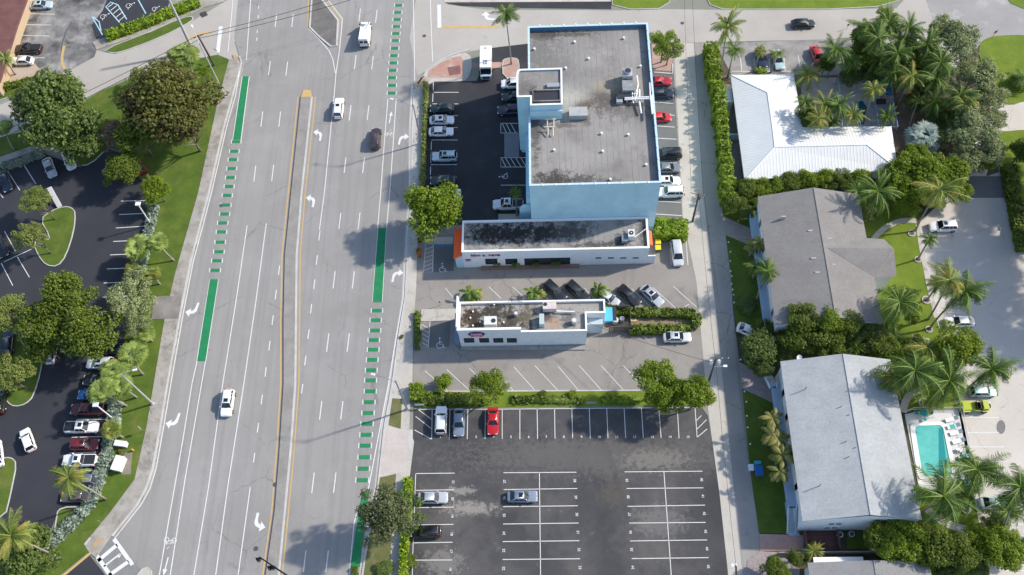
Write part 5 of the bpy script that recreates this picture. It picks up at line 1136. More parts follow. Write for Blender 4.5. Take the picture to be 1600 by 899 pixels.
# ---- gabled apartment buildings
def shingle(name, c1, c2, st):
    return N(name, c1, c2, .35, .95, streak=(1.2, (.05, 1.3, 1), 0, st, .35), stains=[(tuple(v*.72 for v in c1), .12, .55, .75, .35), (tuple(min(1, v*1.35) for v in c2), 1.6, .62, .75, .3)], fine=3.2)
m_sh1 = shingle('brown grey shingles', (.22, .205, .195), (.255, .24, .225), (.19, .18, .17)); m_sh2 = shingle('pale grey shingles', (.37, .385, .39), (.43, .445, .45), (.33, .34, .35))
def gable(t, x0, x1, xr, y0, y1, ez, rz, roofm, wallm, ydiff=.35):
    b = MB(); yN = y1
    for (xa, xb, za, zb) in ((x0, xr, ez, rz), (xr, x1, rz, ez)):
        b.add([(xa, y0, za), (xb, y0+ydiff*(xb == xr), zb), (xb, y1+ydiff*(xb == xr), zb), (xa, y1, za)], [(0, 1, 2, 3)]) if xa == x0 else b.add([(xa, y0+ydiff, za), (xb, y0, zb), (xb, y1, zb), (xa, y1+ydiff, za)], [(0, 1, 2, 3)])
    th = .16; b.add([(x0, y0, ez-th), (xr, y0+ydiff, rz-th), (x1, y0, ez-th), (x1, y0, ez), (xr, y0+ydiff, rz), (x0, y0, ez)], [(0, 1, 4, 5), (1, 2, 3, 4)])
    b.add([(x0, y0, ez-th), (x0, y0, ez), (x0, y1, ez), (x0, y1, ez-th), (x1, y0, ez-th), (x1, y1, ez-th), (x1, y1, ez), (x1, y0, ez)], [(0, 1, 2, 3), (4, 5, 6, 7)])
    b.build('roof', roofm, t)
    b = MB(); b.tube([(xr, y0+ydiff, rz+.01), (xr, y1+ydiff, rz+.01)], .09, 5); b.build('ridge_cap', roofm, t)
    o = .35; b = MB(); X0, X1, Y0, Y1 = x0+o, x1-o, y0+.06, y1-.3
    zl = ez-th+o*(rz-ez)/(xr-x0)*.5
    vs = [(X0, Y0, 0), (X1, Y0, 0), (X1, Y1, 0), (X0, Y1, 0), (X0, Y0, zl), (X1, Y0, zl), (X1, Y1, zl), (X0, Y1, zl), (xr, Y0+ydiff*.6, rz-th-.02), (xr, Y1, rz-th-.02)]
    b.add(vs, [(1, 2, 6, 5), (3, 0, 4, 7), (0, 1, 5, 8, 4), (2, 3, 7, 9, 6)]); b.build('wall', wallm, t)
m_walk = M('blue grey walkway', (.30, .40, .50)); m_rail = M('blue railing', (.32, .46, .60), .4)
def walkway(t, x0, x1, y0, y1, z):
    b = MB(); b.box(x0, x1, y0, y1, z-.15, z); b.build('walkway', m_walk, t)
    b = MB(); b.box(x0-.03, x0+.02, y0, y1, z+.95, z+1.0); b.box(x0-.03, x0+.02, y0, y1, z+.1, z+.14)
    n = int((y1-y0)/.3)
    for k in range(n+1): y = y0+(y1-y0)*k/n; b.box(x0-.02, x0+.01, y-.012, y+.012, z+.005, z+.95)
    b.build('railing', m_rail, t)
def stairs(t, x0, x1, y0, y1, z, n=12):
    """steps rising from y0 to y1"""
    b = MB()
    for k in range(n):
        ya = y0+(y1-y0)*k/n; yb = ya+abs(y1-y0)/n*.62*(1 if y1 > y0 else -1); b.box(x0, x1, min(ya, yb), max(ya, yb), z*(k+1)/n-.06, z*(k+1)/n)
    o = b.build('stairs', M('pale stair treads', (.55, .62, .68)), t)
    for x in (x0-.04, x1+.04): b = MB(); b.add([(x, y0, 0), (x, y1, z-.3), (x, y1, z+.9), (x, y0, 1.0)], [(0, 1, 2, 3)]); b.add([(x+.02, y0, 0), (x+.02, y1, z-.3), (x+.02, y1, z+.9), (x+.02, y0, 1.0)], [(3, 2, 1, 0)]); b.build('stair_side', M('white stair side', (.6, .68, .74)), o)
t = empty('apartment_building', (0, 0, 0), 'two storey apartment block with brown grey shingle gable roof and an east wing', 'apartment building')
gable(t, 36.05, 53.1, 45.2, 65.2, 89.6, 6.3, 8.0, m_sh1, m_whitewall, .45)
b = MB(); b.add([(45.9, 78.3, 7.9), (56.8, 78.2, 7.3), (55.9, 80.6, 6.3), (53.1, 80.9, 6.33), (56.7, 73.6, 6.25), (53.1, 73.4, 6.3), (57.0, 77.9, 6.6)], [(0, 1, 2, 3), (0, 5, 4, 6, 1), (1, 6, 2)]); b.build('wing_roof', m_sh1, t)
b = MB(); b.box(53.1, 56.3, 74.0, 80.2, 0, 6.1); b.build('wing_wall', m_whitewall, t)
walkway(t, 34.9, 36.2, 65.6, 87.5, 3.1)
for y in (68, 74, 80, 85): b = MB(); b.box(36.35, 36.38, y, y+.95, 3.12, 5.2); b.build('door', M('dark door', (.08, .12, .16)), t)
t = empty('apartment_building', (0, 0, 0), 'two storey apartment block with pale grey shingle gable roof beside the swimming pool', 'apartment building')
gable(t, 36.0, 53.1, 45.35, 33.75, 58.9, 6.3, 8.0, m_sh2, m_whitewall, .4)
walkway(t, 34.8, 36.2, 36.5, 56.5, 3.1); stairs(t, 35.0, 36.1, 33.3, 36.8, 3.1, 14); stairs(t, 34.6, 35.6, 58.8, 55.6, 3.1, 10)
for y in (39, 44, 50, 54): b = MB(); b.box(36.35, 36.38, y, y+.95, 3.12, 5.2); b.build('door', M('dark door', (.08, .12, .16)), t)
for z_ in (3.9, 1.4):
    for x in (40.2, 41.3, 48.6, 49.6): south_window(t, x, x+.85, z_, z_+1.0, 33.79, frame=m_whitetrim)
slab('stair_landing', [(1226, 786), (1232, 784), (1250, 838), (1233, 838)], .15, m_walk)
gp = 'round topped condensers behind the pale roofed block'
for x, y, lb in ((1313, 836, 'round fan condenser by the brick patio, left one'), (1331, 835, 'round fan condenser beside the bushes, right one')):
    cyl_thing('condenser', x, y, .1, .45, .9, m_metal, lb, 'condenser', gp, cap=m_dark)
t = empty('brick_patio', (0, 0, 0), 'sunken dark red brick patio with walls at the south foot of the pale roofed block', 'patio')
m_dbr = N('dark red brick', (.12, .055, .05), (.16, .08, .07), 1.5); a, c = W(1258, 860), W(1307, 832)
b = MB(); b.box(a.x, c.x, a.y, c.y, .02, .16); b.build('floor', m_dbr, t)
for x_ in (a.x, c.x-.2): b = MB(); b.box(x_, x_+.2, a.y, c.y, .165, 1.2); b.build('side_wall', m_dbr, t)
b = MB()
for k in range(3): b.box(a.x+.2, c.x-.2, a.y+.4+k*.9, a.y+.55+k*.9, .165, .35)
b.build('brick_steps', m_dbr, t)
b = MB(); a = W(1213, 862); b.box(a.x, a.x+19, 30.3, 30.45, 0, 1.3); b.build('boundary_wall', m_side, None, label='low concrete boundary wall south of the brick patio', cat='wall')
# bottom roof
t = empty('house', (0, 0, 0), 'house with flat pitched grey roof cut off by the bottom edge of the photo', 'house')
gable(t, 36.5, 53.8, 45.7, 12, 28.3, 4.0, 4.8, shingle('dark grey roof', (.25, .245, .24), (.29, .285, .28), (.22, .22, .215)), m_whitewall, .1)
b = MB(); c = W(1273, 874, 2.8); b.box(c.x-.2, c.x+7, 28.35, 29.3, 2.6, 2.8); b.build('porch_roof', m_whitetrim, t)
# top left building
t = empty('shopping_building', (0, 0, 0), 'brick red roofed building with white columns at the top left corner', 'building')
z = 4.5; pb = [tuple(W(x, y, z)[:2]) for x, y in ((-60, -40), (52, -40), (42, 0), (28, 38), (0, 128), (-60, 128))]
b = MB(); b.prism(pb, z-.4, z); b.build('roof', N('red tile roof', (.14, .055, .05), (.19, .085, .075), .5, streak=(1, (.1, 1.5, 1), R(30), (.11, .045, .04), .6)), t)
b = MB(); pc = [(x*.98-.8, y) for x, y in pb]; b.prism([(x-1.6, y) for x, y in pb], 0, z-.42); b.build('wall', M('tan wall', (.4, .3, .2)), t)
slab('arcade_walk', [(40, -40), (80, -40), (72, 0), (27, 128), (66, 118), (66, 124), (0, 150), (0, 128), (14, 80), (30, 40)], .13, N('tan arcade floor', (.45, .33, .2), (.5, .42, .34), .3), z0=0) if 0 else None
ground('arcade_walk', [(30, -40), (78, -40), (44, 4), (24, 70), (66, 112), (68, 118), (0, 142), (-60, 160), (-60, 120)], .05, N('tan arcade floor', (.42, .30, .18), (.46, .40, .34), .2))
for q in ([(31, 1), (39, 12)], [(21, 26), (31, 40)], [(18, 35), (28, 49)], [(15, 44), (25, 59)], [(6, 75), (14, 86)], [(0, 95), (11, 110)], [(-8, 118), (8, 132)]):
    b = MB(); p, r_ = W(q[0][0], q[0][1], 4.1), W(q[1][0], q[1][1], 0); b.tube([(r_.x, r_.y, 0), (r_.x, r_.y, 4.1)], .22, 10); b.build('column', m_whitetrim, t)
lines('yellow_kerb', [[(42, 12), (40, 18)], [(40, 24), (37, 35)], [(35, 41), (32, 52)], [(30, 58), (27, 68)]], .6, .16, m_yell)
ribbon('kerb', [(47, -10), (42, 12), (26, 72)], .3, .15, m_kerb, z0=0)

# ------------------------------------------------------------------ vehicles on the roads
A1 = road_ang((539, 259), (562, 24)); A2 = road_ang((539, 259), (555, 98))
car('suv', 'white', 529, 169.5, A2, 'white suv with dark sunroof driving up the avenue beside the median nose', sun=1)
car('suv', 'wine', 587, 217, A2, 'dark wine red suv driving up the avenue next to the bike lane')
car('suv', 'white', 355.5, 630, road_ang((386, 353), (350, 600)), 'white suv with dark sunroof driving down the left side of the avenue alone', sun=1)
car('sedan', 'black', 1255, 37, 0, 'black sedan driving right along the street at the top')
# top left lot
car('sedan', 'ice', 64, 8, 2, 'pale blue sedan parked at the top of the shop front row', sun=1)
car('pickup', 'black', 44, 77, 180, 'black pickup truck parked nose in beside the shop columns')
car('sedan', 'white', 34, 95, 178, 'white sedan parked below the black pickup under a small palm')
# west lot
SA = -61
car('sedan', 'navy', 8, 284, SA-2, 'dark blue sedan at the left edge in the angled bays of the west lot')
car('sedan', 'silver', 77, 262, SA, 'silver sedan half under the big dark oak in the angled bays')
car('sedan', 'white', 107, 250, SA, 'white sedan poking out under the big dark oak beside the grass corner')
car('sedan', 'black', 1, 386, SA, 'black sedan cut off by the left edge left of the teardrop island')
car('hatch', 'white', 79, 551, 95, 'white hatchback standing in the lane below the bright green tree cluster')
car('suv', 'navy', 12, 536, 100, 'dark navy suv in the shade at the left edge by the kerbed island')
car('suv', 'black', 0, 627, 100, 'black suv cut off by the left edge below the island tip')
car('suv', 'pearl', 157, 568, 180, 'white suv with sunroof parked at the top of the lower west row', 'vehicles in the lower row of the west lot', sun=1)
car('suv', 'black', 152, 594, 180, 'black suv parked between the pearl suv and the blue hatchback', 'vehicles in the lower row of the west lot')
car('hatch', 'blue', 141, 617, 180, 'bright blue hatchback parked under the fan palms', 'vehicles in the lower row of the west lot')
car('pickup', 'darkred', 137, 640, 180, 'dark red pickup truck parked under the lot lamp', 'vehicles in the lower row of the west lot')
car('pickup', 'white', 127, 668, 0, 'white pickup truck with its black bed towards the lane', 'vehicles in the lower row of the west lot', sun=1)
car('suv', 'maroon', 132, 695, 0, 'maroon suv with sunroof parked between two white pickups', 'vehicles in the lower row of the west lot', sun=1)
car('pickup', 'white', 125, 720, 180, 'white pickup truck with its black bed towards the silver hedge', 'vehicles in the lower row of the west lot', sun=1)
car('sedan', 'grey', 134, 750, 180, 'dark grey sedan half hidden by the leaning coconut palm', 'vehicles in the lower row of the west lot')
car('sedan', 'brown', 118, 776, 180, 'brown sedan in the last bay above the grass corner', 'vehicles in the lower row of the west lot', sun=1)
car('hatch', 'white', 43, 688, road_ang((50, 705), (38, 672)), 'white hatchback driving down the lane of the west lot')
car('sedan', 'white', 57, 845, 155, 'white sedan poking out beside the big palm at the lower left')
car('sedan', 'white', -5, 710, 110, 'white car only just visible at the left edge above the lowest island')
car('sedan', 'navy', 180, 545, 180, 'dark blue sedan under the grey green tree by the silver hedge')
car('suv', 'maroon', 216, 258, 120, 'maroon car almost hidden under the bronze tree')
# lot west of the blue building
gp = 'cars in the west row beside the blue building'
car('sedan', 'darkgreen', 691, 169, 180, 'very dark green sedan, topmost in the row behind the long thin hedge', gp)
car('sedan', 'pearl', 690, 188, 0, 'silver blue sedan with black roof glass just below the dark green one', gp, sun=1)
car('sedan', 'white', 689, 206, 0, 'white sedan third from the top behind the long thin hedge', gp)
car('suv', 'ice', 695, 245, 180, 'pale blue suv parked alone with an empty bay on both sides', gp, sun=1)
car('sedan', 'darkgreen', 692, 282, 180, 'very dark green sedan at the edge of the bright round tree', gp)
car('sedan', 'white', 700, 302, 0, 'white car hidden under the bright round tree', gp)
car('minivan', 'white', 803, 131, 180, 'white van half hidden beside the stair tower roof, below the palm island')
car('sedan', 'darkgreen', 803, 151, 180, 'dark green car half hidden beside the stair tower between white van and navy suv')
car('bigsuv', 'navy', 798, 173, 180, 'large navy suv half hidden beside the stair tower')
car('pickup', 'pearl', 794, 320, 180, 'white pickup truck parked by the curved blue wing wall', sun=1)
gp = 'vehicles in the narrow row east of the blue building'
car('coupe', 'red2', 1031, 127, 0, 'red coupe at the top of the row east of the blue building', gp)
car('suv', 'navy', 1033, 147, 0, 'dark navy suv between the two red cars east of the blue building', gp)
car('hatch', 'red', 1031, 184, 0, 'red hatchback standing between two empty bays east of the blue building', gp)
car('bigsuv', 'black', 1044, 241, 180, 'large black suv below the empty bays east of the blue building', gp)
car('sedan', 'grey', 1044, 263, 0, 'dark grey sedan below the large black suv', gp)
car('sedan', 'white', 1043, 283, 0, 'white sedan with sunroof above the white suv', gp, sun=1)
car('bigsuv', 'white', 1047, 301, 180, 'large white suv at the bottom of the row east of the blue building', gp)
car('minivan', 'lightsilver', 1058, 396, -88, 'silver minivan parked alone below the bright square hedge')
# diner lot
DA = road_ang((1000, 447), (1036, 480))
gp = 'cars in the angled bays behind the diner'
car('suv', 'black', 867, 455, DA, 'black suv furthest left in the angled bays behind the diner', gp)
car('suv', 'black', 902, 456, DA, 'black suv beside the large leafy plant behind the diner', gp)
car('hatch', 'silver', 950, 466, DA+12, 'silver hatchback half hidden at the east corner of the diner', gp)
car('sedan', 'black', 983, 462, DA, 'black sedan next to the silver sedan in the angled bays', gp)
car('sedan', 'silver', 1018.5, 462, DA, 'silver sedan with sunroof furthest right in the angled bays', gp, sun=1)
car('sedan', 'lightsilver', 1058, 527, 0, 'light silver sedan standing below the dirt bed hedge', sun=1)
# numbered lot
car('suv', 'pearl', 689, 657, 90, 'white suv in bay 1 of the numbered lot')
car('sedan', 'bluegrey', 717, 660, -90, 'blue grey sedan in bay 2 of the numbered lot')
car('coupe', 'red', 770, 658, -90, 'red coupe in bay 4 of the numbered lot')
car('sedan', 'silver', 676, 778, 0, 'silver sedan in the left column of the numbered lot')
car('suv', 'black', 666, 831, 180, 'black suv overhanging the left hedge of the numbered lot')
car('sedan', 'bluegrey', 816, 776, 0, 'blue grey sedan alone in the middle block of the numbered lot', sun=1)
# houses and apartments
car('suv', 'navy', 1190, 91, -88, 'dark navy suv parked behind a small palm at the white roofed house')
car('sedan', 'teal', 1216, 93, -88, 'pale teal sedan parked right of the navy suv at the white roofed house')
car('sedan', 'red', 1277, 87, -80, 'red car half under the palms at the white roofed house')
car('suv', 'white', 1474, 354, 180, 'white suv with sunroof at the top of the apartment row in the tree shade', sun=1)
car('sedan', 'white', 1500, 503, 180, 'white sedan mostly hidden between the double palm and the round green tree')
car('hatch', 'teal', 1536, 612, 0, 'pale teal hatchback under the feathery palm in the apartment row')
car('sedan', 'white', 1173, 518, -25, 'white car half hidden under the bushes at the alley edge')
car('sedan', 'teal', 1556, 786, 0, 'teal sedan with bright blue windscreen shade under the lower right palms', sun=0)
c = W(1546, 784, 1.25); 
# box van on the avenue
def van():
    c = W(570, 51, 1.4); t = empty('delivery_van', (c.x, c.y, .03), 'white high roof delivery van driving up the avenue at the top', 'van', None, R(A1))
    pm = paint('white'); b = MB(); ov = rrect(-2.95, 2.95, 1.0, .18, .55, 4)
    def zt(x): return 2.55 if x < 1.55 else (2.55-(x-1.55)*1.2 if x < 2.2 else 1.77-(x-2.2)*1.0)
    loft(b, [[(x, y, .3) for x, y in ov], [(x, y, 1.1) for x, y in ov], [(x*.985, y*.95, zt(x)-.12) for x, y in ov], [(x*.975, y*.86, zt(x)) for x, y in ov]])
    o = b.build('body', [pm], t, smooth=False)
    b = MB(); b.add([(1.62, -.84, 2.5), (1.62, .84, 2.5), (2.32, .8, 1.66), (2.32, -.8, 1.66)], [(0, 3, 2, 1)]); b.build('windshield', m_glass, t)
    for s in (-1, 1):
        b = MB(); b.box(-3.0, -2.96, s*.45-.34, s*.45+.34, 1.45, 2.05); b.build('rear_window', m_glass, t)
        b = MB(); b.box(-3.0, -2.95, s*.9-.09, s*.9+.09, .9, 1.4); b.build('tail_light', m_tail, t)
        b = MB(); b.box(1.75, 2.0, s*1.12-.12, s*1.12+.12, 1.5, 1.75); b.build('mirror', m_black, t)
        for x in (-1.9, 1.95): b = MB(); b.tube([(x, s*.93-.12, .36), (x, s*.93+.12, .36)], .36, 14); b.build('wheel', m_tyre, t)
    b = MB(); b.box(-3.03, -2.9, -.95, .95, .3, .5); b.build('bumper', m_black, t)
    for k in range(4): b = MB(); b.box(-2.3+k*.95, -2.26+k*.95, -.8, .8, 2.551, 2.58); b.build('roof_rib', pm, t)
van()
def shuttle():
    x0, x1 = -12.6, -10.3; a = W(759, 72, 2.9); yb = W(760, 106, 2.9).y; L_ = a.y-yb
    t = empty('shuttle_bus', ((a.x), (a.y+yb)/2, .03), 'white boxy shuttle bus with black roof hatches parked between plaza and palm island', 'bus', None, R(-90))
    w = 1.15; h = 2.9; l = L_/2; b = MB(); ov = rrect(-l, l, w, .12, .2, 3)
    loft(b, [[(x, y, .35) for x, y in ov], [(x, y, h-.12) for x, y in ov], [(x*.99, y*.95, h) for x, y in ov]]); b.build('body', [paint('white')], t)
    b = MB(); b.box(l-.0, l+.9, -w*.92, w*.92, .4, 1.35); b.add([(l-.0, -w*.9, 1.35), (l+.85, -w*.9, 1.35), (l, w*.9, 1.35), (l+.85, w*.9, 1.35)], []); b.build('bonnet', paint('ice'), t)
    b = MB(); b.add([(l+.02, -w*.86, 2.5), (l+.02, w*.86, 2.5), (l+.42, w*.86, 1.36), (l+.42, -w*.86, 1.36)], [(0, 3, 2, 1)]); b.build('windshield', m_glass, t)
    for k in range(3):
        for s in (0, 1): b = MB(); b.box(l-1.5+k*.42-.3, l-1.3+k*.42-.3, -.05-s*.45, .28-s*.45, h+.0, h+.04); b.build('roof_hatch', m_black, t)
    b = MB(); b.box(-l+.5, -l+.8, -.15, .15, h, h+.1); b.build('roof_vent', m_metal, t)
    for s in (-1, 1):
        b = MB(); b.box(-l+.6, l-.5, s*w-.02, s*w+.02, 1.5, 2.2); b.build('side_window', m_glass, t)
        b = MB(); b.box(l+.1, l+.3, s*(w+.12)-.12, s*(w+.12)+.12, 1.6, 2.0); b.build('mirror', m_black, t)
        for x in (-l+1.3, l-.1): b = MB(); b.tube([(x, s*w*.93-.12, .4), (x, s*w*.93+.12, .4)], .4, 14); b.build('wheel', m_tyre, t)
    b = MB(); b.box(l+.88, l+.93, -.7, .7, .6, 1.1); b.build('grille', m_black, t)
shuttle()
def jeep():
    c = W(1524, 636, .8); t = empty('jeep', (c.x, c.y, .03), 'yellow open topped off road car beside the pool fence', 'jeep', None, R(180)); pm = paint('yellow')
    b = MB(); b.box(.45, 2.0, -.62, .62, .5, 1.1); b.box(.1, .449, -.72, .72, .5, 1.12); b.build('bonnet', [pm], t)
    b = MB(); b.box(-1.9, .1, -.75, -.66, .45, 1.0); b.box(-1.9, .1, .66, .75, .45, 1.0); b.box(-1.95, -1.9, -.75, .75, .45, 1.0); b.box(-1.9, .1, -.66, .66, .42, .5); b.build('tub', [pm], t)
    for s in (-1, 1):
        b = MB(); b.box(.9, 2.0, s*.8-.16, s*.8+.16, .86, .94); b.build('fender', pm, t); b = MB(); b.box(-1.8, -.9, s*.86-.1, s*.86+.1, .86, .94); b.build('fender', pm, t)
        b = MB(); b.box(-.6, -.1, s*.32-.24, s*.32+.24, .5, .85); b.box(-.75, -.6, s*.32-.24, s*.32+.24, .5, 1.35); b.build('seat', m_black, t)
        for x in (-1.35, 1.45): b = MB(); b.tube([(x, s*.8-.14, .4), (x, s*.8+.14, .4)], .4, 14); b.build('wheel', m_tyre, t)
    b = MB(); b.box(-.0, .04, -.7, .7, 1.12, 1.65); b.build('windshield', m_glass, t)
    b = MB(); b.tube([(-.85, -.68, 1), (-.85, -.68, 1.75), (-.85, .68, 1.75), (-.85, .68, 1)], .05, 6); b.tube([(-.85, -.68, 1.75), (.02, -.68, 1.7)], .04, 6); b.tube([(-.85, .68, 1.75), (.02, .68, 1.7)], .04, 6); b.build('roll_bar', m_black, t)
    b = MB(); b.tube([(-1.98, 0, .95), (-2.18, 0, .95)], .38, 14); b.build('spare_wheel', m_tyre, t)
    b = MB(); b.box(-1.9, -.95, -.64, .64, 1.0, 1.4); b.build('soft_top', [pm], t)
jeep()

# ------------------------------------------------------------------ poles, lamps, signs
m_alu = M('pale aluminium pole', (.50, .52, .53), .45, .4); m_gpole = M('grey pole', (.22, .23, .25), .5, .3); m_cpole = N('concrete pole', (.36, .36, .34), (.44, .43, .41), 2); m_wpole = N('timber pole', (.08, .065, .055), (.13, .11, .09), 3)
def lamp(base, top, head, label, h=None, mat=None, r=.13, double=False, group=None):
    bs = W(*base); 
    if h is None: h = min((((W(top[0], top[1], z)-bs).xy.length, z) for z in np.arange(3, 18, .1)))[1]
    t = empty('street_lamp', (bs.x, bs.y, .05), label, 'street lamp', group); mat = mat or m_alu
    tp = Vector((0, 0, h)); hd = W(head[0], head[1], h+.4)-bs
    b = MB(); b.tube([(0, 0, 0), (0, 0, h)], [r*1.3, r*.75], 10); b.build('pole', mat, t)
    b = MB(); b.tube([(0, 0, 0), (0, 0, .35)], r*2.1, 12); b.build('base', m_kerb, t)
    b = MB(); b.tube([tp-Vector((0, 0, .5)), tp+(hd-tp)*.4+Vector((0, 0, .15)), hd], .05, 7); b.tube([tp-Vector((0, 0, 1.2)), tp+(hd-tp)*.4+Vector((0, 0, .12))], .03, 6); b.build('arm', mat, t)
    d = Vector((hd.x, hd.y, 0)).normalized(); a = math.atan2(d.y, d.x)
    b = MB(); ov = rrect(-.35, .45, .19, .15, .18, 3); mt = Matrix.Translation(hd) @ Matrix.Rotation(a, 4, 'Z')
    loft(b, [[mt @ Vector((x*.8, y*.8, -.1)) for x, y in ov], [mt @ Vector((x, y, -.02)) for x, y in ov], [mt @ Vector((x*.8, y*.75, .1)) for x, y in ov]]); b.build('lamp_head', M('pale lamp head', (.62, .65, .67), .4), t); return t
gp = 'street lamps along the avenue'
lamp((239.5, 632), (187.4, 587.4), (210, 579), 'white cobra head street lamp in the left verge by the fan palms', group=gp)
lamp((352.5, 152.5), (303, 50), (300, 42), 'tall thin white street lamp leaning over the bronze tree at the top left', 15.5, group=gp)
lamp((636.5, 641), (620.7, 595), (583, 586), 'street lamp with long arm over the lower green bike lane dashes', mat=m_gpole, group=gp)
lamp((658.5, 225), (645.4, 163), (612, 156), 'street lamp with thin arm beside the long thin hedge', 11.7, mat=m_gpole, r=.11, group=gp)
def lotlamp(base, top, label):
    bs = W(*base); h = 6.8; t = empty('parking_lamp', (bs.x, bs.y, .05), label, 'parking lamp', 'white box lamps of the west lot')
    hd = W(top[0], top[1], h)-bs; b = MB(); b.tube([(0, 0, 0), (hd.x*.85, hd.y*.85, h)], [.13, .1], 8); b.build('pole', m_ladder, t)
    b = MB(); b.box(hd.x-.42, hd.x+.42, hd.y-.36, hd.y+.36, h, h+.22); b.build('lamp_head', m_ladder, t); b = MB(); b.box(hd.x-.32, hd.x+.32, hd.y-.27, hd.y+.27, h-.03, h-.002); b.build('lens', m_acw, t)
lotlamp((178, 656), (150, 633.5), 'white box lamp over the dark red pickup in the west lot')
lotlamp((236.5, 352), (216, 320), 'white box lamp standing in the silver hedge by the empty bays')
def pole(name, base, top, r, mat, label, cat='utility pole', h=None):
    bs = W(*base)
    if h is None: h = min((((W(top[0], top[1], z)-bs).xy.length, z) for z in np.arange(3, 20, .1)))[1]
    tp = W(top[0], top[1], h)-bs
    t = empty(name, (bs.x, bs.y, 0), label, cat); b = MB(); b.tube([(0, 0, 0), tp], [r*1.25, r*.8], 10); b.build('pole', mat, t); return t, bs, tp
t, bs, tp = pole('utility_pole', (1102.8, 612), (1119, 560), .17, m_wpole, 'dark timber utility pole with transformers and a lamp arm at the alley')
def bar(t, a, c, r, mat, nm): b = MB(); b.tube([a, c], r, 6); return b.build(nm, mat, t)
bar(t, tp+Vector((-.2, 0, -.4)), tp+Vector((1.9, .1, -.4)), .07, m_wpole, 'crossarm'); bar(t, tp+Vector((-.2, -.05, -3.4)), tp+Vector((1.7, -.1, -3.0)), .05, m_alu, 'lamp_arm')
for x, y in ((-.55, -.1), (.62, -.1)): b = MB(); b.tube([tp+Vector((x, y, -2.0)), tp+Vector((x, y, -.95))], .28, 10); o = b.build('transformer', m_acw, t)
for x in (-.15, .9, 1.85): b = MB(); b.tube([tp+Vector((x, 0, -.35)), tp+Vector((x, 0, -.05))], .06, 6); b.build('insulator', m_ladder, t)
b = MB(); b.box(tp.x+1.5, tp.x+2.1, tp.y-.25, tp.y+.08, tp.z-3.1, tp.z-2.95); b.build('lamp_head', m_ladder, t); PA = bs+tp
t, bs, tp = pole('utility_pole', (1082, 347), (1092, 303), .17, m_wpole, 'dark timber utility pole leaning over the alley beside the square hedge')
bar(t, tp+Vector((-1.3, .5, -.5)), tp+Vector((1.0, -.2, -.5)), .06, m_wpole, 'crossarm'); b = MB(); b.tube([tp+Vector((.3, .2, -2)), tp+Vector((.3, .2, -.9))], .26, 10); b.build('transformer', M('rusty brown can', (.22, .09, .05)), t)
for x in (-1.2, 0, .9): b = MB(); b.tube([tp+Vector((x, .5-.35*(x+1.2), -.46)), tp+Vector((x, .5-.35*(x+1.2), -.2))], .05, 6); b.build('insulator', m_ladder, t)
PB = bs+tp
t, bs, tp = pole('utility_pole', (335, 103), (309, 56), .19, m_wpole, 'short dark utility pole in the grass corner at the top left'); PC = bs+tp
bar(t, tp+Vector((-.9, -.4, -.3)), tp+Vector((.9, .4, -.3)), .06, m_wpole, 'crossarm')
t, bs, tp = pole('utility_pole', (303, 82), (262, -4), .27, m_cpole, 'tall pale concrete utility pole rising over the top left street', h=13.5); PD = bs+tp
t, bs, tp = pole('utility_pole', (1152, 925), (1150, 885), .16, m_wpole, 'dark pole top with a white fitting at the bottom edge of the alley', h=9)
b = MB(); b.box(tp.x-.6, tp.x+.2, tp.y-.1, tp.y+.35, tp.z-.3, tp.z-.1); b.build('lamp_head', m_ladder, t); PE = bs+tp
def wire(a, c, sag, label, r=.03):
    pts = [a.lerp(c, i/16)-Vector((0, 0, sag*4*(i/16)*(1-i/16))) for i in range(17)]
    b = MB(); b.tube(pts, r, 4); b.build('overhead_wire', M('wire black', (.02, .02, .02)), None, label=label, cat='wire', group='overhead wires')
wire(PB+Vector((-1.2, .4, -.3)), W(1068, -40, 9), .5, 'overhead wire running up the alley, left one'); wire(PB+Vector((0.8, -.2, -.3)), W(1080, -40, 9), .7, 'overhead wire running up the alley, right one')
wire(PB+Vector((0, 0, -.3)), PA+Vector((-.15, 0, -.1)), .6, 'overhead wire between the two alley utility poles, left one'); wire(PB+Vector((.9, 0, -.3)), PA+Vector((1.8, 0, -.1)), .8, 'overhead wire between the two alley utility poles, right one')
wire(PA+Vector((-.1, 0, -.1)), PE, .6, 'overhead wire running down the alley past the numbered lot')
wire(PC, W(-60, 235, 7.5), .6, 'upper overhead wire along the side street at the top left', .045); wire(PC+Vector((0, -.3, -.8)), W(-60, 245, 7.0), .7, 'lower overhead wire along the side street at the top left', .045)
wire(PC, W(560, -14, 9), .5, 'upper overhead wire crossing the avenue at the top', .045); wire(PC+Vector((0, 0, -.8)), W(575, -8, 8.2), .6, 'lower overhead wire crossing the avenue at the top', .045)
wire(PA+Vector((0, 0, -2)), W(918, 505, 5.6), .6, 'service wire from the alley pole to the diner')
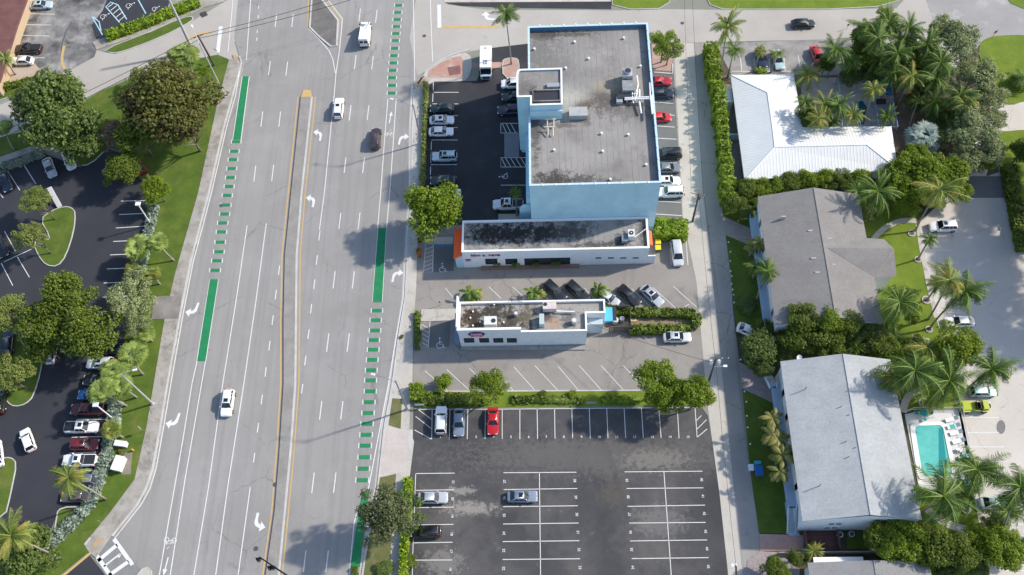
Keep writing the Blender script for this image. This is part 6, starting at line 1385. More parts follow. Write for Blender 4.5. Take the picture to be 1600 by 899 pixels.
# traffic signal mast arm at the bottom
a = W(405, 871, 7.0); c = W(450, 901, 6.6); d = (c-a); e2 = a+d*4.2
t = empty('traffic_signal', (e2.x, e2.y, 0), 'black traffic signal mast arm reaching over the median at the bottom edge', 'traffic signal'); m_sig = M('black signal metal', (.012, .012, .015), .4, .4)
O = Vector((e2.x, e2.y, 0)); b = MB(); b.tube([a-O, e2-O], [.10, .22], 8); b.build('mast_arm', m_sig, t); b = MB(); b.tube([(0, 0, 0), e2-O+Vector((0, 0, .6))], .26, 10); b.build('pole', m_sig, t)
for x, y in ((403, 875), (421, 888), (426, 887.5)):
    q = W(x, y, 6.2)-O; b = MB(); b.box(q.x-.22, q.x+.22, q.y-.12, q.y+.16, 5.4, 6.5); sh_ = b.build('signal_head', m_sig, t)
    for k, cc in enumerate(((.05, .01, .01), (.05, .035, .01), (.01, .05, .03))): b = MB(); b.tube([(q.x, q.y-.3, 6.3-k*.34), (q.x, q.y-.12, 6.3-k*.34)], .14, 10); b.build('lens', M('signal lens %d' % k, cc, .2), sh_)
    b = MB(); b.box(q.x-.34, q.x+.34, q.y+.17, q.y+.2, 5.3, 6.6); b.build('backplate', m_sig, sh_)
# small signs
def sign(base, w, h, z, face, label, rz=0, two=False, cat='sign', lean=0):
    p = W(*base); t = empty('road_sign', (p.x, p.y, .05), label, cat, None, R(rz))
    for x in ((-w*.35, w*.35) if two else (0,)): b = MB(); b.tube([(x, 0, 0), (x, 0, z)], .035, 6); b.build('post', m_gpole, t)
    b = MB(); b.box(-w/2, w/2, -.07, -.04, z-h, z); b.build('sign_face', face, t)
wf = M('pale sign face', (.55, .62, .62), .4)
sign((657, 637), 1.5, .75, 1.6, wf, 'pale rectangular sign on two posts at the corner of the numbered lot hedge', two=True)
sign((923, 634), 1.5, .7, 1.6, M('grey sign face', (.30, .32, .42)), 'grey rectangular sign on two posts above bay 9', two=True)
sign((226, 675), .5, .7, 2.3, wf, 'small sign post in the verge above the white utility cabinets', -50)
sign((164, 820), .1, .1, 2.6, m_alu, 'bare thin sign post in the verge above the crosswalk')
sign((344, 94), 1.0, .4, 3.2, M('white road sign', (.7, .75, .8)), 'white street sign at the tip of the grass corner at the top left', -30)
sign((1549, 62), .7, .7, 2.4, M('stop sign red', (.35, .08, .05)), 'red and green street corner sign on the bright round lawn', 20)
sign((688, 478), .3, .4, 1.6, m_dark, 'little dark sign post north west of the diner'); sign((1323, 46), .4, .5, 1.4, M('rusty sign', (.3, .12, .07)), 'small rusty marker by the top street')
b = MB(); p0, p1 = W(86, 305), W(94, 325); d = (p1-p0); 
t = empty('entrance_sign', (p1.x, p1.y, .1), 'long narrow white sign slab tilted at the tip of the teardrop island', 'sign', None, 0)
nn = Vector((-d.y, d.x, 0)).normalized()*.4; b.add([-nn+Vector((0, 0, .2)), nn+Vector((0, 0, .2)), -d*1.0+nn+Vector((0, 0, 2.4)), -d*1.0-nn+Vector((0, 0, 2.4)), -nn*1.01+Vector((.1, 0, .1)), nn*1.01+Vector((.1, 0, .1)), -d*1.0+nn+Vector((.1, 0, 2.3)), -d*1.0-nn+Vector((.1, 0, 2.3))], [(0, 1, 2, 3), (7, 6, 5, 4), (0, 3, 7, 4), (1, 5, 6, 2), (2, 6, 7, 3)]); b.build('panel', M('weathered white panel', (.45, .45, .46)), t)
for s in (-1, 1): b = MB(); b.tube([nn*s*.8-d*.3, nn*s*.8-d*.3+Vector((0, 0, .75))], .04, 6); b.build('post', m_gpole, t)
# utility cabinets
def cabinet(x, y, w, d_, h, rz, label):
    p = W(x, y, h*.5); t = empty('utility_cabinet', (p.x, p.y, .08), label, 'cabinet', None, R(rz))
    b = MB(); b.box(-w/2, w/2, -d_/2, d_/2, .1, h-.12); b.build('casing', M('cream cabinet', (.66, .64, .58), .5), t)
    b = MB(); b.box(-w/2-.06, w/2+.06, -d_/2-.06, d_/2+.06, h-.118, h); b.build('lid', M('white cabinet lid', (.74, .74, .72), .5), t)
    b = MB(); b.box(-.02, .02, -d_/2-.03, -d_/2-.002, .2, h-.2); b.build('door_seam', m_gpole, t)
cabinet(190, 695, 1.9, .8, 1.0, -8, 'long low white utility cabinet in the verge, the upper of two'); cabinet(186.5, 726, 1.45, 2.3, 1.3, -12, 'big square white utility cabinet on a paved pad, the lower of two')
ground('cabinet_pad', [(190, 708), (207, 708), (204, 742), (190, 742)], .11, N('cabinet pad', (.20, .17, .15), (.26, .22, .19), .8))
bush(192, 708, 7, .8, 'rusty orange bush at the back of the big utility cabinet', 'banana')
b = MB(); p = W(209, 705); b.tube([(p.x, p.y, .1), (p.x, p.y, .75)], .14, 10); b.build('hydrant', M('orange hydrant', (.65, .28, .08)), None, label='small orange marker post right of the utility cabinets', cat='marker')
# orange hedge things by restaurant west
bush(657, 379, 6, 1.3, 'rusty orange shrub west of the accessible bay, upper one', 'rust' if 0 else 'banana'); 
LF['rust'] = leafmat('rust orange leaves', (.20, .07, .01), (.42, .20, .03), .25)
withmat(bpy.data.objects['bush.001'] if 'bush.001' in bpy.data.objects else bpy.data.objects['bush'], LF['rust'])
bush(656, 398, 6, 1.4, 'rusty orange shrub west of the accessible bay, lower one', 'rust', sq=(1, 1.5))

# ------------------------------------------------------------------ pool
slab('pool_deck', [(1414, 648), (1440, 642), (1500, 641), (1507, 670), (1530, 770), (1500, 775), (1436, 762), (1424, 700)], .14, N('white pool deck', (.62, .61, .6), (.7, .69, .68), .6))
t = empty('swimming_pool', (0, 0, 0), 'turquoise swimming pool with white coping on the apartment lawn', 'swimming pool')
outer = rcorner(P2([(1420, 662), (1478, 660), (1494, 750), (1434, 752)]), 1.2); inner = rcorner(P2([(1428, 667), (1472, 665.5), (1488, 744), (1441, 746)]), .8)
b = MB(); n = len(outer)
b.add([(x, y, .26) for x, y in outer]+[(x, y, .26) for x, y in inner]+[(x, y, .05) for x, y in outer]+[(x, y, -.1) for x, y in inner], [(i, (i+1) % n, n+(i+1) % n, n+i) for i in range(n)]+[(2*n+i, 2*n+(i+1) % n, (i+1) % n, i) for i in range(n)]+[(n+i, n+(i+1) % n, 3*n+(i+1) % n, 3*n+i) for i in range(n)])
b.build('coping', M('white coping', (.74, .74, .73)), t)
wm_, nt, bs_ = _bsdf('turquoise pool water'); nn_ = noise(nt, .7, 4); cc = mixc(nt, ramp(nt, nn_.outputs[0], .3, .7), (.085, .40, .37), (.13, .48, .44)); nt.links.new(cc, bs_.inputs['Base Color']); bs_.inputs['Roughness'].default_value = .06; n2 = noise(nt, 4, 3); bump(nt, bs_, n2.outputs[0], .15, .03)
b = MB(); b.sheet(inner, .17); b.build('water', wm_, t)
b = MB(); b.sheet(P2([(1466, 670), (1472, 670), (1480, 742), (1466, 744)]), .176); b.build('deep_end', M('deeper teal water', (.02, .24, .25), .05), t)
ribbon('pool_drain_line', P2([(1420, 664), (1428, 716), (1435, 752)]), .12, .152, M('drain dark', (.2, .2, .2)), world=True)
t = empty('pool_fence', (0, 0, 0), 'white railing fence along the north and east sides of the pool', 'fence'); fp = [W(1414, 646), W(1425, 641.5), W(1500, 641), W(1510, 690), W(1522, 745)]
for i in range(4):
    a, c = fp[i], fp[i+1]; b = MB(); L_ = (c-a).length
    for z in (.3, 1.2): b.tube([a+Vector((0, 0, z)), c+Vector((0, 0, z))], .035, 5)
    for k in range(int(L_/.25)): q = a.lerp(c, k*.25/L_); b.box(q.x-.012, q.x+.012, q.y-.012, q.y+.012, .15, 1.2)
    b.build('railing', m_ladder, t)
for k, (x, y, cc) in enumerate(((1486, 656, 0), (1489, 667, 1), (1493, 677, 0), (1497, 690, 0), (1503, 703, 0), (1507, 714, 1))):
    p = W(x, y, .4); t = empty('sun_lounger', (p.x, p.y, .15), ['white sun lounger nearest the pool fence corner', 'sun lounger with a teal towel second from the fence corner', 'white sun lounger third from the fence corner', 'wide white sun lounger in the middle of the poolside row', 'white sun lounger second from the palm end', 'sun lounger with a teal towel at the palm end of the row'][k], 'sun lounger', 'sun loungers beside the pool', R(14))
    b = MB(); b.box(-.95, .45, -.32, .32, .3, .36); b.build('seat', m_ladder, t); b = MB(); b.add([(.45, -.32, .33), (.45, .32, .33), (1.0, .32, .72), (1.0, -.32, .72), (.45, -.32, .28), (.45, .32, .28), (1.0, .32, .67), (1.0, -.32, .67)], [(0, 3, 2, 1), (4, 5, 6, 7), (3, 7, 6, 2)]); b.build('backrest', m_ladder, t)
    for lx_ in (-.85, .35):
        for ly_ in (-.28, .28): b = MB(); b.box(lx_-.03, lx_+.03, ly_-.03, ly_+.03, 0, .3); b.build('leg', m_ladder, t)
    if cc: p2 = t.location; b = MB(); b.box(-.5, .3, -.3, .3, .37, .40); o = b.build('towel', M('teal towel', (.03, .42, .38)), None, label='teal towel on the '+('second lounger from the fence corner' if k == 1 else 'lounger nearest the palms'), cat='towel'); o.location = p2; o.rotation_euler = (0, 0, R(14))
t = empty('patio_table', W(1441, 648), 'teal table set inside the north fence of the pool', 'table'); b = MB(); b.tube([(0, 0, .72), (0, 0, .76)], .6, 14); b.build('tabletop', M('teal furniture', (.02, .32, .28)), t); b = MB(); b.tube([(0, 0, .15), (0, 0, .72)], .05, 6); b.build('leg', m_gpole, t)
for k, (x, y) in enumerate(((-1.1, .1), (1.1, 0), (0, -1.0))):
    p = W(1441, 648); q = empty('patio_chair', (p.x+x, p.y+y, .15), 'teal chair at the poolside table, '+['left one', 'right one', 'one nearest the water'][k], 'chair', 'chairs around the poolside table', math.atan2(-y, -x)); b = MB(); b.box(-.25, .25, -.25, .25, .4, .45); b.build('seat', MATS['teal furniture'], q); b = MB(); b.box(-.27, -.23, -.25, .25, .45, .9); b.build('backrest', MATS['teal furniture'], q)
    for a_ in (-.2, .2):
        for c_ in (-.2, .2): b = MB(); b.box(a_-.02, a_+.02, c_-.02, c_+.02, 0, .4); b.build('leg', MATS['teal furniture'], q)
c = W(1505, 761, 2.2); t = empty('parasol', (c.x, c.y, .15), 'blue and white parasol half under the lower right palm', 'parasol'); b = MB(); n = 8; b.add([(0, 0, 2.5)]+[(1.3*math.cos(k*math.pi/4), 1.3*math.sin(k*math.pi/4), 2.05) for k in range(n)], [(0, 1+k, 1+(k+1) % n) for k in range(n)]); b.build('canopy', M('parasol blue', (.12, .42, .62)), t); b = MB(); b.tube([(0, 0, 0), (0, 0, 2.5)], .03, 6); b.build('pole', m_alu, t)
# alley side clutter
c = W(1185, 735, .5)
t = empty('lawn_cart', (c.x, c.y, .1), 'blue boxy cart on the shaded lawn beside the alley', 'cart'); b = MB(); b.box(-.6, .6, -1.0, .6, .35, 1.0); b.build('body', M('bright blue plastic', (.02, .12, .35)), t); b = MB(); b.box(-.5, .5, .8, 1.4, .3, .7); b.build('tool_box', M('cyan box', (.05, .35, .5)), t)
for x in (-.6, .6): b = MB(); b.tube([(x-.06, -.3, .3), (x+.06, -.3, .3)], .3, 12); b.build('wheel', m_tyre, t)
c = W(1174, 732); b = MB(); b.box(c.x-.5, c.x+.3, c.y-.5, c.y+.5, .03, .45); b.build('white_bag', m_ladder, None, label='pale sack on the alley edge left of the blue cart', cat='sack')
gp = 'white marker stones along the alley lawns'
for k, (x, y) in enumerate([(1138, 380), (1141, 395), (1141, 409), (1141.5, 425), (1143, 433), (1143, 445), (1144.5, 454), (1146, 462), (1147, 474), (1163, 613), (1166, 629), (1166.5, 651), (1168, 669), (1172, 695), (1157, 563)]):
    c = W(x, y); b = MB(); b.tube([(c.x, c.y, .03), (c.x, c.y, .22), (c.x, c.y, .3)], [.14, .14, .05], 8); b.build('marker_stone', m_ladder, None, label='little white stone marker along the alley edge of a shaded lawn', cat='marker', group=gp)
for x, y, lb in ((1249, 559, 'white satellite dish at the north west corner of the pale roofed block'), ):
    c = W(x, y, 6.8); t = empty('satellite_dish', (c.x, c.y, 6.2), lb, 'satellite dish'); b = MB(); b.tube([(0, 0, 0), (0, 0, .6)], .03, 6); b.build('mast', m_gpole, t); b = MB(); n = 14; b.add([(0, 0, .5)]+[(.42*math.cos(2*math.pi*k/n), .42*math.sin(2*math.pi*k/n)-.1, .62+.2*math.sin(2*math.pi*k/n)) for k in range(n)], [(0, 1+k, 1+(k+1) % n) for k in range(n)]); b.build('dish', m_ladder, t)
gp = 'small pipe vents on the apartment roofs'
for x, y, wh in ((1312, 639, 'near the ridge, uppermost'), (1324, 652, 'by the ridge, second'), (1320, 693, 'in the middle, left'), (1334, 703, 'in the middle, right'), (1324, 717, 'in the middle, lowest'), (1280, 760, 'on the lower west slope'), (1258, 609, 'on the upper west slope')):
    c = W(x, y, 7.0); b = MB(); b.tube([(c.x, c.y, 6.2), (c.x, c.y, 8.15)], .07, 6); b.build('vent_pipe', m_gpole, None, label='thin dark vent pipe on the pale shingle roof, '+wh, cat='vent pipe', group=gp)
for x, y, wh in ((1223, 342, 'top left'), (1265, 364, 'left of the ridge'), (1270, 407, 'left of the wing apex'), (1276, 429, 'below the wing apex'), (1294, 376, 'above the wing apex'), (1300, 417, 'right of the ridge')):
    c = W(x, y, 7.1); b = MB(); b.add([(-.5, -.15, 6.5), (.5, -.15, 6.5), (.5, .15, 6.5), (-.5, .15, 6.5), (-.4, -.1, 7.75), (.4, -.1, 7.75), (.4, .1, 7.8), (-.4, .1, 7.8)], [(0, 1, 5, 4), (1, 2, 6, 5), (2, 3, 7, 6), (3, 0, 4, 7), (4, 5, 6, 7)]); o = b.build('ridge_vent', M('pale flashing', (.42, .40, .38)), None, label='pale flashing strip on the brown grey shingle roof, '+wh, cat='roof vent', group='flashings on the brown grey roof'); o.location = (c.x, c.y, 0)

LF['olivegrey'] = leafmat('dull olive grey leaves', (.06, .08, .03), (.21, .24, .10))

LF['rusty'] = leafmat('reddish twigs', (.16, .12, .09), (.36, .26, .20), .1, odd=(.34, .13, .05))

# ------------------------------------------------------------------ trees, palms, hedges
# left side
tree(100, 172, 66, 7.5, 'huge dark green oak at the upper left beside the side street', 'dense', 'dark', sq=(1.08, .95))
tree(62, 160, 38, 6.5, 'dark green outer limb of foliage left of the huge oak', 'dense', 'dark')
tree(268, 158, 62, 9, 'very large bronze green round tree at the avenue corner', 'dense', 'olive', sq=(1.0, 1.15))
tree(292, 200, 40, 7.5, 'lower bronze green crown joined to the very large bronze tree', 'dense', 'olive')
tree(218, 214, 34, 6, 'mid green tree between the huge oak and the bronze tree', 'dense', 'mid')
tree(176, 212, 26, 5, 'thin bare branched reddish tree behind the huge oak', 'sparse', 'rusty')
tree(128, 222, 34, 5, 'dark lower foliage in front of the huge oak', 'dense', 'dark')
tree(190, 262, 29, 4.5, 'dark round tree above the lot lamp at the lot corner', 'dense', 'mid')
tree(246, 297, 22, 4, 'bright round green tree above the white box lamp', 'dense', 'bright')
tree(235, 285, 12, 3, 'small light tree shoot above the bright round tree', 'sparse', 'light')
tree(61, 316, 25, 5, 'upper airy light green tree on the teardrop island', 'fine', 'light', base=(86, 344))
tree(47, 370, 24, 5, 'lower airy light green tree on the teardrop island', 'fine', 'light', base=(80, 397))
palm(287, 86, None, 3.1, 'broad fan palm at the tip of the bronze tree', 'fan', 'sabal', h=6)
tree(215, 122, 16, 3, 'light green shrub at the left of the bronze tree', 'sparse', 'light'); tree(318, 115, 12, 3, 'yellow green shrub right of the fan palm', 'sparse', 'bright')
tree(108, 462, 44, 7, 'upper lobe of the big yellow green tree group in the west lot', 'dense', 'mid')
tree(76, 508, 42, 6.5, 'left lobe of the big yellow green tree group in the west lot', 'dense', 'mid')
tree(140, 515, 46, 7, 'right lobe of the big yellow green tree group in the west lot', 'dense', 'mid')
tree(74, 545, 26, 4.5, 'lower lobe of the big yellow green tree group in the west lot', 'dense', 'mid')
tree(14, 492, 34, 6, 'light green tree at the left edge beside the yellow green group', 'fine', 'light')
tree(16, 590, 32, 5, 'light green tree at the left edge on the kerbed island', 'fine', 'light')
tree(204, 466, 38, 6, 'grey green tree over the silver hedge in the middle', 'fine', 'grey', sq=(.9, 1.2))
tree(215, 505, 22, 4.5, 'lower grey green tree over the silver hedge', 'fine', 'grey')
gp = 'fan palms along the silver hedge'
palm(215, 388, (222, 415), 2.6, 'large fan palm over the empty bays, upper left of the group', 'fan', 'sabal', h=4.5, group=gp)
palm(245, 378, (272, 408), 2.0, 'fan palm leaning over the open lawn, upper right of the group', 'fan', 'sabal', h=5, group=gp)
palm(206, 421, (214, 436), 1.5, 'small yellow fan palm below the large upper one', 'fan', 'palml', h=3, group=gp)
palm(239, 427, (250, 445), 1.5, 'small yellow fan palm standing alone on the lawn edge', 'fan', 'palml', h=3, group=gp)
palm(205, 556, (224, 586), 2.5, 'fan palm above the white street lamp arm', 'fan', 'sabal', h=5, group=gp)
palm(178, 580, (205, 612), 2.6, 'fan palm left of the white street lamp', 'fan', 'sabal', h=5.5, group=gp)
palm(158, 610, (198, 635), 2.5, 'fan palm over the bright blue hatchback', 'fan', 'sabal', h=6, group=gp)
palm(190, 604, (214, 622), 2.0, 'fan palm just under the white lamp pole', 'fan', 'sabal', h=5, group=gp)
palm(224, 520, (238, 534), 2.0, 'fan palm right of the grey green tree', 'fan', 'sabal', h=3.5, group=gp)
palm(173, 671, (192, 684), 1.7, 'small yellow fan palm above the utility cabinets', 'fan', 'palml', h=3.2, group=gp)
palm(107, 746, (166, 781), 3.3, 'bright coconut palm leaning over the last cars of the west lot', 'coconut', 'palml')
palm(18, 838, (95, 873), 3.6, 'tall coconut palm in the lower left corner', 'coconut', 'palml')
tree(36, 872, 46, 4.5, 'dark dense tree in the lower left corner under the palm', 'dense', 'dark'); tree(5, 868, 30, 4, 'second dark tree at the very lower left corner', 'dense', 'mid')
palm(6, 200, (22, 236), 1.8, 'small palm at the left edge below the side street', 'fan', 'sabal'); palm(8, 92, (24, 117), 2.2, 'feathery palm at the shop front by the white sedan', 'date', 'sabal')
sp = [(240, 318), (236, 340), (231, 362), (224, 395), (219, 418)]
hedge([(241, 322), (236, 345), (230, 368), (224, 400), (218, 425)], 1.5, .8, 'silver leaved hedge strip beside the empty bays', 'silver', 26, .34, 'hedge')
hedge([(203, 540), (196, 560), (190, 575)], 1.4, .8, 'silver leaved hedge patch beside the pearl suv', 'silver', 26, .34)
hedge([(180, 628), (177, 655), (170, 690), (163, 725), (152, 750), (141, 785), (120, 808), (98, 830), (76, 850)], 1.9, .8, 'long silver leaved hedge curving down past the parked pickups', 'silver', 22, .36)
hedge([(-20, 268), (0, 262), (30, 253), (66, 238)], 1.5, .9, 'silver leaved hedge along the angled bays at the left edge', 'silver', 24, .32)
hedge([(166, 56), (200, 44), (240, 30), (262, 20), (310, 2)], 2.0, 1.3, 'yellow green hedge between accessible bays and verge at the top left', 'lime', 24, .32)
hedge([(-20, 142), (10, 135), (40, 127), (62, 122)], 1.3, .9, 'dark green low hedge on the kerbed strip at the left', 'mid', 24, .28)
# middle
hedge([(665, 130), (664, 180), (662, 230), (659, 300), (657, 345)], .8, .9, 'long thin brownish hedge between the sidewalk and the dark lot', 'light', 24, .24)
tree(675, 327, 47, 6, 'bright round tree at the kerb beside the long restaurant', 'dense', 'bright')
tree(770, 605, 31, 5.5, 'bright light green tree above the red coupe', 'fine', 'bright')
tree(1027, 598, 34, 6.5, 'left bright green tree of the pair above bays 13 and 14', 'dense', 'bright'); tree(1046, 622, 26, 4.5, 'lower bright foliage between the pair of trees by the utility pole', 'dense', 'bright'); tree(1085, 620, 30, 6, 'right bright green tree of the pair beside the utility pole', 'dense', 'bright')
tree(598, 806, 47, 8, 'large grey green tree overhanging the avenue at the bottom', 'fine', 'olivegrey', sq=(1, 1.0)); tree(625, 800, 34, 6, 'right half of grey green foliage over the lower sidewalk', 'fine', 'dark')
tree(1037, 68, 25, 5.5, 'yellowish round tree at the north east corner of the blue building', 'sparse', 'bright'); tree(1045, 78, 22, 4.5, 'second yellowish crown at the north east corner of the blue building', 'sparse', 'light'); 
palm(806, 302, (808, 337), 1.4, 'small palm at the white pickup by the blue wing wall', 'coconut', 'palm')
palm(790, 22, (799, 101), 3.2, 'tall slim coconut palm on the brick palm island', 'coconut', 'palm', tr=.14)
slab('verge_lawn', [(650, 614), (1000, 612), (1095, 625), (1097, 634), (650, 638)], .08, m_grassb)
hedge([(650, 600), (651, 625)], 1.9, 1.3, 'bright hedge block at the corner of the sidewalk', 'bright'); hedge([(655, 622), (700, 624), (740, 625)], 2.0, .9, 'mixed low hedge strip above bays 1 and 2', 'mid')
hedge([(742, 626), (760, 626)], 1.8, .8, 'short low hedge piece left of the light green tree', 'mid'); hedge([(800, 625), (900, 625), (912, 625)], 1.4, .5, 'patchy low shrub strip right of the light green tree', 'mid', 9); hedge([(940, 625), (1000, 625)], 1.4, .5, 'patchy low shrub strip below the diner lot', 'bright', 8)
bush(693, 602, 17, 2.6, 'light green bushy shrub right of the hedge corner', 'bright'); bush(850, 620, 9, 1.0, 'small dark shrub in the strip above bay 6', 'mid'); bush(895, 619, 9, 1.0, 'small bright shrub in the strip above bay 8', 'bright')
hedge([(637, 748), (635, 800), (631, 860), (628, 930)], 1.2, 1.2, 'bright green hedge left of the numbered lot', 'lime', 24, .3)
hedge([(652, 488), (652, 545)], .9, .7, 'dark leafy strip west of the diner accessible bay', 'mid', 14, .3)
hedge([(1022, 357), (1074, 358.5)], 3.4, 2.2, 'large square bright green hedge at the end of the long restaurant', 'lime', 22, .34)
bush(640, 878, 16, 1.2, 'dark low bush beside the lower sidewalk', 'mid'); bush(600, 890, 18, 1.0, 'dark bush at the bottom edge beside the green lane', 'dark'); bush(556, 893, 8, .8, 'small bush at the bottom edge in the green lane kerb', 'mid')
bush(629, 528, 4, .6, 'little weed at the kerb west of the diner', 'mid')
# alley hedge and around the white roofed house
hedge([(1111, 72), (1115, 110), (1118, 135)], 2.2, 3.0, 'upper tall bright hedge between alley and house parking', 'bright', 22, .34, lumpy=.7)
hedge([(1122, 135), (1126, 180), (1131, 230), (1135, 270), (1138, 312)], 2.0, 3.5, 'long tall lime green hedge along the alley beside the house', 'bright', 22, .34, lumpy=.7)
gp = 'tall palms at the alley corner'
palm(1136, 42, (1124, 122), 4.0, 'tallest shaggy palm at the alley corner of the top street', 'date', 'palml', group=gp); palm(1147, 77, (1137, 122), 2.4, 'shorter shaggy palm beside the tallest alley palm', 'date', 'palm', group=gp)
gp = 'small palms at the house parking'
palm(1189, 80, (1177, 113), 1.7, 'small palm in front of the navy suv', 'coconut', 'palml', group=gp); palm(1214, 84, (1204, 114), 1.7, 'small palm in front of the teal sedan', 'coconut', 'palml', group=gp)
bush(1188, 113, 11, .9, 'bright low shrub between the two small palms', 'lime')
palm(1262, 117, (1262, 140), 3.3, 'round palm at the north east corner of the white roof', 'date', 'palml'); palm(1258, 160, None, 2.4, 'palm hugging the inner corner of the white roof, upper one', 'coconut', 'palm', h=7); tree(1262, 185, 20, 3, 'dense shrub in the inner corner of the white roof', 'dense', 'dark'); palm(1290, 165, None, 3.2, 'yellow green palm in the courtyard, upper one', 'date', 'palml', h=7)
palm(1280, 185, None, 2.9, 'palm with drooping yellow fronds against the white roof', 'coconut', 'palml', h=7.5); palm(1310, 165, None, 3.0, 'dense courtyard palm left of the patio', 'date', 'palm', h=7.5); palm(1332, 180, None, 2.6, 'shaggy courtyard palm at the pond', 'date', 'palml', h=6.5); palm(1300, 190, None, 2.4, 'low courtyard palm near the roof edge', 'date', 'palm', h=3)
palm(1364, 140, (1350, 188), 2.7, 'leaning palm over the screened patio', 'coconut', 'palml'); palm(1385, 183, None, 2.4, 'spiky palm at the corner of the screened patio', 'date', 'palm', h=6)
for k, (x, y, r_, h_, lf, bb) in enumerate([(1306, 78, 3.6, 8, 'palm', (1292, 122)), (1372, 60, 4.2, 10, 'palm', (1358, 110)), (1355, 44, 3.6, 9, 'palm', None), (1420, 45, 3.8, 9, 'palm', None), (1388, 40, 3.5, 9, 'palm', None), (1402, 85, 3.9, 9, 'palm', (1385, 130)), (1448, 72, 3.8, 9, 'palm', (1440, 100)), (1425, 120, 3.9, 8, 'palml', None), (1395, 115, 3.5, 7, 'palm', None), (1462, 125, 3.6, 8, 'palm', None),
                                          (1500, 150, 4.0, 7, 'palm', None), (1460, 160, 3.0, 5, 'palm', None), (1435, 158, 1.9, 5, 'palml', (1421, 198)), (1330, 95, 3.0, 6, 'palm', None), (1375, 95, 3.2, 6, 'palm', None), (1480, 175, 2.8, 4, 'palml', None), (1410, 62, 3.4, 8, 'palm', None)]):
    lab = ['feathery palm right of the red car at the house parking', 'tall feathery palm north of the patio', 'upper left palm of the dense grove', 'upper right palm of the dense grove', 'top middle palm of the dense grove', 'central palm of the dense grove', 'palm with pale trunk at the right of the grove', 'yellow green palm in the lower grove', 'lower left palm of the dense grove', 'grove palm against the grey olive tree',
           'broad green palm below the grey olive tree', 'dark palm right of the patio', 'small slim yellow green palm beside the patio corner', 'low palm between red car and patio', 'shaded palm just north of the pool tiles', 'low yellowish palm under the grey olive tree', 'middle palm behind the top row of the grove'][k]
    palm(x, y, bb, r_, lab, 'coconut' if k % 3 else 'date', lf, h=h_, group='palms of the dense grove')
tree(1355, 60, 26, 6, 'dark green undergrowth tree in the upper grove', 'dense', 'dark'); tree(1400, 110, 30, 4, 'dark shaded tree in the middle of the grove', 'dense', 'dark'); tree(1440, 130, 28, 4, 'dark shaded tree at the right of the grove', 'dense', 'dark'); tree(1385, 30, 20, 6, 'light green crown at the very top of the grove', 'fine', 'bright'); tree(1330, 120, 18, 2.5, 'dark shrub north of the patio', 'dense', 'dark'); tree(1290, 100, 16, 3, 'dark shrub below the red car', 'dense', 'dark')
tree(1495, 72, 42, 7, 'upper airy grey olive tree by the bright lawn', 'fine', 'grey'); tree(1520, 120, 38, 6, 'middle airy grey olive tree by the bright lawn', 'fine', 'grey'); tree(1545, 155, 28, 5, 'small airy grey olive tree at the lawn edge', 'fine', 'grey'); tree(1525, 205, 40, 6, 'lower airy grey olive tree by the driveway', 'fine', 'grey'); tree(1545, 240, 26, 5, 'lowest airy grey olive tree by the driveway', 'fine', 'grey'); tree(1490, 215, 26, 4, 'light tree between the silver palm and the grey trees', 'sparse', 'light')
palm(1444, 214, (1440, 240), 3.4, 'silver blue fan palm east of the white roof', 'fan', 'blue', h=4.5, tr=.3)
palm(1597, 122, None, 3.0, 'dark green palm clump at the right edge on the bright lawn', 'coconut', 'palm', h=2.5); bush(1592, 132, 16, 1.6, 'dark shrub at the foot of the right edge palm clump', 'mid')
# south of the house
gp = 'shrubs between the white roof and the brown roof'
for k, (x, y, r_, lf) in enumerate([(1148, 322, 20, 'mid'), (1165, 300, 20, 'mid'), (1188, 296, 18, 'bright'), (1210, 288, 18, 'bright'), (1235, 284, 18, 'mid'), (1262, 282, 19, 'bright'), (1290, 280, 18, 'bright'), (1316, 279, 18, 'mid'), (1342, 283, 20, 'bright'), (1163, 335, 14, 'dark'), (1180, 322, 12, 'mid')]):
    tree(x, y, r_, 2.6, 'bright leafy shrub south of the white roof, number %s from the alley' % ['one', 'three', 'five', 'six', 'seven', 'eight', 'nine', 'ten', 'eleven', 'two, lower row', 'four, lower row'][k] , 'dense', lf, 'shrub', gp, name='shrub')
palm(1372, 300, (1352, 347), 4.3, 'tall palm with long pale trunk beside the brown grey roof', 'date', 'palm')
tree(1415, 275, 34, 4.5, 'bright round tree above the curved garden path', 'dense', 'bright'); tree(1455, 268, 36, 5, 'bright tree left of the driveway', 'dense', 'bright'); tree(1490, 275, 28, 4.5, 'bright tree at the driveway corner', 'dense', 'bright'); tree(1420, 315, 28, 3.5, 'bright round tree behind the leaning palm', 'dense', 'bright'); tree(1395, 310, 22, 3, 'dark shrub behind the long pale trunk', 'dense', 'mid'); tree(1500, 300, 18, 3, 'bright shrub at the corner of the tree shade', 'dense', 'bright')
palm(1404, 262, None, 2.4, 'low date palm at the east end of the white roof', 'date', 'palm', h=3)
palm(1468, 298, (1430, 362), 4.5, 'leaning coconut palm over the curved garden path', 'coconut', 'palml', h=9)
palm(1452, 373, (1434, 406), 1.8, 'small palm at the second planter ring', 'coconut', 'palm'); palm(1466, 444, (1448, 470), 2.2, 'slim palm left of the double palm', 'coconut', 'palm')
palm(1508, 456, (1452, 515), 4.6, 'leaning double coconut palm over the parking row', 'coconut', 'palm', h=10); palm(1406, 473, None, 4.6, 'broad coconut palm at the east wall of the brown roof block', 'coconut', 'palm', h=10)
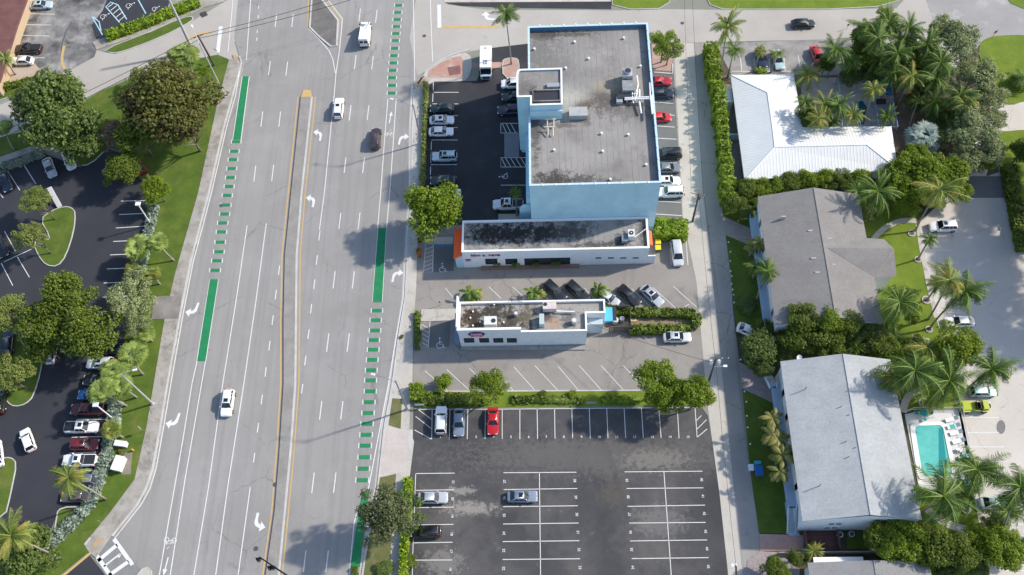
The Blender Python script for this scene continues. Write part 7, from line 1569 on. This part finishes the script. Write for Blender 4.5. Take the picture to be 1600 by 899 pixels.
# shaded alley lawns
palm(1177, 385, None, 2.0, 'rusty leaved palm at the first shaded lawn', 'banana', 'banana', h=3.5); palm(1200, 424, (1182, 470), 2.6, 'palm leaning on the walkway of the brown roof block', 'coconut', 'palm', h=7)
palm(1183, 418, None, 2.2, 'lower dark palm on the first shaded lawn', 'coconut', 'palm', h=4); palm(1190, 380, None, 1.8, 'yellow tipped palm at the walkway rail', 'banana', 'banana', h=5)
bush(1170, 480, 20, 1.0, 'dark low shrub on the first shaded lawn', 'dark')
gp = 'yellow broad leaved palms on the second shaded lawn'
for k, (x, y, r_) in enumerate([(1208, 655, 2.3), (1215, 686, 2.4), (1222, 712, 2.4), (1206, 680, 2.0), (1218, 738, 2.0)]):
    palm(x, y, None, r_, 'yellow green broad leaved palm, '+['topmost', 'middle', 'second lowest', 'leftmost', 'lowest'][k]+' of the shaded lawn row', 'banana', 'banana', h=5, group=gp)
# between the two blocks
for k, (x, y, r_, h_, lf, kd, lab) in enumerate([(1180, 545, 30, 4, 'dark', 'dense', 'dark round tree at the alley between the two blocks'), (1215, 520, 16, 3, 'mid', 'sparse', 'thin tree at the corner of the walkway'), (1250, 525, 32, 4.5, 'mid', 'dense', 'bright mid green tree left between the two blocks'), (1285, 522, 34, 5, 'mid', 'dense', 'mid green tree second between the two blocks'),
    (1235, 555, 24, 3, 'dark', 'dense', 'dark tree below the leftmost one between the blocks'), (1312, 535, 26, 4, 'mid', 'sparse', 'mid green sparse tree third between the two blocks'), (1345, 530, 26, 4, 'dark', 'fine', 'grey dark tree fourth between the two blocks'), (1375, 545, 26, 4, 'mid', 'dense', 'mid green tree near the garden path end'),
    (1410, 560, 28, 3.5, 'mid', 'sparse', 'loose green tree beside the short garden path'), (1492, 538, 38, 5.5, 'bright', 'dense', 'bright round green tree beside the hidden white sedan'), (1470, 565, 24, 4, 'mid', 'sparse', 'lower green tree left of the feathery palm'), (1190, 572, 20, 3, 'dark', 'dense', 'dark shrub above the paved walk'), (1445, 560, 22, 3, 'dark', 'dense', 'dark shrub between garden path and round tree')]):
    tree(x, y, r_, h_, lab, kd, lf)
tree(1192, 516, 17, 3.0, 'dark leafy bush covering the tail of the white car at the alley edge', 'dense', 'mid')
palm(1430, 580, None, 4.8, 'broad coconut palm over the north east corner of the pale roof', 'coconut', 'palm', h=11); palm(1484, 596, None, 4.6, 'dark coconut palm left of the feathery palm', 'coconut', 'palm', h=9); palm(1549, 578, (1495, 625), 4.6, 'feathery coconut palm over the teal hatchback', 'coconut', 'palm', h=9); palm(1335, 545, None, 2.4, 'thin palm between the two blocks', 'date', 'palm', h=4); palm(1400, 530, None, 2.6, 'palm above the short garden path', 'coconut', 'palm', h=4)
# lower right
palm(1474, 776, None, 5.3, 'big dark coconut palm over the pool end', 'coconut', 'palm', h=11); palm(1527, 735, (1512, 796), 4.7, 'coconut palm right of the pool with its pale heart', 'coconut', 'palm', h=9); palm(1594, 762, (1560, 850), 4.9, 'coconut palm at the right edge over the teal sedan', 'coconut', 'palm', h=10)
for x, y, r_, h_, lf, kd, lab in [(1372, 838, 32, 4, 'mid', 'dense', 'round green tree left of the row below the pale roof block'), (1408, 845, 34, 4.5, 'bright', 'dense', 'bright green tree second in the row below the pale roof block'), (1440, 822, 20, 2.5, 'mid', 'dense', 'low tree at the garden path below the pool'), (1465, 855, 32, 4.5, 'mid', 'dense', 'mid green tree third in the row below the pale roof block'), (1500, 862, 30, 4.5, 'mid', 'dense', 'mid green tree fourth in the row below the pale roof block'),
    (1530, 845, 26, 4, 'bright', 'dense', 'bright green tree fifth in the row below the pale roof block'), (1565, 860, 34, 4.5, 'bright', 'dense', 'bright green tree at the right end of the bottom row'), (1520, 885, 22, 2.5, 'dark', 'dense', 'dark tree under the fifth tree of the bottom row'), (1480, 888, 18, 2.0, 'dark', 'dense', 'round clipped dark bush at the bottom edge, right one'), (1468, 895, 14, 2.0, 'dark', 'dense', 'round clipped dark bush at the bottom edge, left one'),
    (1210, 885, 20, 2.5, 'mid', 'dense', 'green tree on the paved corner by the alley bottom'), (1218, 898, 16, 2.0, 'bright', 'dense', 'bright bush below the green tree at the alley bottom'), (1243, 872, 13, 2, 'mid', 'dense', 'small shrub left of the spiky plant'), (1550, 815, 18, 3, 'mid', 'sparse', 'low foliage below the teal sedan')]:
    tree(x, y, r_, h_, lab, kd, lf)
palm(1271, 862, None, 2.0, 'spiky plant with rusty tips at the brick patio', 'date', 'palml', h=1.6); palm(1590, 848, None, 2.2, 'low palm at the right edge below the palms', 'coconut', 'palm', h=2.5); palm(1552, 832, None, 2.6, 'palm among the bottom row of trees', 'coconut', 'palm', h=3.5)
# more crowns that close the canopy
for x, y, r_, h_, lf, kd, lab in [(1450, 100, 30, 6, 'mid', 'dense', 'mid green crown left of the grey olive trees'), (1475, 45, 22, 7, 'grey', 'fine', 'grey olive crown at the top beside the intersection'), (1500, 190, 24, 4, 'mid', 'fine', 'mid green crown below the broad green palm'), (1555, 190, 22, 5, 'grey', 'fine', 'grey olive crown over the driveway mouth'), (1510, 250, 26, 4.5, 'grey', 'fine', 'grey olive crown above the dark driveway patch'),
    (1470, 190, 20, 3, 'dark', 'dense', 'dark crown behind the silver blue palm'), (1425, 165, 18, 2.5, 'dark', 'dense', 'dark shrub right of the patio'), (1360, 118, 20, 3, 'dark', 'dense', 'dark shrub behind the patio pool'), (1345, 85, 24, 4.5, 'mid', 'dense', 'mid green crown above the patio pool'), (1415, 85, 24, 5.5, 'mid', 'dense', 'mid green crown in the heart of the grove'),
    (1230, 300, 14, 2, 'dark', 'dense', 'low dark shrub behind the brown grey roof, left one'), (1300, 292, 14, 2, 'dark', 'dense', 'low dark shrub behind the brown grey roof, right one'), (1360, 335, 16, 2, 'dark', 'dense', 'dark shrub at the foot of the long pale trunk'), (1455, 310, 22, 3, 'bright', 'dense', 'bright crown under the leaning coconut palm'),
    (1255, 500, 26, 6.5, 'mid', 'dense', 'tall bright crown reaching over the south edge of the brown roof, left one'), (1290, 498, 26, 6.8, 'bright', 'dense', 'tall bright crown reaching over the south edge of the brown roof, middle one'), (1325, 503, 22, 6, 'mid', 'dense', 'tall bright crown reaching over the south edge of the brown roof, right one'), (1360, 515, 20, 5, 'dark', 'fine', 'dark crown at the south east corner of the brown roof'),
    (1390, 575, 20, 3, 'dark', 'dense', 'dark shrub under the broad coconut palm'), (1455, 590, 20, 3, 'dark', 'dense', 'dark shrub under the dark coconut palm'), (1400, 560, 20, 4, 'bright', 'dense', 'bright shrub at the east side of the gap between blocks'), (1370, 540, 18, 4, 'bright', 'sparse', 'bright loose shrub between grey crown and garden path'),
    (1380, 852, 26, 4.5, 'bright', 'dense', 'bright green crown between the first two trees of the bottom row'), (1430, 860, 24, 4, 'mid', 'dense', 'mid green crown behind the second tree of the bottom row'), (1590, 868, 20, 3, 'bright', 'dense', 'bright shrub at the right edge of the bottom row')]:
    tree(x, y, r_, h_, lab, kd, lf)
palm(1470, 100, None, 3.4, 'feathery palm between grove and grey olive trees', 'coconut', 'palm', h=9); palm(1508, 165, None, 3.2, 'yellow tipped palm right of the silver blue palm', 'coconut', 'palml', h=7); palm(1340, 300, None, 3.2, 'palm between the white roof and the brown grey roof', 'coconut', 'palm', h=5); palm(1385, 500, None, 2.4, 'small palm above the short garden path, left one', 'coconut', 'palm', h=5)
palm(1484, 438, (1450, 500), 3.8, 'second coconut palm crown crossing the double palm', 'coconut', 'palml'); palm(1450, 545, None, 3.6, 'green palm between the garden path and the round green tree', 'coconut', 'palml', h=6)
palm(1395, 590, None, 3.4, 'palm brushing the north east edge of the pale roof', 'coconut', 'palml', h=8); palm(1462, 618, None, 3.2, 'low palm above the north fence of the pool', 'date', 'palml', h=3.5)
palm(1500, 770, None, 3.6, 'dark palm between the two big palms at the pool end', 'coconut', 'palm', h=5); palm(1575, 800, None, 3.4, 'low palm between teal sedan and right edge', 'coconut', 'palm', h=4)
tree(1375, 560, 16, 4, 'bright shrub at the north east corner of the pale roof', 'dense', 'bright'); tree(1430, 545, 20, 4, 'mid green shrub beside the short garden path', 'dense', 'mid'); tree(1425, 500, 12, 2, 'small shrub on the lawn above the short garden path', 'dense', 'bright')
tree(1535, 250, 20, 4, 'bright crown left of the dark driveway patch', 'dense', 'bright'); tree(1430, 250, 24, 4, 'bright crown east of the white roof corner', 'dense', 'bright')
# right edge greenery and the big trees just outside whose shade lies on the parking area
hedge([(1578, 260), (1584, 300), (1592, 345), (1602, 390)], 2.2, 1.6, 'dark hedge along the right edge of the driveway', 'mid', 20, .36)
tree(1597, 235, 22, 4, 'green tree at the right edge above the driveway hedge', 'dense', 'mid')
for k, (x, y, r_, h_) in enumerate([(87, 84, 8.0, 9.5), (90, 73, 8.5, 10.5), (93, 97, 8.0, 9.5), (97, 62, 6.5, 9)]):
    t = empty('tree', (x, y, 0), ['large spreading tree just beyond the right edge of the photo, nearest the white suv', 'large spreading tree just beyond the right edge, shading the lower parking rows', 'large spreading tree just beyond the right edge by the driveway', 'smaller spreading tree beyond the right edge above the feathery palm'][k], 'tree', 'big trees beyond the right edge')
    o = bpy.data.objects.new('crown', crown_var('dense', k % 3)); link(o, t); o.location = (0, 0, h_); o.scale = (r_, r_, r_*.6); o.rotation_euler = (0, 0, k*2); withmat(o, LF['mid'])
    tk = bpy.data.objects.new('trunk', trunk_mesh(k)); link(tk, t); tk.scale = (r_*.8, r_*.8, h_)
